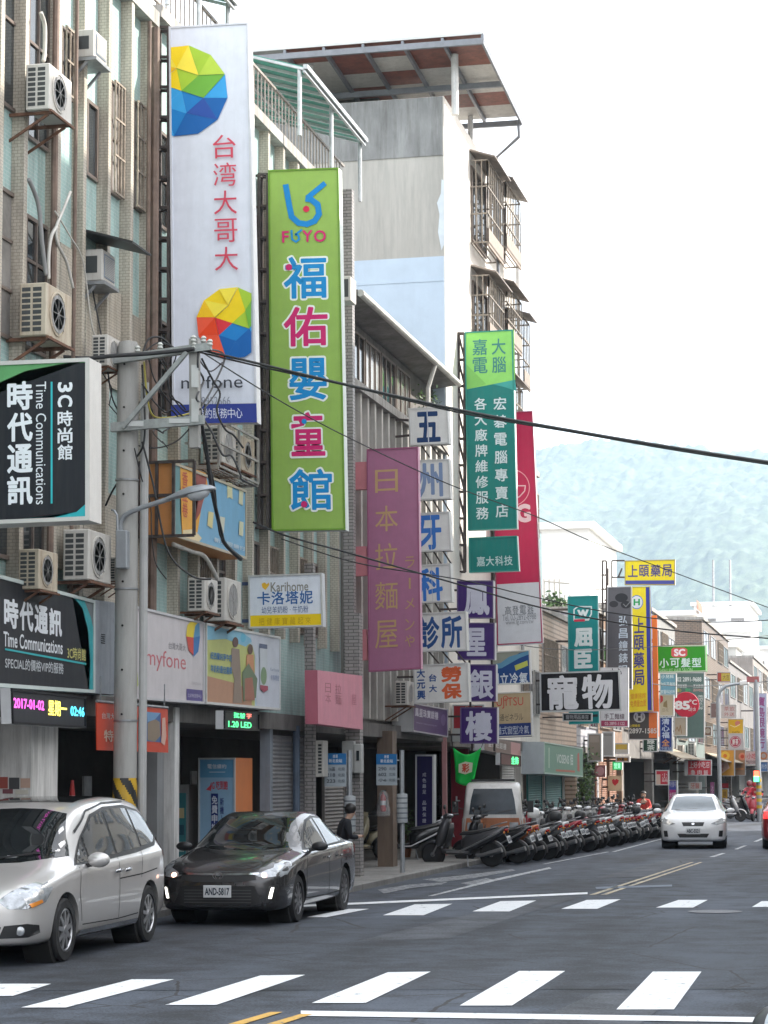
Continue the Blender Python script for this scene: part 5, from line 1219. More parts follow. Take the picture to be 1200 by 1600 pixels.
# ------------------------------------------------------------------ bus stops
def bus_stop(pxp, q, cyl, base, rows, lab):
    b = onZ(*base, 0.02); t = thing('bus_stop', lab, 'bus stop', (b.x, b.y, 0))
    top = onY(pxp, 1172, b.y)
    mb = MB(); mb.tube([(b.x, b.y, 0), (b.x, b.y, top.z)], .05, 12); mb.build('post', M('galvanised_post', (.42, .44, .46), .4, .6, .15, 4), t, smooth=True)
    P = Panel(q, ('Y', b.y - .03)); MB().hexa(P.w, (0, .03, 0)).build('flag_board', paint(hexc('a9b2b8')), t)
    mb = MB(); mb.face([P.at(0, 0, .004), P.at(1, 0, .004), P.at(1, .34, .004), P.at(0, .34, .004)]); mb.build('header', paint(hexc('2f72ac')), t, fix=False)
    mb = MB(); put_text(mb, P, '捷運', (.38, .04, .62, .14), .02, 'h', .006); put_text(mb, P, '新北投站', (.2, .17, .82, .28), .03, 'h', .006); mb.build('lettering', paint((.62, .68, .74)), t, fix=False)
    mb = MB()
    for i, (a_, c_) in enumerate(rows): put_text(mb, P, a_, (.1, .42 + .18 * i, .5, .53 + .18 * i), .02, 's', .006); put_text(mb, P, c_, (.62, .42 + .18 * i, .94, .52 + .18 * i), .01, 's', .006)
    mb.build('lettering', paint(hexc('5a6068')), t, fix=False)
    for z0 in (P.at(1, .2).z, P.at(1, .8).z): MB().bar((P.w[1].x, b.y - .02, z0), (b.x, b.y, z0), .03).build('clamp', STEELG, t)
    z1, z0 = onY(pxp, cyl[0], b.y).z, onY(pxp, cyl[1], b.y).z
    MB().lathe((b.x, b.y, z0), (0, 0, 1), [(.06, 0), (.11, .01), (.115, .03), (.115, z1 - z0 - .03), (.11, z1 - z0 - .01), (.06, z1 - z0)], 20).build('timetable_drum', paint(hexc('b0b4b6'), .35, .4), t, smooth=True)
    mb = MB()
    for k in range(5): zz = z0 + (z1 - z0) * (.15 + .17 * k); mb.lathe((b.x, b.y, zz), (0, 0, 1), [(.1165, 0), (.1165, .025)], 20)
    mb.build('printed_line', paint(hexc('6a7076')), t)
bus_stop(545, (507, 1177, 541, 1229), (1243, 1300), (547, 1383), (('216區', '北投'), ('218', '北投'), ('223', '北投')), 'bus stop pole with blue topped sign left of the tiled pier, beside the standing person')
bus_stop(625, (588, 1178, 620, 1227), (1240, 1286), (629, 1371), (('290', '北投'), ('602', '北投'), ('小6', '北投')), 'bus stop pole with blue topped sign in front of the wooden column')
# dark blue upright lightbox
Yd2 = yF(677, -10.9, 1240)
rt, P = sign('lightbox_stand', 'upright navy lightbox with white frame and small pale characters, left of red shop panel', 'sign', (649, 1179, 678, 1311), ('Y', Yd2), hexc('241d52'), [('t', '成色最足', (660, 1206, 666, 1242), (.5, .5, .62), .01, 'v', .3), ('t', '品質保證', (660, 1250, 666, 1287), (.5, .5, .62), .01, 'v', .3)], th=.3, frame=(.62, .62, .66), fw=.04)
MB().box(P.w[3].x, P.w[2].x, Yd2, Yd2 + .3, .12, P.w[3].z).build('plinth', DARKC, rt)
# green cloth
Yq = yF(709, -10.7, 1200)
t = thing('cloth_banner', 'bright green cloth banner with a white and red emblem hanging from two corners', 'banner', onY(728, 1226, Yq))
N = 12; g = []
edge = [((708, 1168), (712, 1226)), ((752, 1167), (738, 1214))]
for i in range(N + 1):
    row = []
    for j in range(N + 1):
        u, v = i / N, j / N
        x = (708 + 44 * u) * (1 - v) + (712 + 30 * u) * v; sag = 11 * math.sin(math.pi * min(1, u * 1.02)) * (1 - v); y = (1168) * (1 - v) + (1216 + 12 * math.sin(math.pi * (.15 + u * .6)) - 20 * max(0, u - .55)) * v + sag
        p = onY(x, y, Yq); p.y += .05 * math.sin(u * 9 + v * 3); row.append(p)
    g.append(row)
mb = MB()
for i in range(N):
    for j in range(N): mb.face([g[i][j], g[i + 1][j], g[i + 1][j + 1], g[i][j + 1]])
bmesh.ops.remove_doubles(mb.bm, verts=mb.bm.verts, dist=1e-4)
o = mb.build('cloth', paint(hexc('22c252'), .6), t, smooth='all'); s_ = o.modifiers.new('thickness', 'SOLIDIFY'); s_.thickness = .006
P = Panel((714, 1190, 740, 1210), ('Y', Yq - .09))
mb = MB(); mb.face([P.at(*c_) for c_ in ((.1, .2), (.5, .0), (.95, .1), (.9, .8), (.5, 1), (.1, .85))]); mb.build('emblem', paint(hexc('cfd0b8')), t, fix=False)
mb = MB(); put_text(mb, P, '彩', (.3, .15, .75, .85), .04, 's', .006); mb.build('lettering', paint(hexc('c8503c')), t, fix=False)
mb = MB(); mb.tube([g[0][0], g[0][0] + Vector((-.1, .1, .5))], .008, 5); mb.tube([g[N][0], g[N][0] + Vector((.25, .1, .7))], .008, 5); mb.build('cord', BLACK, t)

# meter boxes, fire extinguisher
yb = yF(562, -10.35, 1180) - .22
p0, p1 = onY(534, 1158, yb), onY(562, 1208, yb)
t = thing('meter_box', 'pale grey electric meter boxes fixed to the tiled pier above the person', 'meter box', ((p0.x + p1.x) / 2, yb, p1.z))
MB().box(p0.x, p1.x - .12, yb, yb + .2, p1.z + .02, p0.z).build('casing', M('meter_paint', (.5, .5, .48), .5, 0, .08, 3, dirt=.3), t, bevel=.01)
MB().box(p1.x - .115, p1.x + .04, yb - .03, yb + .2, p1.z, p0.z - .06).build('casing', MATS['meter_paint'], t, bevel=.012)
MB().box(p1.x - .06, p1.x + .0, yb - .045, yb - .031, p1.z + .25, p1.z + .45).build('dial_window', GLASS, t)
yw = yF(613, -10.75, 1250) - .12
p = onY(599, 1268, yw); t = thing('fire_extinguisher', 'red fire extinguisher in a clear plastic bag hung on the wooden column', 'extinguisher', p)
MB().lathe(p, (0, 0, 1), [(.05, 0), (.065, .02), (.065, .32), (.05, .37), (.02, .39), (.02, .43)], 16).build('cylinder', M('extinguisher_red', (.5, .03, .03), .35, 0, .1), t, smooth=True)
MB().lathe(p + Vector((0, 0, .14)), (0, 0, 1), [(.0665, 0), (.0665, .1)], 16).build('label_band', paint(WHITE), t, smooth=True)
mb = MB(); mb.bar(p + Vector((-.03, 0, .45)), p + Vector((.07, 0, .47)), .03); mb.tube([p + Vector((.02, -.03, .43)), p + Vector((.09, -.05, .3)), p + Vector((.07, -.05, .1))], .012, 6); mb.build('valve', BLACK, t)
pb = bpy.data.materials.new('clear_plastic'); pb.use_nodes = True; n_ = pb.node_tree.nodes['Principled BSDF']; n_.inputs['Base Color'].default_value = (.8, .82, .84, 1); n_.inputs['Roughness'].default_value = .15; n_.inputs['Alpha'].default_value = .22
mb = MB(); mb.lathe(p + Vector((0, -.0, -.12)), (0, 0, 1), [(.05, 0), (.16, .03), (.17, .12), (.12, .3), (.09, .5), (.03, .6)], 12)
for v in mb.bm.verts: v.co += Vector((noise.noise(v.co * 9) * .05, noise.noise(v.co * 8 + Vector((3, 1, 2))) * .04, 0))
mb.build('plastic_bag', pb, t, smooth=True)

# ------------------------------------------------------------------ utility pole with its arms, lamp and cables
PX = -10.35
pyY = onX(197, 1000, PX).y
zpt = onY(197, 533, pyY).z
t = thing('utility_pole', 'grey concrete utility pole with steel cross arms, in front of the phone shop', 'pole', (PX, pyY, 0))
CONCP = M('pole_concrete', (.36, .355, .335), .8, 0, .12, 3, bump=.2, dirt=.35, stretch=.3)
MB().lathe((PX, pyY, 0), (0, 0, 1), [(.168, 0), (.168, 1.0), (.15, zpt - .1), (.13, zpt - .02), (.05, zpt)], 28).build('shaft', CONCP, t, smooth=True)
mb = MB()
for k in range(9): z = 3.0 + k * .62; mb.lathe((PX + .0, pyY - .158, z), (0, -1, 0), [(.016, 0), (.016, .012)], 8)
mb.build('step_hole', BLACK, t)
for z in (2.9, 4.75, 6.3): MB().lathe((PX, pyY, z), (0, 0, 1), [(.172, 0), (.172, .025)], 24).build('strap', STEELG, t, smooth=True)
zs = onY(197, 1236, pyY).z
mb = MB(); my = MB(); N = 60; M_ = 50
for i in range(N):
    for j in range(M_):
        a, b = 2 * math.pi * i / N, 2 * math.pi * (i + 1) / N; z0, z1 = .5 + (zs + .18 - .5) * j / M_, .5 + (zs + .18 - .5) * (j + 1) / M_
        q = [(PX + .171 * math.cos(c), pyY + .171 * math.sin(c), z) for c, z in ((a, z0), (b, z0), (b, z1), (a, z1))]
        (mb if ((i / N * 4 + (z0 - .5) * 2.6) % 1) < .5 else my).face(q)
my.build('warning_band', M('warning_yellow', (.62, .38, .03), .5, 0, .15, 4, dirt=.4), t, fix=False); mb.build('warning_band', M('warning_black', (.03, .03, .03), .5), t, fix=False)
GALV = M('weathered_galvanised', (.33, .35, .34), .55, .4, .25, 6, dirt=.3)
def pp(x, y, dy=-.2): return onY(x, y, pyY + dy)
mb = MB(); mb.bar(pp(176, 563), pp(330, 541), .09, .11); mb.build('cross_arm', GALV, t)
mb = MB(); mb.bar(pp(174, 668), pp(319, 656), .09, .13); mb.build('cross_arm', GALV, t)
mb = MB(); mb.bar(pp(192, 668, -.27), pp(292, 550, -.27), .06); mb.build('brace', GALV, t)
mb = MB(); mb.bar(pp(304, 530, -.1), pp(305, 700, -.1), .13); mb.build('arm_post', CONCP, t)
mb = MB(); mb.tube([(PX + .22, pyY + .1, 1.0), (PX + .22, pyY + .1, zpt - .6)], .06, 10); mb.build('conduit', M('conduit_grey', (.42, .42, .41), .5, 0, .1, 3), t, smooth=True)
for (a, b) in (((199, 663), (224, 661)), ((264, 659), (296, 656)), ((299, 575), (310, 600)), ((299, 628), (310, 654))):
    P = Panel((a[0], a[1] - 5, b[0], b[1] + 5), ('Y', pyY - .26)); MB().hexa(P.w, (0, .006, 0)).build('name_plate', paint(hexc('c2c4c2')), t)
for (x, y) in ((302, 535), (318, 536), (328, 541), (303, 546), (215, 551), (250, 546)):
    c = pp(x, y, -.22); MB().lathe(c, (0, 0, 1), [(.02, 0), (.045, .02), (.03, .05), (.045, .07), (.02, .1)], 10).build('insulator', paint(hexc('b8bab4'), .25), t, smooth=True)

# lamp
t = thing('street_lamp', 'grey cobra head street lamp on a short curved arm fixed to the utility pole', 'street lamp', pp(189, 888, -.2))
LG = M('lamp_grey', (.32, .34, .36), .4, .3, .12, 4)
q = [pp(180, 828, -.32), pp(198, 828, -.32), pp(198, 888, -.32), pp(180, 888, -.32)]
MB().hexa(q, (0, .14, 0)).build('ballast_box', LG, t, bevel=.015)
path = [pp(188, 832), pp(189, 815), pp(194, 806), pp(204, 800), pp(222, 793), pp(244, 786), pp(266, 779)]
MB().tube(path, .035, 10).build('arm', LG, t, smooth=True)
mb = MB(); mb.tube([pp(184, 832, -.25), pp(183, 805, -.25), pp(179, 798, -.25), pp(175, 797, -.2)], .018, 8); mb.build('cable_loop', LG, t)
a, b = pp(259, 781), pp(337, 763); ax = (b - a).normalized(); up = Vector((0, 0, 1)); up = (up - ax * up.dot(ax)).normalized(); sd_ = ax.cross(up)
L = (b - a).length; mb = MB(); rings = []
for s_, w, h in ((0, .035, .035), (.12, .06, .05), (.3, .1, .085), (.5, .135, .11), (.75, .13, .10), (.92, .08, .06), (1, .02, .02)):
    rings.append([mb.bm.verts.new(a + ax * L * s_ + sd_ * w * math.cos(k * math.pi / 12) + up * (h * math.sin(k * math.pi / 12) if k <= 12 else .02 * math.sin(k * math.pi / 12))) for k in range(24)])
for i in range(len(rings) - 1):
    for k in range(24): mb.bm.faces.new([rings[i][k], rings[i][(k + 1) % 24], rings[i + 1][(k + 1) % 24], rings[i + 1][k]])
mb.bm.faces.new(rings[0]); mb.bm.faces.new(rings[-1]); mb.build('lamp_head', LG, t, smooth=True)
mb = MB(); rings = []
for s_, w, h in ((.4, .04, .03), (.48, .1, .1), (.65, .115, .13), (.8, .1, .1), (.9, .04, .03)):
    rings.append([mb.bm.verts.new(a + ax * L * s_ + sd_ * w * math.cos(k * math.pi / 10) - up * (h * math.sin(k * math.pi / 10) - .01)) for k in range(11)])
for i in range(len(rings) - 1):
    for k in range(10): mb.bm.faces.new([rings[i][k], rings[i][k + 1], rings[i + 1][k + 1], rings[i + 1][k]])
mb.build('lamp_glass', M('frosted_glass', (.5, .52, .53), .15, 0, .05), t, smooth=True)

# ------------------------------------------------------------------ cables
CAB = M('black_cable', (.02, .02, .021), .6, 0, .2, 4)
def cable(label, pts, r, name='overhead_cable', group=None, sag=0., mat=None, twist=False):
    P = [Vector(p) for p in pts]; out = []
    for i in range(len(P) - 1):
        n = 24 if len(P) == 2 else 8
        for k in range(n):
            u = k / n; p0 = P[max(i - 1, 0)]; p3 = P[min(i + 2, len(P) - 1)]; p1, p2 = P[i], P[i + 1]
            q = .5 * ((2 * p1) + (p2 - p0) * u + (2 * p0 - 5 * p1 + 4 * p2 - p3) * u * u + (3 * p1 - p0 - 3 * p2 + p3) * u ** 3) if len(P) > 2 else p1.lerp(p2, u) - Vector((0, 0, sag * 4 * u * (1 - u)))
            out.append(q)
    out.append(P[-1])
    t = tagit(MB().tube(out, r, 7).build(name, mat or CAB, None, smooth='all'), label, 'cable', group)
    return t
def wire_px(label, pts, Y0, Y1, r, **k):
    n = len(pts) - 1; x0, x1 = pts[0][0], pts[-1][0]
    return cable(label, [onY(x, y, Y0 + (Y1 - Y0) * (x - x0) / (x1 - x0)) for x, y in pts], r, **k)
gc = 'cables strung across the street'
wire_px('thick twisted black cable running from the utility pole to the right picture edge', [(306, 545), (420, 572), (545, 602), (720, 641), (900, 674), (1050, 699), (1200, 722), (1320, 738)], pyY, 23, .018, group=gc)
wire_px('second strand wound under the thick black cable', [(306, 549), (420, 576), (545, 603), (720, 645), (900, 676), (1050, 702), (1200, 725), (1320, 742)], pyY, 23, .013, group=gc)
wire_px('thin wire sloping from the pole past the tall pink sign to the hill', [(312, 548), (430, 622), (545, 684), (700, 756), (840, 808), (925, 846), (1060, 897), (1200, 949), (1300, 985)], pyY, 56, .010, group=gc)
wire_px('wire passing in front of the purple boxes at mid height', [(396, 816), (450, 838), (545, 864), (720, 914), (840, 948), (960, 972), (1080, 988), (1210, 998), (1320, 1006)], 37, 62, .018, group=gc)
wire_px('lower of the two wires crossing the clinic boxes', [(440, 842), (560, 880), (720, 906), (840, 934), (960, 958), (1100, 972), (1250, 966)], 40, 54, .012, group=gc)
wire_px('faint far wire across the teal drugstore sign', [(700, 960), (780, 1000), (880, 1015), (1000, 1012), (1130, 1000), (1230, 990)], 62, 95, .014, group=gc)
wire_px('lowest far wire at the height of the yellow pharmacy sign', [(820, 1030), (900, 1042), (1000, 1066), (1100, 1072), (1250, 1060)], 75, 120, .02, group=gc)
gd2 = 'cables hanging about the utility pole'
wire_px('thick bundle of twisted cables along the top of the black sign box to the pole', [(-20, 556), (60, 554), (130, 560), (178, 556), (240, 552), (304, 545)], pyY - 1, pyY - .25, .03, group=gd2)
wire_px('black cable dropping from the arm past the street lamp to the torn sign', [(311, 600), (313, 650), (322, 700), (330, 760), (345, 830), (352, 850), (376, 874)], pyY, pyY + 2.5, .03, group=gd2)
wire_px('thin black cable twisted round the dropping one', [(309, 610), (316, 660), (320, 705), (334, 755), (341, 820), (349, 845), (378, 872)], pyY, pyY + 2.5, .015, group=gd2)
rnd = random.Random(5)
lab = ['black cable loop hanging left of the arm post', 'black cable curling over the upper cross arm', 'thin cable between the two cross arms', 'thin cable from the arm post to the tall white sign', 'black loop of cable right of the arm post', 'yellow tinged cable looping beside the pole', 'cable from the pole to the wall above the black sign', 'slack cable running down beside the pole conduit', 'cable loop under the lower cross arm', 'long slack cable from the pole to the torn sign']
for i, pts in enumerate(([(228, 548), (250, 535), (275, 552), (262, 600), (285, 640), (300, 640)], [(222, 556), (232, 530), (252, 528), (275, 545), (300, 541)], [(232, 560), (245, 600), (285, 650), (302, 640)], [(312, 640), (330, 610), (350, 565), (345, 550), (318, 545)], [(310, 560), (330, 580), (360, 555), (362, 570), (340, 610), (318, 640)],
                         [(225, 565), (230, 620), (240, 650), (270, 652), (300, 645)], [(190, 650), (175, 620), (165, 560), (140, 430), (132, 400)], [(222, 570), (226, 680), (210, 720), (180, 760), (165, 790)], [(180, 670), (200, 690), (240, 700), (275, 690), (300, 665)], [(222, 690), (240, 760), (262, 860), (300, 900), (330, 905)])):
    wire_px(lab[i], pts, pyY - .1, pyY + .3 + .3 * (i % 3), .011 + .004 * (i % 2), group=gd2, mat=M('yellow_cable', (.4, .34, .06), .5) if i == 5 else None)

rnd = random.Random(19)
for i, (a_, b_) in enumerate((((228, 548), (300, 541)), ((222, 600), (300, 655)), ((310, 545), (318, 660)), ((226, 620), (262, 700)), ((240, 545), (290, 640)), ((315, 560), (380, 700)), ((160, 560), (190, 660)), ((230, 660), (300, 660)), ((318, 655), (400, 760)), ((210, 700), (260, 905)))):
    n_ = 6; pts = [(a_[0] + (b_[0] - a_[0]) * k / n_ + (rnd.uniform(-9, 9) if 0 < k < n_ else 0), a_[1] + (b_[1] - a_[1]) * k / n_ + (rnd.uniform(4, 26) * math.sin(math.pi * k / n_) if 0 < k < n_ else 0)) for k in range(n_ + 1)]
    if abs(pts[0][0] - pts[-1][0]) < 4: continue
    wire_px('thin tangled cable near the pole, ' + ('first strand over the upper arm', 'strand between pole and lower arm', 'strand along the arm post', 'strand dropping beside the conduit', 'strand crossing under the brace', 'strand running right to the lime sign', 'strand left of the pole head', 'strand sagging under the lower arm', 'strand running to the torn sign corner', 'strand falling toward the white fascia')[i], pts, pyY - .15, pyY + .2 + .4 * (i % 4), .009 + .003 * (i % 3), group=gd2)

# pale hoses and drains on the tiled wall
gh = 'hoses and conduits on the tiled wall'
HOSE = M('pale_hose', (.50, .48, .44), .5, 0, .15, 3)
def wallcable(label, pts, X, r, mat=HOSE): return cable(label, [onX(x, y, X) for x, y in pts], r, name='hose', group=gh, mat=mat)
wallcable('pale hose curving up beside the upper left air conditioner', [(64, 20), (70, 40), (70, 80), (68, 96)], -10.78, .03)
wallcable('pale hose bending outward above the rusty air conditioner', [(110, 300), (98, 330), (88, 355), (90, 380), (104, 410), (114, 450)], -10.8, .022)
wallcable('grey cable bundle hanging over the lower left window', [(45, 280), (60, 320), (66, 380), (72, 430)], -10.8, .03, M('grey_cable', (.25, .25, .25), .6))
wallcable('second pale hose hanging to the rusty air conditioner', [(88, 355), (80, 370), (76, 400), (76, 436)], -10.8, .025)
wallcable('thin cord across the beige pilaster', [(86, 330), (110, 370), (130, 410), (142, 500), (150, 530)], -10.8, .012)
wallcable('pale conduit looping under the torn sign to the small air conditioners', [(270, 850), (300, 862), (320, 870), (340, 905)], -10.6, .035)

# ------------------------------------------------------------------ vehicles
VS = 1.085                        # one building unit is a little under a metre
def catmull(t, ks):
    """smooth interpolation through keyed rows [(t, v1, v2, ...)]"""
    if t <= ks[0][0]: return ks[0][1:]
    if t >= ks[-1][0]: return ks[-1][1:]
    for i in range(len(ks) - 1):
        if ks[i][0] <= t <= ks[i + 1][0]: break
    a, b = ks[i], ks[i + 1]; p = ks[max(i - 1, 0)]; q = ks[min(i + 2, len(ks) - 1)]
    h = b[0] - a[0]; u = (t - a[0]) / h; o = []
    for k in range(1, len(a)):
        d = (b[k] - a[k]) / h
        d0 = (a[k] - p[k]) / (a[0] - p[0]) if a[0] > p[0] else d; d1 = (q[k] - b[k]) / (q[0] - b[0]) if q[0] > b[0] else d
        m0 = 0 if d0 * d <= 0 else (2 * d0 * d / (d0 + d)); m1 = 0 if d1 * d <= 0 else (2 * d1 * d / (d1 + d))
        o.append((2 * u ** 3 - 3 * u ** 2 + 1) * a[k] + (u ** 3 - 2 * u ** 2 + u) * h * m0 + (-2 * u ** 3 + 3 * u ** 2) * b[k] + (u ** 3 - u ** 2) * h * m1)
    return o

def carpaint(name, col, metal=.5, rough=.28):
    if name in MATS: return MATS[name]
    mt = M(name, col, rough, metal, .05, .8, coat=.8, dirt=.06, dirtcol=(.2, .19, .17))
    return mt
RUBBER = M('tyre_rubber', (.022, .022, .023), .75, 0, .25, 6)
TRIM = M('black_trim', (.018, .018, .019), .45, 0, .2, 5)
CHROME = M('chrome', (.62, .63, .65), .12, 1., .05, 3)
ALLOY = M('alloy_rim', (.50, .50, .51), .3, .8, .1, 5)
HEADL = M('headlamp_glass', (.42, .44, .46), .08, .5, .35, 12)
TAILR = M('tail_lamp_red', (.4, .015, .015), .15, 0, .15, 8)
AMBER = M('amber_lens', (.7, .25, .04), .2, 0, .1)
CARGLASS = glassy('car_glass', (.012, .014, .015), .03, .8, .5)
LAMPON = M('lit_lamp', (1, .95, .85), .3, 0, .02, emit=2.2)
LAMPAMB = M('lit_side_lamp', (1, .5, .35), .3, 0, .02, emit=2.4)
PLATEW = paint((.62, .63, .64), .4)

def wheel(root, x, y, r, w, side, spokes=10, rimr=.68, rim=None):
    W_ = tagit(MB().lathe((x - side * w, y, r), (side, 0, 0), [(r * .55, 0), (r * .93, 0), (r, w * .12), (r, w * .88), (r * .95, w * .99), (r * rimr * 1.03, w), (r * rimr, w * .9)], 36).build('tyre', RUBBER, root, smooth=True))
    W_.name = 'wheel'
    mb = MB(); c = Vector((x, y, r)); o = Vector((side, 0, 0))
    mb.lathe(c - o * w * .45, o, [(r * rimr * .98, 0), (r * rimr, w * .38), (r * rimr * .94, w * .42), (r * rimr * .88, w * .3), (r * rimr * .86, w * .02), (r * .3, 0)], 32)
    for i in range(spokes):
        a = 2 * math.pi * i / spokes + .2; d = Vector((0, math.cos(a), math.sin(a))); tn = Vector((0, -math.sin(a), math.cos(a)))
        p0, p1 = c - o * w * .02 + d * r * .10, c - o * w * .06 + d * r * rimr * .93
        mb.hexa([p0 - tn * .028, p0 + tn * .028, p1 + tn * .018, p1 - tn * .018], -o * .035)
    mb.lathe(c - o * w * .1, o, [(r * .14, 0), (r * .14, w * .1), (r * .1, w * .12)], 16)
    mb.build('rim', rim or ALLOY, W_, smooth=True)
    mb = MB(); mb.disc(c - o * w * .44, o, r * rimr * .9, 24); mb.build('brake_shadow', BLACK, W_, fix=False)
    return W_

class Car:
    def __init__(s, name, label, keys, paintm, wheels, rw, tw=.21, ny=90, rake=.55, cat='car', **wk):
        """keys: rows (y, half width, bottom z, belt z, roof half width, top z); front end at the smallest y"""
        s.rt = thing(name, label, cat)
        y0, y1 = keys[0][0], keys[-1][0]; bm = bmesh.new(); rings = []
        ys = []
        for i in range(ny + 1):
            t = i / ny; ys.append(y0 + (y1 - y0) * (.5 - .5 * math.cos(math.pi * t)) * .55 + (y1 - y0) * t * .45)
        NS = 26
        for y in ys:
            w, zb, zl, wr, zt = catmull(y, keys)
            low = [(0, 0, zb), (1, .72 * w, zb), (2, .93 * w, zb + .03), (3, .985 * w, zb + .14), (4, w, zb + (zl - zb) * .55), (5, .985 * w, zl - .03), (6, .96 * w, zl + .01)]
            up = [(7, .96 * w + (wr - .96 * w) * .5, zl + (zt - zl) * .52), (8, wr, zl + (zt - zl) * .90), (9, wr * .88, zl + (zt - zl) * .975), (10, wr * .5, zt - (zt - zl) * .005), (11, 0, zt)]
            ks = low + up
            half = [catmull(11 * k / NS, ks) for k in range(NS + 1)]
            ring = [bm.verts.new((x, y, z)) for x, z in half] + [bm.verts.new((-x, y, z)) for x, z in half[-2:0:-1]]
            rings.append(ring)
        n = len(rings[0])
        for i in range(len(rings) - 1):
            for k in range(n): bm.faces.new([rings[i][k], rings[i][(k + 1) % n], rings[i + 1][(k + 1) % n], rings[i + 1][k]])
        bm.faces.new(rings[0]); bm.faces.new(rings[-1][::-1])
        bmesh.ops.recalc_face_normals(bm, faces=bm.faces)
        me = bpy.data.meshes.new('body'); bm.to_mesh(me); bm.free()
        s.bvh0 = BVHTree.FromPolygons([v.co.copy() for v in me.vertices], [tuple(p.vertices) for p in me.polygons])
        ob = bpy.data.objects.new('body', me); COL.objects.link(ob)
        cut = MB()
        for (wx, wy) in wheels:
            for sd2 in (-1, 1): cut.lathe((sd2 * (wx - .34), wy, rw), (sd2, 0, 0), [(rw + .065, 0), (rw + .065, .8)], 40)
        co = cut.build('cutter', TRIM)
        md = ob.modifiers.new('arches', 'BOOLEAN'); md.operation = 'DIFFERENCE'; md.object = co; md.solver = 'EXACT'
        dg = bpy.context.evaluated_depsgraph_get()
        m2 = bpy.data.meshes.new_from_object(ob.evaluated_get(dg)); m2.name = 'body'
        ob.modifiers.clear(); ob.data = m2; bpy.data.objects.remove(co)
        m2.materials.clear(); m2.materials.append(paintm)
        for p in m2.polygons: p.use_smooth = True; p.material_index = 0
        m2.set_sharp_from_angle(angle=R(38))
        ob.parent = s.rt; s.body = ob; s.paint = paintm; s.ks = keys
        for (wx, wy) in wheels:
            for sd2 in (-1, 1):
                wheel(s.rt, sd2 * wx, wy, rw, tw, sd2, **wk)
                a = MB(); a.lathe((sd2 * (wx - .36), wy, rw), (sd2, 0, 0), [(rw + .06, 0), (rw + .062, .30)], 30); a.build('wheel_arch', BLACK, s.rt)
        s.box('underbody', (-wheels[0][0] + .2, wheels[0][1], .2), (wheels[0][0] - .2, wheels[1][1], keys[len(keys) // 2][2] + .05), TRIM)
    def box(s, nm, a, b, mat, bevel=0, root=None):
        return MB().box(a[0], b[0], a[1], b[1], a[2], b[2]).build(nm, mat, root or s.rt, bevel=bevel)
    def patch(s, nm, poly, axis, mat, off=.004, root=None, mirror=False, cell=.07, th=0.):
        """a piece of skin following the body: outline given seen from the side ('x': y,z) or the ends ('f'/'b': x,z) or above ('t': x,y)"""
        res = None
        for sg in ((1, -1) if mirror else (1,)):
            bm = bmesh.new()
            pl = [(p[0] * sg, p[1]) if axis in 'fbt' else p for p in poly]
            bm.faces.new([bm.verts.new((p[0], p[1], 0)) for p in pl])
            for ax in (0, 1):
                lo, hi = min(p[ax] for p in pl), max(p[ax] for p in pl); k = int((hi - lo) / cell)
                for i in range(1, k + 1):
                    c = lo + (hi - lo) * i / (k + 1); nrm = (1, 0, 0) if ax == 0 else (0, 1, 0)
                    bmesh.ops.bisect_plane(bm, geom=bm.verts[:] + bm.edges[:] + bm.faces[:], plane_co=[c if j == ax else 0 for j in range(3)], plane_no=nrm)
            bmesh.ops.triangulate(bm, faces=bm.faces[:])
            dead = []
            for v in bm.verts:
                a, b = v.co.x, v.co.y
                if axis == 'x': o, d = Vector((5 * sg, a, b)), Vector((-sg, 0, 0))
                elif axis == 'f': o, d = Vector((a, -6, b)), Vector((0, 1, 0))
                elif axis == 'b': o, d = Vector((a, 6, b)), Vector((0, -1, 0))
                else: o, d = Vector((a, b, 5)), Vector((0, 0, -1))
                h, nn, _, _ = s.bvh0.ray_cast(o, d)
                if h is None: dead.append(v); continue
                if nn.dot(d) > 0: nn = -nn
                v.co = h + nn * off
            bmesh.ops.delete(bm, geom=dead, context='VERTS')
            for f in bm.faces:
                f.normal_update()
            mb = MB(); mb.bm.free(); mb.bm = bm
            me_ = bpy.data.meshes.new(nm); 
            for f in bm.faces:
                d = {'x': Vector((-sg, 0, 0)), 'f': Vector((0, 1, 0)), 'b': Vector((0, -1, 0)), 't': Vector((0, 0, -1))}[axis]
                if f.normal.dot(d) > 0: f.normal_flip()
            for f in bm.faces: f.smooth = True
            bm.to_mesh(me_); bm.free(); me_.materials.append(mat)
            o = bpy.data.objects.new(nm, me_); COL.objects.link(o); o.parent = root or s.rt
            if th: md = o.modifiers.new('thickness', 'SOLIDIFY'); md.thickness = th; md.offset = 1
            res = res or o
        return res
    def seam(s, pts, axis='x', w=.012, mirror=True, mat=None, nm='panel_gap', off=.003):
        for a, b in zip(pts[:-1], pts[1:]):
            a, b = Vector((*a, 0)), Vector((*b, 0)); d = (b - a).normalized(); n = Vector((-d.y, d.x, 0)) * w / 2
            s.patch(nm, [tuple(p.xy) for p in (a - n, b - n, b + n, a + n)], axis, mat or BLACK, off, mirror=mirror)
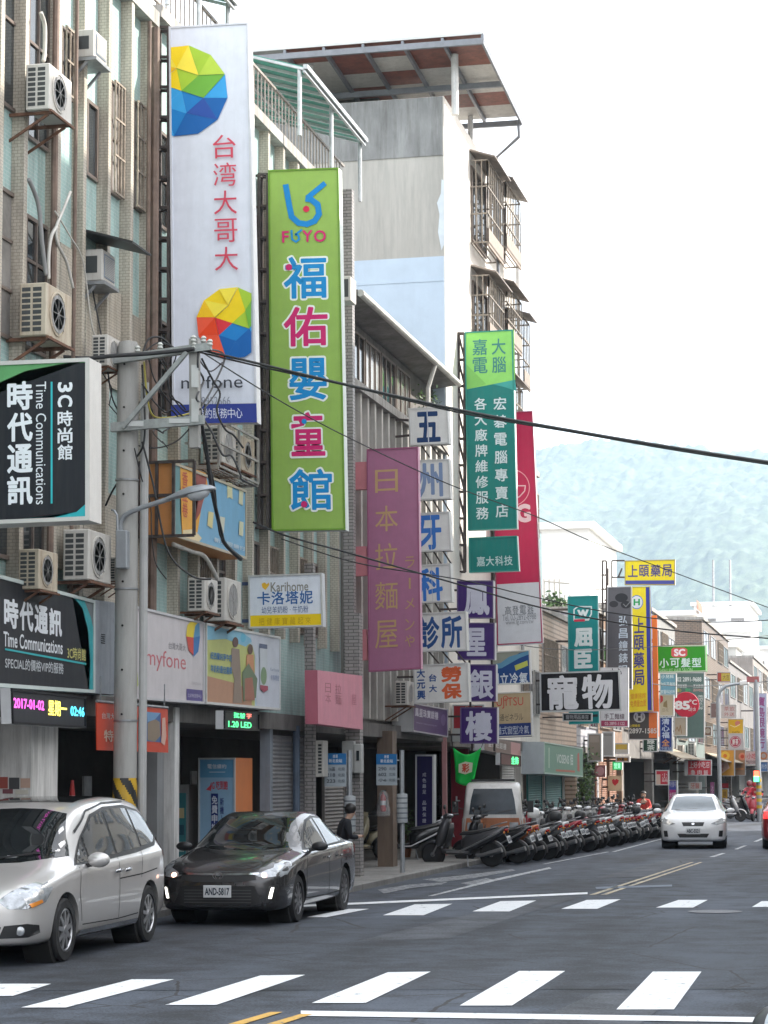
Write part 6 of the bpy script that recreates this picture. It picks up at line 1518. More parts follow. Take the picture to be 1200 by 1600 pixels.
    def mirror_(s, x, y, z, mat, sc=(.11, .075, .075)):
        for sg in (-1, 1):
            mb = MB(); bmesh.ops.create_icosphere(mb.bm, subdivisions=3, radius=1)
            for v in mb.bm.verts:
                v.co = Vector((sg * x + v.co.x * sc[0], y + v.co.y * sc[1] * (1 if v.co.y < 0 else .5), z + v.co.z * sc[2]))
            o = mb.build('wing_mirror', mat, s.rt, smooth='all')
            MB().bar((sg * (x - sc[0] * 1.3), y + .02, z - sc[2] * .8), (sg * (x - sc[0] * .2), y + .01, z - sc[2] * .5), .035, .045).build('mirror_stalk', TRIM, o)
            mb = MB(); mb.disc((sg * x, y + sc[1] * .52, z), (0, 1, 0), sc[2] * .8, 16, 1.3); mb.build('mirror_glass', CHROME, o, fix=False)
    def plate(s, txt, y, z, sgn=-1, w=.38, h=.16):
        pl = s.box('number_plate', (-w / 2, y - .012, z - h / 2), (w / 2, y + .012, z + h / 2), PLATEW, bevel=.004)
        class Q: pass
        yy = y + sgn * .014
        q = Q(); 
        mb = MB(); vs, fs, _ = glyph(txt, .03)
        out = [mb.bm.verts.new(((-w * .44 + w * .88 * a) * (-sgn), yy + sgn * c, z + h * .3 - h * .6 * b)) for a, b, c in vs]
        for f in fs:
            try: mb.bm.faces.new([out[i] for i in f])
            except ValueError: pass
        mb.build('lettering', paint((.02, .03, .05)), pl, fix=False)
    def place(s, x, y, rz): s.rt.location = (x, y, .004); s.rt.rotation_euler = (0, 0, rz); s.rt.scale = (VS, VS, VS); return s.rt

def ground_place(car, p_front, p_rear, wx, wyf, wyr):
    """stand a car so that its two wheels on local +x side touch the two ground points"""
    a = onZ(*p_front); lo, hi = p_front[1] - 1., 1230.; wb = (wyr - wyf) * VS
    for _ in range(50):                      # the rear wheel stands one wheelbase away, under its picture column
        mid_ = (lo + hi) / 2
        if (onZ(p_rear[0], mid_) - a).length < wb: lo = mid_
        else: hi = mid_
    b = onZ(p_rear[0], lo); d = (b - a); ang = math.atan2(-d.x, d.y)   # local +Y runs from front to rear
    m_ = Matrix.Rotation(ang, 3, 'Z'); mid = (a + b) / 2; loc = mid - m_ @ Vector((wx * VS, (wyf + wyr) / 2 * VS, 0))
    return car.place(loc.x, loc.y, ang), ang, d.length

# --- silver people carrier (nearest, cut by the left edge)
SILV = carpaint('silver_paint', (.62, .60, .58), .4, .28)
k = [(-2.40, .50, .30, .60, .40, .66), (-2.36, .70, .24, .64, .52, .74), (-2.25, .84, .22, .72, .60, .82), (-2.0, .915, .21, .82, .66, .91), (-1.55, .93, .21, .90, .70, 1.03), (-1.25, .935, .21, .95, .68, 1.14), (-.75, .94, .21, .985, .66, 1.45), (-.35, .94, .21, 1.0, .665, 1.63), (.2, .94, .21, 1.02, .67, 1.71),
     (.8, .94, .21, 1.04, .67, 1.735), (1.45, .935, .22, 1.06, .65, 1.70), (1.85, .925, .24, 1.08, .63, 1.64), (2.04, .91, .27, 1.09, .60, 1.50), (2.15, .89, .3, 1.0, .58, 1.22), (2.2, .80, .36, .8, .5, .95)]
van = Car('people_carrier', 'silver people carrier parked at the kerb, cut by the left picture edge', k, SILV, [(.925, -1.46), (.925, 1.45)], .335, spokes=9)
van.patch('windscreen', [(-.80, 1.10), (-.70, 1.3), (-.585, 1.55), (-.3, 1.60), (0, 1.61), (.3, 1.60), (.585, 1.55), (.70, 1.3), (.80, 1.10), (.4, 1.045), (0, 1.03), (-.4, 1.045)], 'f', CARGLASS)
van.patch('window_trim', [(-1.10, 1.0), (-.62, 1.30), (-.15, 1.535), (.35, 1.615), (1.1, 1.63), (1.65, 1.57), (1.93, 1.44), (1.99, 1.22), (1.8, 1.13), (1.0, 1.07), (-.2, 1.02)], 'x', TRIM, mirror=True)
for nm, pl in (('quarter_light', [(-1.02, 1.02), (-.66, 1.25), (-.66, 1.03)]), ('side_window', [(-.6, 1.05), (-.6, 1.28), (-.15, 1.5), (.2, 1.555), (.25, 1.08)]), ('side_window', [(.33, 1.085), (.28, 1.57), (.8, 1.595), (1.12, 1.585), (1.2, 1.13)]), ('side_window', [(1.28, 1.14), (1.2, 1.58), (1.62, 1.535), (1.87, 1.41), (1.92, 1.25), (1.75, 1.17)])):
    van.patch(nm, pl, 'x', CARGLASS, .008, mirror=True)
van.patch('sun_roof', [(-.5, -.1), (.5, -.1), (.52, 1.3), (-.52, 1.3)], 't', CARGLASS, .006)
van.patch('headlight', [(.50, .68), (.62, .60), (.80, .60), (.86, .70), (.86, .84), (.78, .86), (.62, .78)], 'f', HEADL, .006, mirror=True)
van.patch('headlight', [(-2.3, .60), (-2.05, .66), (-1.86, .80), (-1.9, .86), (-2.1, .82), (-2.3, .74)], 'x', HEADL, .007, mirror=True)
van.patch('side_repeater', [(-2.26, .61), (-2.1, .66), (-2.12, .69), (-2.28, .65)], 'x', AMBER, .011, mirror=True)
van.patch('front_grille', [(-.36, .60), (-.4, .68), (.4, .68), (.36, .60)], 'f', TRIM, .006); van.patch('bumper_grille', [(-.5, .28), (-.55, .42), (.55, .42), (.5, .28)], 'f', TRIM, .006)
van.patch('fog_recess', [(.52, .30), (.80, .31), (.875, .35), (.875, .43), (.80, .45), (.58, .43)], 'f', TRIM, .006, mirror=True)
for sg in (-1, 1):
    h_ = van.bvh0.ray_cast(Vector((sg * .74, -6, .375)), Vector((0, 1, 0)))[0]
    MB().lathe(h_ + Vector((0, -.008, 0)), (0, -1, 0), [(.05, 0), (.045, .012), (.03, .014)], 18).build('fog_light', HEADL, van.rt, smooth=True)
van.seam([(-.98, .40), (-1.06, .7), (-1.0, .98)]); van.seam([(.28, .36), (.30, 1.05)]); van.seam([(1.1, .78), (1.2, 1.1)]); van.seam([(.3, .8), (1.15, .82), (1.75, .86)], w=.014); van.seam([(-.95, .36), (.28, .35), (1.0, .37)])
van.patch('sill_trim', [(-1.02, .25), (1.02, .26), (1.02, .315), (-1.02, .305)], 'x', CHROME, .012, mirror=True)
for y in (.08, .42): van.patch('door_handle', [(y, .87), (y + .2, .88), (y + .2, .915), (y, .905)], 'x', CHROME, .03, mirror=True, th=.01)
van.patch('roof_trim', [(-.7, 1.36), (-.2, 1.585), (.4, 1.665), (1.2, 1.675), (1.2, 1.66), (.4, 1.65), (-.2, 1.565), (-.7, 1.33)], 'x', TRIM, .01, mirror=True)
van.patch('wiper', [(-.5, 1.06), (.05, 1.10), (.05, 1.12), (-.5, 1.08)], 'f', TRIM, .02); van.patch('wiper', [(.1, 1.06), (.55, 1.12), (.55, 1.14), (.1, 1.08)], 'f', TRIM, .02)
van.patch('dash_paper', [(.18, 1.08), (.32, 1.085), (.33, 1.11), (.2, 1.105)], 'f', paint((.7, .7, .72)), .012)
van.mirror_(1.05, -.78, 1.05, SILV, (.13, .08, .085)); van.plate('6B-2172', -2.42, .5)
van.patch('tail_light', [(2.05, 1.0), (2.16, 1.0), (2.1, 1.35), (2.0, 1.35)], 'x', TAILR, .006, mirror=True)
_, vang, _ = ground_place(van, (103, 1503), (233, 1474), .925, -1.46, 1.45)

# --- dark grey saloon
GREYC = carpaint('dark_grey_paint', (.055, .053, .055), .5, .25)
k = [(-2.31, .52, .26, .55, .42, .60), (-2.27, .70, .22, .60, .5, .69), (-2.14, .82, .19, .68, .58, .77), (-1.9, .875, .18, .76, .62, .85), (-1.4, .885, .18, .84, .64, .935), (-1.08, .887, .18, .88, .64, .98), (-.6, .887, .18, .91, .60, 1.25), (-.2, .887, .18, .925, .585, 1.405), (.25, .887, .18, .94, .58, 1.465),
     (.7, .887, .18, .955, .575, 1.45), (1.1, .885, .19, .97, .57, 1.34), (1.55, .88, .2, .985, .60, 1.13), (1.85, .87, .22, .98, .64, 1.05), (2.06, .85, .25, .95, .62, 1.02), (2.17, .80, .3, .85, .58, .94), (2.21, .70, .36, .7, .5, .8)]
sal = Car('saloon_car', 'dark grey saloon with lit front lamps, parked behind the silver people carrier', k, GREYC, [(.865, -1.38), (.865, 1.32)], .315, spokes=10, rim=M('dark_alloy', (.16, .16, .165), .3, .7, .1, 5))
sal.patch('windscreen', [(-.76, 1.0), (-.65, 1.2), (-.535, 1.37), (-.2, 1.405), (.2, 1.405), (.535, 1.37), (.65, 1.2), (.76, 1.0), (.3, .96), (-.3, .96)], 'f', CARGLASS)
sal.patch('window_trim', [(-.92, .935), (-.5, 1.17), (-.1, 1.345), (.3, 1.40), (.75, 1.37), (1.15, 1.24), (1.5, 1.05), (1.42, .985), (.3, .96)], 'x', TRIM, mirror=True)
for nm, pl in (('side_window', [(-.78, .965), (-.45, 1.165), (-.08, 1.315), (.22, 1.36), (.26, .985)]), ('side_window', [(.34, .99), (.30, 1.365), (.72, 1.345), (1.0, 1.255), (1.06, 1.01)]), ('quarter_light', [(1.1, 1.01), (1.06, 1.23), (1.4, 1.06)])):
    sal.patch(nm, pl, 'x', CARGLASS, .008, mirror=True)
sal.patch('window_chrome', [(-.95, .915), (1.48, .965), (1.48, .985), (-.95, .935)], 'x', CHROME, .01, mirror=True)
sal.patch('upper_grille', [(-.52, .60), (-.5, .68), (.5, .68), (.52, .60), (.3, .57), (-.3, .57)], 'f', TRIM, .006)
sal.patch('chrome_bar', [(-.55, .665), (-.2, .655), (.2, .655), (.55, .665), (.55, .69), (.2, .68), (-.2, .68), (-.55, .69)], 'f', CHROME, .012)
sal.patch('lower_grille', [(-.42, .25), (-.6, .30), (-.5, .52), (.5, .52), (.6, .30), (.42, .25)], 'f', TRIM, .006)
for z in (.30, .34, .38, .42, .46): sal.patch('grille_slat', [(-.46, z), (.46, z), (.46, z + .012), (-.46, z + .012)], 'f', M('slat_grey', (.07, .07, .07), .4), .012)
mb = MB(); c = sal.bvh0.ray_cast(Vector((0, -6, .655)), Vector((0, 1, 0)))[0]
for a, b, tw in ((.075, .05, .12), (.04, .05, .2), (.06, .018, .25)):
    N = 24
    for j in range(N):
        q = []
        for kx, s_ in ((j, 1), (j + 1, 1), (j + 1, 1 - tw), (j, 1 - tw)): q.append((c.x + a * s_ * math.cos(2 * math.pi * kx / N), c.y - .02, c.z + b * s_ * math.sin(2 * math.pi * kx / N) + (.0 if a != .06 else .02)))
        mb.face(q)
mb.build('emblem', CHROME, sal.rt, fix=False)
sal.patch('headlight', [(.50, .66), (.62, .62), (.86, .66), (.87, .78), (.80, .78), (.62, .72)], 'f', HEADL, .006, mirror=True)
sal.patch('headlight', [(-2.14, .63), (-1.9, .70), (-1.68, .82), (-1.75, .835), (-2.0, .79), (-2.15, .72)], 'x', HEADL, .007, mirror=True)
for sg in (-1, 1):
    h = sal.bvh0.ray_cast(Vector((sg * .62, -6, .66)), Vector((0, 1, 0)))[0]
    MB().lathe(h + Vector((0, -.012, 0)), (0, -1, 0), [(.036, 0), (.03, .012)], 16).build('side_lamp', LAMPAMB, sal.rt, smooth=True)
    sal.patch('running_light', [(sg * .68, .36), (sg * .715, .36), (sg * .745, .50), (sg * .715, .50)], 'f', LAMPON, .012)
    sal.patch('lamp_recess', [(sg * .64, .30), (sg * .76, .32), (sg * .79, .54), (sg * .69, .52)], 'f', TRIM, .006)
sal.seam([(-.98, .32), (-1.0, .6), (-.92, .9)]); sal.seam([(.30, .30), (.31, .96)]); sal.seam([(1.02, .62), (1.12, .95)]); sal.seam([(-.98, .30), (.3, .29), (.95, .31)])
sal.seam([(-.60, -2.0), (-.66, -1.4), (-.68, -1.05)], 't')
for y in (.06, .82): sal.patch('door_handle', [(y, .80), (y + .18, .81), (y + .18, .835), (y, .825)], 'x', GREYC, .028, mirror=True, th=.01)
sal.mirror_(.98, -.66, .99, TRIM, (.12, .07, .065)); sal.plate('AND-5817', -2.335, .45)
sal.patch('tail_light', [(2.0, .82), (2.22, .82), (2.2, .98), (1.95, .96)], 'x', TAILR, .006, mirror=True)
sal.patch('wiper', [(-.5, .985), (.1, 1.02), (.1, 1.035), (-.5, 1.0)], 'f', TRIM, .015)
ground_place(sal, (467, 1441), (539, 1424), .865, -1.38, 1.32)

# --- white hatchback coming towards us
WHC = carpaint('white_pearl', (.80, .81, .82), .0, .22)
k = [(-2.16, .52, .27, .55, .42, .60), (-2.12, .70, .22, .60, .5, .70), (-2.0, .81, .19, .68, .58, .80), (-1.75, .865, .18, .78, .62, .88), (-1.3, .88, .18, .85, .63, .96), (-1.0, .88, .18, .89, .63, 1.0), (-.55, .88, .18, .92, .60, 1.24), (-.15, .88, .18, .935, .58, 1.385), (.3, .88, .18, .95, .575, 1.435),
     (.9, .88, .18, .97, .57, 1.42), (1.5, .875, .2, .99, .55, 1.33), (1.9, .86, .23, 1.0, .55, 1.18), (2.08, .83, .27, .95, .55, 1.02), (2.16, .74, .34, .8, .48, .85)]
wc = Car('hatchback', 'white hatchback driving towards the camera in the left lane', k, WHC, [(.86, -1.34), (.86, 1.26)], .315, spokes=10)
wc.patch('windscreen', [(-.61, 1.01), (-.55, 1.2), (-.49, 1.35), (-.2, 1.375), (.2, 1.375), (.49, 1.35), (.55, 1.2), (.61, 1.01), (.3, .985), (-.3, .985)], 'f', M('sky_lit_glass', (.10, .13, .15), .05, .0, .2, spec=.8))
wc.patch('window_trim', [(-.9, .955), (-.48, 1.17), (-.05, 1.33), (.35, 1.375), (1.0, 1.35), (1.5, 1.22), (1.4, 1.0), (.3, .975)], 'x', CARGLASS, mirror=True)
wc.patch('upper_grille', [(-.26, .60), (-.30, .70), (.30, .70), (.26, .60)], 'f', TRIM, .006); wc.patch('lower_grille', [(-.36, .30), (-.42, .40), (.42, .40), (.36, .30)], 'f', TRIM, .006)
wc.patch('headlight', [(.46, .66), (.62, .62), (.84, .68), (.85, .76), (.66, .74)], 'f', HEADL, .006, mirror=True)
wc.patch('headlight', [(-2.0, .66), (-1.72, .76), (-1.76, .82), (-2.0, .76)], 'x', HEADL, .007, mirror=True)
wc.patch('fog_light', [(.66, .32), (.76, .32), (.78, .48), (.68, .48)], 'f', TRIM, .006, mirror=True)
wc.mirror_(.99, -.62, .99, WHC, (.115, .07, .065)); wc.plate('ABC-5521', -2.185, .47)
wc.patch('emblem', [(-.05, .655), (0, .625), (.05, .655), (0, .685)], 'f', CHROME, .015)
wc.patch('wiper', [(-.5, 1.0), (.1, 1.03), (.1, 1.045), (-.5, 1.015)], 'f', TRIM, .012)
mb = MB(); mb.box(-.35, .35, -.2, .2, .85, 1.1); 
cwl = onZ(1050, 1326); cwr = onZ(1122, 1324); c = (cwl + cwr) / 2; vd = Vector((c.x, c.y, 0)).normalized()
wc.place(c.x + vd.x * 1.34, c.y + vd.y * 1.34, math.atan2(-vd.x, vd.y) * .75)

# --- red car leaving at the right edge
REDC = carpaint('red_paint', (.30, .02, .022), .3, .3)
k2 = [(-2.2, .74, .34, .8, .48, .85), (-2.1, .83, .27, .95, .55, 1.02), (-1.9, .86, .23, 1.0, .55, 1.18), (-1.5, .875, .2, .99, .55, 1.35), (-.9, .88, .18, .97, .57, 1.46), (-.3, .88, .18, .95, .575, 1.47), (.2, .88, .18, .935, .58, 1.41), (.6, .88, .18, .92, .60, 1.25), (1.05, .88, .18, .89, .63, 1.0), (1.75, .865, .18, .78, .62, .88), (2.1, .7, .22, .6, .5, .70), (2.16, .52, .27, .55, .42, .6)]
rc = Car('red_car', 'dark red car driving away, half outside the right picture edge', k2, REDC, [(.86, -1.3), (.86, 1.3)], .315)
rc.patch('rear_window', [(-.5, 1.1), (-.45, 1.32), (.45, 1.32), (.5, 1.1)], 'f', CARGLASS)
rc.patch('side_window', [(-1.5, 1.02), (-1.35, 1.28), (-.5, 1.38), (.2, 1.32), (.8, 1.0)], 'x', CARGLASS, mirror=True)
rc.patch('tail_light', [(.58, .80), (.58, .98), (.80, .98), (.82, .80)], 'f', M('lit_tail_lamp', (.9, .03, .03), .3, 0, .02, emit=.8), .008, mirror=True)
rc.patch('bumper', [(-.7, .34), (-.7, .52), (.7, .52), (.7, .34)], 'f', TRIM, .008); rc.plate('7188-QT', -2.22, .68)
a = onZ(1192, 1326); rc.place(a.x + .86, a.y + 1.3, R(3))

# --- small white truck parked beyond the first scooter
TRW = M('truck_white', (.58, .57, .54), .4, 0, .08, 2, coat=.3, dirt=.3)
TRO = M('truck_orange', (.42, .15, .06), .5, 0, .2, 3, dirt=.3)
k = [(-1.66, .58, .42, .92, .50, 1.10), (-1.63, .68, .34, .98, .58, 1.22), (-1.55, .715, .32, 1.0, .61, 1.38), (-1.3, .72, .32, 1.0, .62, 1.72), (-1.1, .72, .32, 1.0, .62, 1.80), (-.7, .72, .32, 1.0, .62, 1.83), (-.25, .72, .32, 1.0, .62, 1.82), (-.15, .71, .33, 1.0, .6, 1.78)]
tr = Car('small_truck', 'small white truck with an orange nose band parked nose out behind the first scooter', k, TRW, [(.66, -1.05), (.66, .95)], .27, tw=.16, ny=40, cat='truck')
tr.patch('windscreen', [(-.54, 1.08), (-.5, 1.4), (-.44, 1.66), (.44, 1.66), (.5, 1.4), (.54, 1.08)], 'f', glassy('truck_glass', (.03, .04, .05), .12, .25)); tr.patch('nose_band', [(-.64, .70), (-.60, 1.0), (.60, 1.0), (.64, .70)], 'f', TRO, .006)
tr.patch('nose_band', [(-1.64, .70), (-1.64, .98), (-.9, .98), (-.9, .70)], 'x', TRO, .006, mirror=True)
tr.patch('headlight', [(.38, .74), (.38, .9), (.58, .9), (.58, .74)], 'f', HEADL, .012, mirror=True)
tr.patch('side_window', [(-1.42, 1.08), (-1.22, 1.55), (-.45, 1.6), (-.45, 1.08)], 'x', CARGLASS, mirror=True)
tr.box('cargo_bed', (-.7, -.05, .55), (.7, 1.65, .66), TRW); 
for a_, b_ in (((-.7, -.05, .661), (-.66, 1.65, .95)), ((.66, -.05, .661), (.7, 1.65, .95)), ((-.655, 1.61, .661), (.655, 1.65, .95))): tr.box('bed_side', a_, b_, TRW)
for sg in (-1, 1):
    mb = MB(); mb.tube([(sg * .68, -1.5, 1.2), (sg * .86, -1.55, 1.25), (sg * .86, -1.55, 1.3)], .012, 6); mb.box(sg * .86 - .07, sg * .86 + .07, -1.58, -1.52, 1.12, 1.38); mb.build('wing_mirror', TRIM, tr.rt)
tr.patch('wiper', [(-.4, 1.1), (.05, 1.18), (.05, 1.2), (-.4, 1.12)], 'f', TRIM, .015); tr.patch('wiper', [(.1, 1.1), (.45, 1.18), (.45, 1.2), (.1, 1.12)], 'f', TRIM, .015)
tr.box('roof_rail', (-.5, -1.0, 1.825), (.5, -.9, 1.88), TRIM)
c = onY(757, 1345, 55.4); tr.place(c.x, c.y + 1.6, R(8))

# ------------------------------------------------------------------ scooters
def loft(mb, secs, n=14):
    """secs: (centre, half width across x, half size along the second axis, axis 'y' or 'z' or vector)"""
    rings = []
    for c, a, b, ax in secs:
        c = Vector(c); v = Vector((0, 1, 0)) if ax == 'y' else Vector((0, 0, 1)) if ax == 'z' else Vector(ax).normalized()
        rings.append([mb.bm.verts.new(c + Vector((a * math.copysign(abs(math.cos(t)) ** .75, math.cos(t)), 0, 0)) + v * b * math.copysign(abs(math.sin(t)) ** .75, math.sin(t))) for t in [2 * math.pi * k / n for k in range(n)]])
    for i in range(len(rings) - 1):
        for k in range(n): mb.bm.faces.new([rings[i][k], rings[i][(k + 1) % n], rings[i + 1][(k + 1) % n], rings[i + 1][k]])
    mb.bm.faces.new(rings[0]); mb.bm.faces.new(rings[-1])
    return mb
SEATM = M('seat_vinyl', (.025, .024, .024), .5, 0, .2, 6)
PLAST = M('scooter_black_plastic', (.03, .03, .031), .5, 0, .2, 5)
SCR = M('scooter_rim', (.35, .35, .36), .35, .7, .15, 5)
def make_scooter(paintm, label, loc=(0, 0, 0), box=None):
    t = thing('scooter', label, 'scooter', (0, 0, 0), 'scooters')
    for nm, y in (('wheel', .63), ('wheel', -.60)):
        w_ = MB().lathe((-.05, y, .25), (1, 0, 0), [(.15, 0), (.215, -.005), (.243, .015), (.25, .05), (.243, .085), (.215, .105), (.15, .10)], 28).build('tyre', RUBBER, t, smooth=True); w_.name = 'wheel'
        mb = MB(); mb.lathe((-.035, y, .25), (1, 0, 0), [(.16, 0), (.165, .07), (.14, .075), (.14, -.005)], 24)
        for k in range(5):
            a = 2 * math.pi * k / 5; d = Vector((0, math.cos(a), math.sin(a))); mb.bar(Vector((0, y, .25)) + d * .03, Vector((0, y, .25)) + d * .15, .03, .03)
        mb.lathe((-.05, y, .25), (1, 0, 0), [(.05, 0), (.05, .1)], 14); mb.build('rim', SCR, w_, smooth=True)
    mb = MB(); loft(mb, [((0, .50, .40), .09, .03, (0, 1, .4)), ((0, .48, .46), .16, .09, (0, 1, .2)), ((0, .43, .60), .21, .12, 'y'), ((0, .38, .76), .22, .11, 'y'), ((0, .34, .90), .18, .09, 'y'), ((0, .31, .99), .12, .06, 'y')]); mb.build('front_shield', paintm, t, smooth='all')
    mb = MB(); loft(mb, [((0, .36, .40), .17, .02, (0, .3, 1)), ((0, .29, .55), .185, .03, 'y'), ((0, .24, .75), .17, .03, 'y'), ((0, .23, .88), .12, .02, 'y')]); mb.build('leg_shield', PLAST, t, smooth='all')
    mb = MB(); loft(mb, [((0, .44, .33), .12, .05, 'z'), ((0, .30, .30), .17, .05, 'z'), ((0, .05, .29), .18, .045, 'z'), ((0, -.16, .30), .16, .06, 'z')]); mb.build('floor_board', paintm, t, smooth='all')
    mb = MB(); loft(mb, [((0, .02, .42), .09, .13, 'z'), ((0, -.08, .46), .16, .18, 'z'), ((0, -.30, .53), .195, .165, 'z'), ((0, -.58, .62), .185, .13, 'z'), ((0, -.82, .73), .125, .08, 'z'), ((0, -.95, .80), .05, .03, 'z')]); mb.build('rear_body', paintm, t, smooth='all')
    mb = MB(); loft(mb, [((0, .05, .655), .07, .025, 'z'), ((0, -.02, .675), .12, .04, 'z'), ((0, -.25, .69), .145, .045, 'z'), ((0, -.38, .715), .14, .05, 'z'), ((0, -.60, .755), .12, .045, 'z'), ((0, -.74, .79), .07, .025, 'z')]); mb.build('seat', SEATM, t, smooth='all')
    for sx in (-1, 1): MB().tube([(sx * .175, .30, .31), (sx * .19, .05, .31), (sx * .195, -.2, .42), (sx * .2, -.5, .56), (sx * .16, -.82, .72)], .016, 8, .022).build('side_trim', SCR, t, smooth=True)
    mb = MB(); mb.tube([(-.11, -.62, .82), (-.12, -.84, .88), (0, -.93, .90), (.12, -.84, .88), (.11, -.62, .82)], .014, 7); mb.build('grab_rail', SCR, t, smooth=True)
    # engine and belt cover, exhaust
    mb = MB(); loft(mb, [((.10, -.20, .30), .05, .09, 'z'), ((.11, -.42, .28), .055, .10, 'z'), ((.11, -.66, .26), .045, .07, 'z')]); mb.build('engine_cover', M('engine_alloy', (.2, .2, .2), .45, .5, .2, 6), t, smooth='all')
    mb = MB(); mb.tube([(-.12, -.30, .24), (-.15, -.45, .25), (-.16, -.60, .29), (-.17, -.86, .36)], .035, 10, .055); mb.build('exhaust', SCR, t, smooth=True)
    # mudguards
    for nm, y, a0, a1, w_, m_ in (('front_mudguard', .63, 15, 150, .075, paintm), ('rear_mudguard', -.60, 100, 190, .07, PLAST)):
        mb = MB(); N = 12; pr = None
        for k in range(N + 1):
            a = R(a0 + (a1 - a0) * k / N); r_ = .285
            row = [mb.bm.verts.new((x, y + r2 * math.cos(a), .25 + r2 * math.sin(a))) for x, r2 in ((-w_, r_ - .04), (-w_ * .8, r_), (w_ * .8, r_), (w_, r_ - .04))]
            if pr:
                for j in range(3): mb.bm.faces.new([pr[j], pr[j + 1], row[j + 1], row[j]])
            pr = row
        mb.build(nm, m_, t, smooth='all')
    mb = MB()
    for sx in (-.085, .085): mb.tube([(sx, .63, .25), (sx, .47, .55)], .02, 8)
    mb.tube([(0, .45, .5), (0, .31, .98)], .03, 8); mb.build('fork', SCR, t)
    mb = MB(); loft(mb, [((0, .40, .99), .06, .05, 'z'), ((0, .34, 1.01), .13, .07, 'z'), ((0, .24, 1.02), .12, .05, 'z'), ((0, .20, 1.02), .06, .02, 'z')]); mb.build('handlebar_cowl', paintm, t, smooth='all')
    mb = MB(); mb.tube([(-.36, .20, 1.03), (-.2, .27, 1.03), (.2, .27, 1.03), (.36, .20, 1.03)], .017, 8); mb.build('handlebar', PLAST, t)
    for sx in (-1, 1):
        MB().tube([(sx * .355, .19, 1.03), (sx * .24, .255, 1.03)], .023, 8).build('grip', SEATM, t)
        o = MB().tube([(sx * .2, .27, 1.04), (sx * .27, .28, 1.14), (sx * .34, .26, 1.20)], .009, 6).build('mirror_stalk', PLAST, t)
        mb = MB(); loft(mb, [((sx * .36, .28, 1.22), .02, .01, 'z'), ((sx * .36, .27, 1.23), .065, .045, 'z'), ((sx * .36, .245, 1.23), .065, .045, 'z')], 12); mb.build('mirror', PLAST, o, smooth='all')
    mb = MB(); loft(mb, [((0, .452, .985), .02, .015, 'z'), ((0, .44, .985), .07, .04, 'z'), ((0, .39, .985), .08, .05, 'z')], 14); mb.build('headlight', HEADL, t, smooth='all')
    mb = MB(); loft(mb, [((0, -.90, .74), .11, .035, 'z'), ((0, -.94, .75), .09, .03, 'z'), ((0, -.96, .755), .03, .01, 'z')], 12); mb.build('tail_light', TAILR, t, smooth='all')
    for sx in (-1, 1): MB().lathe((sx * .14, -.90, .70), (0, -1, 0), [(.028, 0), (.024, .02), (.01, .028)], 10).build('turn_signal', AMBER, t, smooth=True)
    MB().hexa([(-.03, -.86, .70), (.03, -.86, .70), (.03, -.98, .50), (-.03, -.98, .50)], (0, .015, .01)).build('plate_holder', PLAST, t)
    pl = MB().hexa([(-.13, -.955, .62), (.13, -.955, .62), (.13, -1.0, .49), (-.13, -1.0, .49)], (0, .01, .004)).build('number_plate', PLATEW, t)
    mb = MB(); vs, fs, _ = glyph('NKX-605', .03)
    out = [mb.bm.verts.new((.105 - .21 * a, -.960 - c * 2 - .045 * (.2 + .6 * b) , .62 - .13 * (.2 + .6 * b))) for a, b, c in vs]
    for f in fs:
        try: mb.bm.faces.new([out[i] for i in f])
        except ValueError: pass
    mb.build('lettering', paint((.02, .03, .05)), pl, fix=False)
    mb = MB(); mb.tube([(-.05, -.1, .24), (-.14, -.14, .02), (-.16, -.2, .0)], .014, 6); mb.build('stand', STEELG, t)
    if box: 
        mb = MB(); loft(mb, [((0, -.80, .88), .12, .11, 'y'), ((0, -.80, .93), .155, .14, 'y'), ((0, -.80, 1.03), .15, .135, 'y'), ((0, -.80, 1.09), .09, .08, 'y')]); mb.build('top_box', PLAST, t, smooth='all')
    return t
def sp(name, c, metal=.15): return M(name, c, .3, metal, .08, 2, coat=.6, dirt=.15, dirtcol=(.12, .11, .1))
SCOL = [('black', (.02, .02, .022)), ('white', (.72, .72, .72)), ('dark red', (.36, .025, .04)), ('silver', (.48, .48, .49)), ('dark blue', (.03, .045, .12)), ('charcoal', (.07, .07, .075)), ('teal', (.03, .16, .17)), ('orange', (.5, .14, .03))]
protos = {}
def scooter_at(col, x, y, rz, label, lean=5, z=.004, sc=1.0, box=None):
    c = dict(SCOL)[col]
    if (col, box) not in protos: t = protos[col, box] = make_scooter(sp('scooter_' + col.replace(' ', '_'), c), label, box=box)
    else: t = dup(protos[col, box])
    t['label'] = label
    t.location = (x, y, z); t.rotation_euler = (0, R(-lean), R(rz)); t.scale = [VS * sc] * 3
    return t
def rear_at(px, py, rz): # place so that the rear wheel touches this ground point
    p = onZ(px, py); d = Vector((-math.sin(R(rz)), math.cos(R(rz)), 0)); return p + d * .60 * VS
p = rear_at(766, 1355, 84)
scooter_at('charcoal', p.x, p.y, 84, 'charcoal scooter seen side on, nearest of the parked row in front of the small truck', 3, sc=1.07)
ords = ['second', 'third', 'fourth', 'fifth', 'sixth', 'seventh', 'eighth', 'ninth', 'tenth', 'eleventh', 'twelfth', 'thirteenth', 'fourteenth', 'fifteenth', 'sixteenth', 'seventeenth', 'eighteenth', 'nineteenth', 'twentieth', 'twenty first', 'twenty second', 'twenty third', 'twenty fourth', 'twenty fifth', 'twenty sixth', 'twenty seventh', 'twenty eighth']
rnd = random.Random(21)
seq = ['black', 'orange', 'silver', 'charcoal', 'white', 'black', 'dark red', 'dark blue', 'white', 'charcoal', 'silver', 'dark red', 'white', 'black', 'white', 'silver', 'charcoal', 'white', 'dark red', 'black', 'silver', 'white', 'charcoal', 'dark red', 'black', 'dark red', 'white']
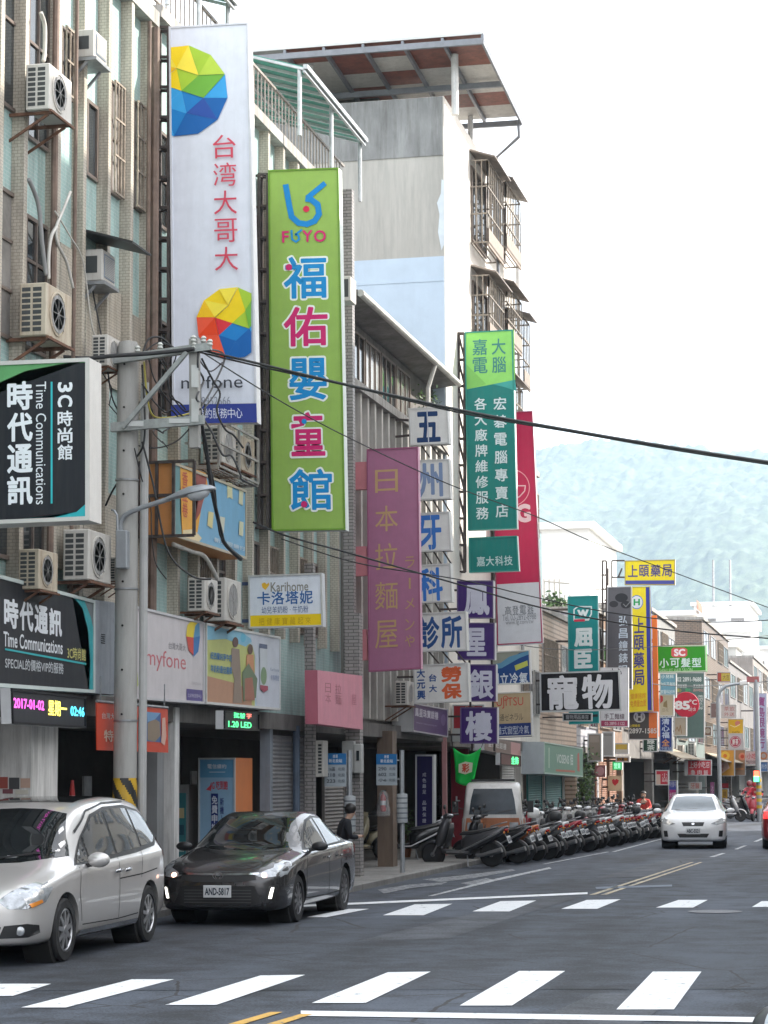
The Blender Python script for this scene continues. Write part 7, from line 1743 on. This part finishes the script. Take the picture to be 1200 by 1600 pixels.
pa, pb_ = onZ(812, 1350), onZ(1036, 1307)
for i, c in enumerate(seq):
    k = i / (len(seq) - 1); q = pa.lerp(pb_, k); rz = 77 + rnd.uniform(-9, 11) + (8 if i < 2 else 0)
    d = Vector((-math.sin(R(rz)), math.cos(R(rz)), 0)); j = rnd.uniform(-.12, .22); s_ = rnd.uniform(.94, 1.06)
    scooter_at(c, q.x + d.x * (.6 + j), q.y + d.y * (.6 + j), rz, '%s scooter in the long kerb row, %s counting from the small truck' % (c, ords[i]), rnd.uniform(3, 8), sc=s_, box=True if i % 5 == 3 else None)
# second rank, half hidden nearer the shops
for i in range(12):
    k = (i + .5) / 12; q = pa.lerp(pb_, k * .95 + .05) + Vector((-1.5, 1.0, 0)); c = ['black', 'charcoal', 'silver', 'dark blue', 'black', 'dark red', 'white', 'black', 'charcoal', 'black', 'silver', 'black'][i]
    scooter_at(c, q.x, q.y, 200 + rnd.uniform(-14, 14), '%s scooter of the rear rank, %s from its near end' % (c, (['first'] + ords)[i]), rnd.uniform(3, 8))
# in the arcade and far away
c = onX(575, 1335, -12.3); cream = make_scooter(sp('scooter_cream', (.46, .40, .26)), 'cream scooter parked in the dark arcade left of the wooden column'); cream.location = (c.x, c.y, .12); cream.rotation_euler = (0, R(-4), R(160)); cream.scale = [VS] * 3
c = onX(641, 1345, -11.3); scooter_at('black', c.x, c.y, 118, 'black scooter standing in the arcade right of the wooden column', 4, .12)
c = onX(668, 1345, -13.5); scooter_at('charcoal', c.x, c.y + 2, 60, 'dark scooter deep in the arcade behind the navy lightbox', 4, .12)
for px, py, c, rz, l in ((1134, 1284, 'silver', -75, 'silver scooter at the far kerb right of the white hatchback'), (1150, 1281, 'black', -70, 'black scooter at the far kerb beyond the silver one'), (1161, 1279, 'charcoal', -65, 'charcoal scooter last at the far kerb before the red riders')):
    q = onZ(px, py); scooter_at(c, q.x, q.y, rz, l, 4)
ctr = EYE + ray(1222, 1619) * (10.5 / ray(1222, 1619).dot(FW))
def helmet(label, loc, col, stripe=None, r=.15):
    t = thing('helmet', label, 'helmet', loc)
    mb = MB(); prof = [(.86, -.55), (.96, -.35), (1, 0), (.93, .4), (.75, .7), (.45, .92), (.15, 1.0)]
    mb.lathe(loc, (0, 0, 1), [(a * r, b * r) for a, b in prof], 24); mb.build('shell', M('helmet_' + label.split()[0], col, .25, 0, .05, coat=.5), t, smooth=True)
    if stripe:
        mb = MB(); pr = None
        for k in range(15):
            a = R(-25 + 150 * k / 14); row = [mb.bm.verts.new(Vector(loc) + Vector((w, -math.cos(a) * r * 1.012, math.sin(a) * r * 1.012))) for w in (-.075, -.035)]
            if pr: mb.bm.faces.new([pr[0], pr[1], row[1], row[0]])
            pr = row
        mb.build('stripe', paint(stripe), t, fix=False)
    return t
t = thing('bollard', 'black round topped bollard with a pale reflective stripe at the lower right corner', 'bollard', (ctr.x, ctr.y, 0))
zt_ = ctr.z; MB().lathe((ctr.x, ctr.y, 0), (0, 0, 1), [(.2, 0), (.2, .05), (.15, .08), (.148, zt_), (.142, zt_ + .05), (.12, zt_ + .095), (.08, zt_ + .13), (.03, zt_ + .147)], 32).build('post', M('bollard_rubber', (.02, .02, .022), .4, 0, .1), t, smooth=True)
mb = MB(); pr = None
for k in range(18):
    z_, r_ = [(zt_ - .5 + .05 * k, .151)] [0] if k < 11 else [(zt_ + .05, .1455), (zt_ + .08, .134), (zt_ + .1, .1205), (zt_ + .12, .099), (zt_ + .133, .083), (zt_ + .142, .055), (zt_ + .15, .03)][k - 11]
    row = [mb.bm.verts.new((ctr.x + r_ * math.cos(an), ctr.y + r_ * math.sin(an), z_ + .002)) for an in (R(238), R(249), R(260))]
    if pr:
        for j in range(2): mb.bm.faces.new([pr[j], pr[j + 1], row[j + 1], row[j]])
    pr = row
mb.build('reflective_stripe', paint((.45, .5, .52)), t, fix=False)
w = onY(834, 1272, 57); helmet('white helmet on a handlebar in the parked row, right of the small truck', w, (.7, .7, .68), None, .17)

# ------------------------------------------------------------------ people
SKIN = M('skin', (.52, .33, .24), .55, 0, .06)
HAIR = M('black_hair', (.015, .013, .012), .5, 0, .2, 12)
def skinned(name, joints, edges, mat, root, sub=2):
    me = bpy.data.meshes.new(name); names = list(joints); me.from_pydata([joints[n][:3] for n in names], [(names.index(a), names.index(b)) for a, b in edges], [])
    o = bpy.data.objects.new(name, me); COL.objects.link(o)
    o.modifiers.new('skin', 'SKIN'); sm = o.modifiers.new('sub', 'SUBSURF'); sm.levels = sm.render_levels = sub
    for i, n in enumerate(names):
        r = joints[n][3]; me.skin_vertices[0].data[i].radius = r if isinstance(r, tuple) else (r, r)
    me.skin_vertices[0].data[0].use_root = True
    dg = bpy.context.evaluated_depsgraph_get(); m2 = bpy.data.meshes.new_from_object(o.evaluated_get(dg)); bpy.data.objects.remove(o)
    m2.name = name; m2.materials.clear(); m2.materials.append(mat)
    for p in m2.polygons: p.use_smooth = True; p.material_index = 0
    o = bpy.data.objects.new(name, m2); COL.objects.link(o); o.parent = root
    return o
def person(label, pose, top, legs, loc, rz, sc, helmetc=None, shoe=(.03, .03, .035)):
    """faces local +Y; pose gives joint positions"""
    t = thing('person', label, 'person', (0, 0, 0)); J = pose
    E = [('pelvis', 'waist'), ('waist', 'chest'), ('chest', 'neck'), ('neck', 'chin'), ('chin', 'brow'), ('brow', 'crown')]
    B = {'pelvis': (*J['pelvis'], .12), 'waist': (*J['waist'], .11), 'chest': (*J['chest'], .125), 'neck': (*J['neck'], .052), 'chin': (*J['chin'], .075), 'brow': (*J['brow'], .10), 'crown': (*J['crown'], .075)}
    for s_, n in ((-1, 'l'), (1, 'r')):
        for k, r in (('shoulder', .06), ('elbow', .042), ('wrist', .03), ('knuckle', .035), ('hip', .085), ('knee', .058), ('ankle', .04), ('toe', .035)):
            p = J[k + ('_' + n if k + '_' + n in J else '')]; p = (p[0] * s_, p[1], p[2]) if k + '_' + n not in J else p
            B[k + n] = (*p, r)
        E += [('chest', 'shoulder' + n), ('shoulder' + n, 'elbow' + n), ('elbow' + n, 'wrist' + n), ('wrist' + n, 'knuckle' + n), ('pelvis', 'hip' + n), ('hip' + n, 'knee' + n), ('knee' + n, 'ankle' + n), ('ankle' + n, 'toe' + n)]
        w = Vector(B['wrist' + n][:3]); kk = Vector(B['knuckle' + n][:3]); d = (kk - w).normalized(); sd2 = d.orthogonal().normalized()
        for f in range(4):
            base = kk + sd2 * (.026 - .017 * f); b1_ = base + d * .05 + Vector((0, .006, -.01)); b2_ = b1_ + d * .028 + Vector((0, 0, -.02))
            B['f%d%sa' % (f, n)] = (*b1_, .009); B['f%d%sb' % (f, n)] = (*b2_, .007); E += [('knuckle' + n, 'f%d%sa' % (f, n)), ('f%d%sa' % (f, n), 'f%d%sb' % (f, n))]
        th = w + sd2 * .04 + d * .05; B['th' + n] = (*th, .010); E.append(('wrist' + n, 'th' + n))
    skinned('body', B, E, SKIN, t)
    bw_ = Vector(J['brow']); cr = Vector(J['crown']); fwd = Vector(J.get('face', (0, 1, 0))).normalized(); upv = (cr - bw_).normalized()
    mb = MB(); loft(mb, [(bw_ + fwd * .085 - upv * .015, .012, .008, 'z'), (bw_ + fwd * .105 - upv * .04, .016, .012, 'z'), (bw_ + fwd * .09 - upv * .055, .012, .006, 'z')], 8); mb.build('nose', SKIN, t, smooth='all')
    mb = MB(); sd2 = fwd.cross(upv)
    for s_ in (-1, 1): mb.disc(bw_ + fwd * .093 + sd2 * s_ * .035 - upv * .012, fwd, .011, 10)
    mb.build('eyes', BLACK, t, fix=False)
    # clothes follow the limbs
    C = {k: (*B[k][:3], r) for k, r in (('waist', .135), ('chest', .155), ('neck', .075), ('pelvis', .14))}
    EC = [('waist', 'pelvis'), ('waist', 'chest'), ('chest', 'neck')]; L_ = {'pelvis': (*B['pelvis'][:3], .135)}; EL = []
    for n in 'lr':
        C['s' + n] = (*B['shoulder' + n][:3], .085); C['e' + n] = (*B['elbow' + n][:3], .062); C['w' + n] = (*B['wrist' + n][:3], .048); EC += [('chest', 's' + n), ('s' + n, 'e' + n), ('e' + n, 'w' + n)]
        L_['h' + n] = (*B['hip' + n][:3], .105); L_['k' + n] = (*B['knee' + n][:3], .078); L_['a' + n] = (*B['ankle' + n][:3], .06); EL += [('pelvis', 'h' + n), ('h' + n, 'k' + n), ('k' + n, 'a' + n)]
    skinned('jacket', C, EC, M('cloth_%02d%02d%02d' % tuple(int(c * 99) for c in top), top, .85, 0, .2, 8), t); skinned('trousers', L_, EL, M('cloth_%02d%02d%02d' % tuple(int(c * 99) for c in legs), legs, .85, 0, .2, 8), t)
    for n in 'lr':
        a, b = Vector(B['ankle' + n][:3]), Vector(B['toe' + n][:3]); mb = MB(); d = (b - a); d.z = 0; d = d.normalized() if d.length > .01 else Vector((0, 1, 0))
        a0 = Vector((a.x, a.y, b.z)) - d * .05; loft(mb, [(a0, .03, .03, 'z'), (a0 + d * .04, .042, .05, 'z'), (a0 + d * .13, .045, .045, 'z'), (a0 + d * .2, .045, .035, 'z'), (a0 + d * .245, .02, .02, 'z')], 12); mb.build('shoe', M('shoe_leather', shoe, .5), t, smooth='all')
    if helmetc:
        mb = MB(); c = bw_ + upv * .02 - fwd * .01; mb.lathe(c, upv, [(.11, -.11), (.125, -.05), (.13, .02), (.115, .08), (.08, .12), (.02, .14)], 20); mb.build('helmet', M('rider_helmet_%02d' % int(helmetc[0] * 99), helmetc, .3, coat=.5), t, smooth=True)
    else:
        mb = MB(); bmesh.ops.create_icosphere(mb.bm, subdivisions=3, radius=.118)
        c = bw_ + upv * .035 - fwd * .018
        for v in mb.bm.verts:
            f = v.co.dot(fwd); v.co += Vector((noise.noise(v.co * 18), noise.noise(v.co * 18 + Vector((5, 0, 0))), noise.noise(v.co * 18 + Vector((0, 5, 0))))) * .012; v.co += c
        dead = [v for v in mb.bm.verts if (v.co - bw_).dot(fwd) > .055 and (v.co - bw_).dot(upv) < .05 or (v.co - bw_).dot(upv) < -.085]
        bmesh.ops.delete(mb.bm, geom=dead, context='VERTS'); mb.build('hair', HAIR, t, smooth='all')
    t.location = loc; t.rotation_euler = (0, 0, R(rz)); t.scale = [sc] * 3
    return t
stand = dict(pelvis=(0, -.02, .86), waist=(0, .0, 1.0), chest=(0, .06, 1.2), neck=(0, .12, 1.37), chin=(0, .18, 1.44), brow=(0, .20, 1.52), crown=(0, .20, 1.60), face=(0, .85, -.5), shoulder=(.19, .08, 1.29), elbow=(.24, .10, 1.03), wrist=(.12, .30, 1.02), knuckle=(.07, .37, 1.04), hip=(.09, -.02, .82), knee=(.10, .04, .46), ankle=(.10, -.02, .09), toe=(.11, .12, .04))
seated = dict(pelvis=(0, -.05, .50), waist=(0, -.03, .64), chest=(0, .02, .86), neck=(0, .04, 1.04), chin=(0, .08, 1.10), brow=(0, .09, 1.18), crown=(0, .08, 1.26), shoulder=(.19, .02, .95), elbow=(.25, .10, .72), wrist=(.15, .30, .66), knuckle=(.12, .37, .66), hip=(.10, 0, .48), knee=(.13, .40, .48), ankle=(.12, .40, .09), toe=(.12, .53, .04))
rider = dict(pelvis=(0, -.22, .86), waist=(0, -.20, 1.0), chest=(0, -.12, 1.22), neck=(0, -.08, 1.40), chin=(0, -.04, 1.46), brow=(0, -.03, 1.54), crown=(0, -.04, 1.62), shoulder=(.19, -.10, 1.31), elbow=(.30, .06, 1.12), wrist=(.32, .20, 1.07), knuckle=(.31, .26, 1.06), hip=(.11, -.16, .84), knee=(.17, .20, .70), ankle=(.13, .18, .38), toe=(.13, .30, .36))
c = onZ(534, 1391); person('person in a dark jacket with head bowed, standing behind the dark grey saloon', stand, (.012, .013, .018), (.03, .032, .04), (c.x, c.y, .004), -62, .965, shoe=(.35, .36, .4))
c = onX(1006, 1293, -9.3); st = thing('stool', 'low plastic stool under the seated person in red at the end of the row', 'stool', (c.x, c.y, .12))
MB().lathe((c.x, c.y, .12), (0, 0, 1), [(.14, 0), (.17, .02), (.15, .40), (.16, .44)], 14).build('seat_body', paint(hexc('8a3030')), st, smooth=True)
person('person in a red jacket sitting at the far end of the scooter row', seated, (.45, .05, .04), (.04, .045, .07), (c.x, c.y + .05, .12), 190, 1.05)
for px, py, l, tc, hc in ((1181, 1283, 'rider in a red jacket and red helmet facing the camera at the right edge', (.5, .03, .05), (.4, .03, .04)), (1172, 1279, 'rider in a pink red jacket behind the first red rider', (.5, .10, .12), (.25, .03, .04))):
    q = onZ(px, py); sc_ = scooter_at('dark red', q.x, q.y, 172, 'dark red scooter ridden by the ' + ('nearer red rider' if px == 1181 else 'farther pink red rider'), 0)
    person(l, rider, tc, (.05, .055, .08), (q.x, q.y, .004), 172, VS, hc)

# ------------------------------------------------------------------ air conditioners
ACW = M('ac_casing', (.55, .53, .49), .5, 0, .08, 2, dirt=.35, dirtcol=(.25, .17, .1))
ACR = M('ac_casing_rusty', (.50, .44, .34), .55, 0, .15, 2, dirt=.75, dirtcol=(.22, .11, .05))
FANM = M('fan_guard_grey', (.30, .295, .285), .5, .2, .2, 6)
SLOT = M('dark_slot', (.05, .055, .055), .7)
def outdoor_unit(mat, label):
    """fan towards the street (+X), vents towards -Y; origin under the near street corner"""
    t = thing('air_conditioner', label, 'air conditioner', (0, 0, 0), 'outdoor air conditioner units')
    MB().box(-.32, 0, 0, .80, .02, .62).build('casing', mat, t, bevel=.012)
    mb = MB()
    for c in range(2):
        for r_ in range(8): mb.box(-.29 + .13 * c, -.19 + .13 * c, -.004, .004, .07 + .065 * r_, .115 + .065 * r_)
    mb.build('side_vent', SLOT, t)
    c = Vector((.002, .34, .32)); f = MB().lathe(c, (1, 0, 0), [(.255, 0), (.255, .012), (.235, .016), (.235, .004)], 36).build('fan_guard', mat, t, smooth=True)
    mb = MB(); mb.disc(c + Vector((.001, 0, 0)), (1, 0, 0), .236, 32); mb.build('fan_opening', FANM, f, fix=False)
    mb = MB()
    for r_ in (.05, .09, .13, .17, .21): mb.lathe(c + Vector((.008, 0, 0)), (1, 0, 0), [(r_, 0), (r_ + .006, 0), (r_ + .006, .006), (r_, .006)], 28)
    for k in range(4): a = k * math.pi / 4; d = Vector((0, math.cos(a), math.sin(a))) * .24; mb.bar(c + Vector((.014, 0, 0)) - d, c + Vector((.014, 0, 0)) + d, .008)
    mb.build('guard_rings', FANM, f)
    mb = MB()
    for y in (.1, .7): mb.bar((-.6, y, 0), (.03, y, 0), .04); mb.bar((-.6, y, -.35), (-.05, y, -.02), .03)
    mb.bar((.02, -.02, -.005), (.02, .82, -.005), .03); mb.build('bracket', M('rusty_bracket', (.16, .08, .05), .8, .2, .4, 8), t)
    return t
acp = {}
def ac_at(px, py_bot, py_top, label, X=-10.5, rusty=False):
    key = rusty
    if key not in acp: t = acp[key] = outdoor_unit(ACR if rusty else ACW, label)
    else: t = dup(acp[key])
    t['label'] = label; p = onX(px, py_bot, X); q = onX(px, py_top, X); t.location = p; k = (q.z - p.z) / .62; t.scale = (k, k, k)
    return t
ac_at(77, 172, 97, 'white outdoor unit high on the tiled wall, left of the small window unit')
ac_at(72, 526, 440, 'rusty cream outdoor unit on the tiled wall above the black sign box', rusty=True)
ac_at(168, 572, 522, 'white outdoor unit half hidden behind the top of the utility pole')
ac_at(60, 922, 857, 'weathered unit standing on the black fascia, left one', rusty=True)
ac_at(138, 908, 826, 'larger white unit above the black fascia, beside the utility pole')
ac_at(190, 908, 870, 'small unit partly hidden by the utility pole')
ac_at(320, 956, 902, 'left of the two units above the meadow advert')
ac_at(352, 972, 902, 'right of the two units above the meadow advert')
ac_at(347, 724, 664, 'left unit in the cage under the tall white sign')
ac_at(378, 736, 680, 'right unit in the cage under the tall white sign', rusty=True)
ac_at(637, 1103, 1064, 'small unit beside the orange charactered sign box')
for i, (px, a, b) in enumerate(((1050, 1184, 1168), (1068, 1182, 1164), (1086, 1182, 1161))): ac_at(px, a, b, 'far unit on the grey green house, %s of three' % ('left', 'middle', 'right')[i])
# steel cage round the two units
mb = MB(); y0, y1 = yF(344, -10.4), yF(405, -10.4); z0, z1 = onX(345, 728, -10.4).z, onX(345, 655, -10.4).z
for z in (z0, (z0 + z1) / 2, z1): mb.bar((-10.42, y0, z), (-10.42, y1, z), .035); mb.bar((-11, y0, z), (-10.42, y0, z), .035)
for y in (y0, (y0 + y1) / 2, y1): mb.bar((-10.42, y, z0), (-10.42, y, z1), .04); mb.bar((-11.1, y, z0 - .03), (-10.42, y, z0 - .03), .05)
for k in range(7): x = -11 + .08 * k; mb.bar((x, y0, z0 - .02), (x, y1, z0 - .02), .02)
tagit(mb.build('unit_cage', M('cage_paint', (.34, .33, .3), .6, .2, .3, 6, dirt=.4)), 'grey steel cage around two outdoor units under the tall white sign', 'cage')
def window_unit(label, px, y0, y1, pxr, hood):
    X = -10.74; t = thing('air_conditioner', label, 'air conditioner', onX(px, y1, X), 'window air conditioner units'); p, q = onX(px, y1, X), onX(px, y0, X); r_ = yF(pxr, X, y1)
    MB().box(-11.2, X, p.y, r_, p.z, q.z).build('casing', ACW, t, bevel=.015)
    MB().box(-11.0, -10.82, p.y - .006, p.y + .001, p.z + .12, q.z - .1).build('side_vent', SLOT, t)
    f = MB().box(X + .001, X + .012, p.y + .06, r_ - .06, p.z + .06, q.z - .06).build('front_grille', M('blue_grey_grille', (.24, .28, .33), .5, 0, .1, 4), t)
    mb = MB(); n = 12
    for i in range(n): z = p.z + .08 + (q.z - p.z - .16) * i / n; mb.box(X + .013, X + .02, p.y + .07, r_ - .07, z, z + .012)
    mb.build('grille_slats', ACW, f)
    mb = MB(); mb.box(-11.2, X + .05, p.y - .04, r_ + .04, p.z - .06, p.z - .01); mb.bar((-11.15, p.y, p.z - .4), (X - .1, p.y, p.z - .06), .035); mb.bar((-11.15, r_, p.z - .4), (X - .1, r_, p.z - .06), .035); mb.build('bracket', STEELG, t)
    if hood: MB().hexa([(-11.15, p.y - .15, q.z + .28), (X + .5, p.y - .15, q.z + .02), (X + .5, p.y - .15, q.z + .05), (-11.15, p.y - .15, q.z + .32)], (0, r_ - p.y + .3, 0)).build('hood', M('black_hood', (.03, .03, .03), .5, .2, .2), t)
window_unit('small window unit with a blue grey front, near the top of the tiled wall', 147, 44, 88, 167, False)
window_unit('window unit under a black hood on the tiled wall', 160, 388, 438, 180, True)
p = onX(537, 470, -10.6); q = onX(537, 432, -10.6); t = thing('vent_box', 'small grey box on the tiled pier at the right of the lime green sign', 'vent', p)
MB().box(-10.75, -10.45, p.y, p.y + .5, p.z, q.z).build('casing', ACW, t, bevel=.01); MB().box(-10.70, -10.5, p.y - .008, p.y - .001, p.z + .08, q.z - .06).build('louvre', SLOT, t)
p = onX(505, 1214, -10.6); q = onX(505, 1157, -10.6); t = thing('air_conditioner', 'slim white unit with a louvred side above the shutter left of the bus stop', 'air conditioner', p)
MB().box(-10.85, -10.6, p.y, p.y + .4, p.z, q.z).build('casing', ACW, t, bevel=.012); mb = MB()
for i in range(9): z = p.z + .07 + (q.z - p.z - .12) * i / 9; mb.box(-10.70, -10.63, p.y - .006, p.y + .002, z, z + .045)
mb.build('side_vent', SLOT, t)

# tall curved street lamp and traffic signal far down the street
Yt_ = onZ(1126, 1283).y; c = onZ(1126, 1283); t = thing('street_lamp', 'tall grey street lamp with a curved arm far down the street, behind the white hatchback', 'street lamp', (c.x, c.y, 0))
mb = MB(); mb.tube([(c.x, c.y, 0), (c.x, c.y, onY(1121, 1092, c.y).z), onY(1125, 1080, c.y), onY(1134, 1072, c.y), onY(1147, 1069, c.y), onY(1158, 1068, c.y)], .10, 10, .06); mb.build('post', LG, t, smooth=True)
a, b = onY(1156, 1068, c.y), onY(1170, 1066, c.y); mb = MB(); mb.hexa([a + Vector((0, -.2, -.1)), b + Vector((0, -.2, -.1)), b + Vector((0, -.2, .08)), a + Vector((0, -.2, .12))], (0, .4, 0)); mb.build('lamp_head', paint((.7, .7, .68)), t, bevel=.03)
c = onZ(1187, 1284); t = thing('traffic_signal', 'traffic signal post with striped foot and small pedestrian lights at the right edge', 'traffic signal', (c.x, c.y, 0))
MB().tube([(c.x, c.y, 0), (c.x, c.y, onY(1186, 1062, c.y).z)], .12, 12).build('post', LG, t, smooth=True)
p = onY(1178, 1222, c.y - .2); q = onY(1187, 1203, c.y - .2); MB().box(p.x, q.x, c.y - .35, c.y - .12, p.z, q.z).build('housing', paint((.03, .10, .06)), t)
for y, m_ in ((1209, M('red_light', (1, .1, .05), .4, 0, .02, emit=1.6)), (1217, M('green_light', (.1, 1, .35), .4, 0, .02, emit=1.2))):
    e = onY(1182, y, c.y - .36); MB().box(e.x - .12, e.x + .12, c.y - .365, c.y - .351, e.z - .13, e.z + .13).build('lens', m_, t)
for k in range(5): z = .6 + .3 * k; MB().lathe((c.x, c.y, z), (0, 0, 1), [(.124, 0), (.124, .15)], 12).build('warning_band', M('warning_yellow', (.62, .38, .03), .5, 0, .15, 4, dirt=.4), t)
p = onY(1167, 1066, c.y); q = onY(1186, 1057, c.y); MB().box(p.x, q.x, c.y - .1, c.y + .1, p.z, q.z).build('signal_head', paint((.35, .12, .12)), t)

# potted and roof plants
def plant(label, c, h, w, n, seed, cols=((.03, .075, .02), (.07, .13, .03)), pot=None, name='potted_plant', leaf=.09):
    t = thing(name, label, 'plant', c); rnd = random.Random(seed); c = Vector(c)
    if pot: MB().lathe(c, (0, 0, 1), [(.11, 0), (.15, .22), (.16, .24)], 14).build('pot', paint(pot), t, smooth=True)
    mb = MB(); tops = []
    for i in range(7):
        a = rnd.uniform(0, 6.28); e = c + Vector((math.cos(a) * w * rnd.uniform(.2, .7), math.sin(a) * w * rnd.uniform(.2, .7), h * rnd.uniform(.5, 1))); m_ = c.lerp(e, .5) + Vector((0, 0, h * .1)); mb.tube([c, m_, e], .012, 5); tops += [m_, e, m_.lerp(e, .5)]
    mb.build('stem', M('plant_stem', (.09, .07, .04), .8), t)
    for j, col in enumerate(cols):
        mb = MB()
        for i in range(n // 2):
            o = rnd.choice(tops) + Vector((rnd.gauss(0, w * .28), rnd.gauss(0, w * .28), rnd.gauss(0, h * .13))); d = Vector((rnd.gauss(0, 1), rnd.gauss(0, 1), rnd.gauss(.2, .7))).normalized(); s_ = d.orthogonal().normalized(); l = leaf * rnd.uniform(.6, 1.3)
            mb.face([o, o + d * l * .5 + s_ * l * .28, o + d * l, o + d * l * .5 - s_ * l * .28])
        mb.build('foliage', M('leaf_green_%d' % j, col, .5, 0, .3, 5), t, fix=False)
    return t
c = onX(634, 1300, -11.7); plant('leafy potted plant in the arcade beside the wooden column', (c.x, c.y, .12), 1.3, .35, 260, 3, pot=(.3, .14, .08))
c = onX(912, 1318, -10.8); plant('green shrub in front of the brown wooden shutters', (c.x, c.y, .12), 2.6, .6, 500, 4, leaf=.16)
for i, (px, py) in enumerate(((872, 955), (884, 968), (862, 948))):
    c = onY(px, py, 84); plant(('rooftop plant on the tan building, middle one', 'rooftop plant nearest the teal drugstore sign', 'rooftop plant beside the crimson sign')[i], (c.x, c.y, 7.8), c.z - 7.3, .5, 130, 8 + i, ((.12, .11, .04), (.25, .17, .06)), name='roof_plant', leaf=.22)
mb = MB(); y = 84.5
for px in (850, 858, 866, 874, 882, 890): p = onY(px, 900, y); mb.tube([(p.x, y, 7.78), (p.x, y, onY(px, 905 if px < 880 else 930, y).z)], .035, 6)
for py in (908, 940): mb.tube([onY(850, py, y), onY(890, py + 4, y)], .03, 6)
tagit(mb.build('roof_trellis', M('pale_trellis', (.5, .48, .44), .5, .1, .2, 3)), 'thin pale trellis frame on the roof of the tan louvred building', 'trellis')

c = onX(668, 640, -10.95); plant('dark green potted plant on the ledge under the long eave', (c.x, c.y, 10.75), 1.0, .4, 220, 31, pot=(.2, .1, .07))
rnd = random.Random(77)
for i, (px, py, col) in enumerate(((872, 1290, (.5, .5, .5)), (915, 1284, (.3, .02, .03)), (960, 1280, (.03, .03, .04)), (990, 1276, (.6, .58, .5)))):
    w = onY(px, py, 58 + (px - 830) * .12); helmet(('pale', 'crimson', 'dark', 'cream')[i] + ' helmet left on a scooter of the row, %s helmet from the near end' % ('second', 'third', 'fourth', 'last')[i], w, col, None, .15)

# ------------------------------------------------------------------ air
mb = MB(); mb.box(-1500, 700, -62, 4300, -1.0, 760)
hz = mb.build('haze', [], None)
hz.data.materials.clear()
hm = bpy.data.materials.new('haze_air'); hm.use_nodes = True
t = hm.node_tree; t.nodes.remove(t.nodes['Principled BSDF'])
pv = t.nodes.new('ShaderNodeVolumePrincipled')
pv.inputs['Color'].default_value = (.64, .82, 1.0, 1); pv.inputs['Density'].default_value = .00014; pv.inputs['Anisotropy'].default_value = .25
t.links.new(pv.outputs[0], t.nodes['Material Output'].inputs['Volume'])
hz.data.materials.append(hm)
tagit(hz, kind='stuff')
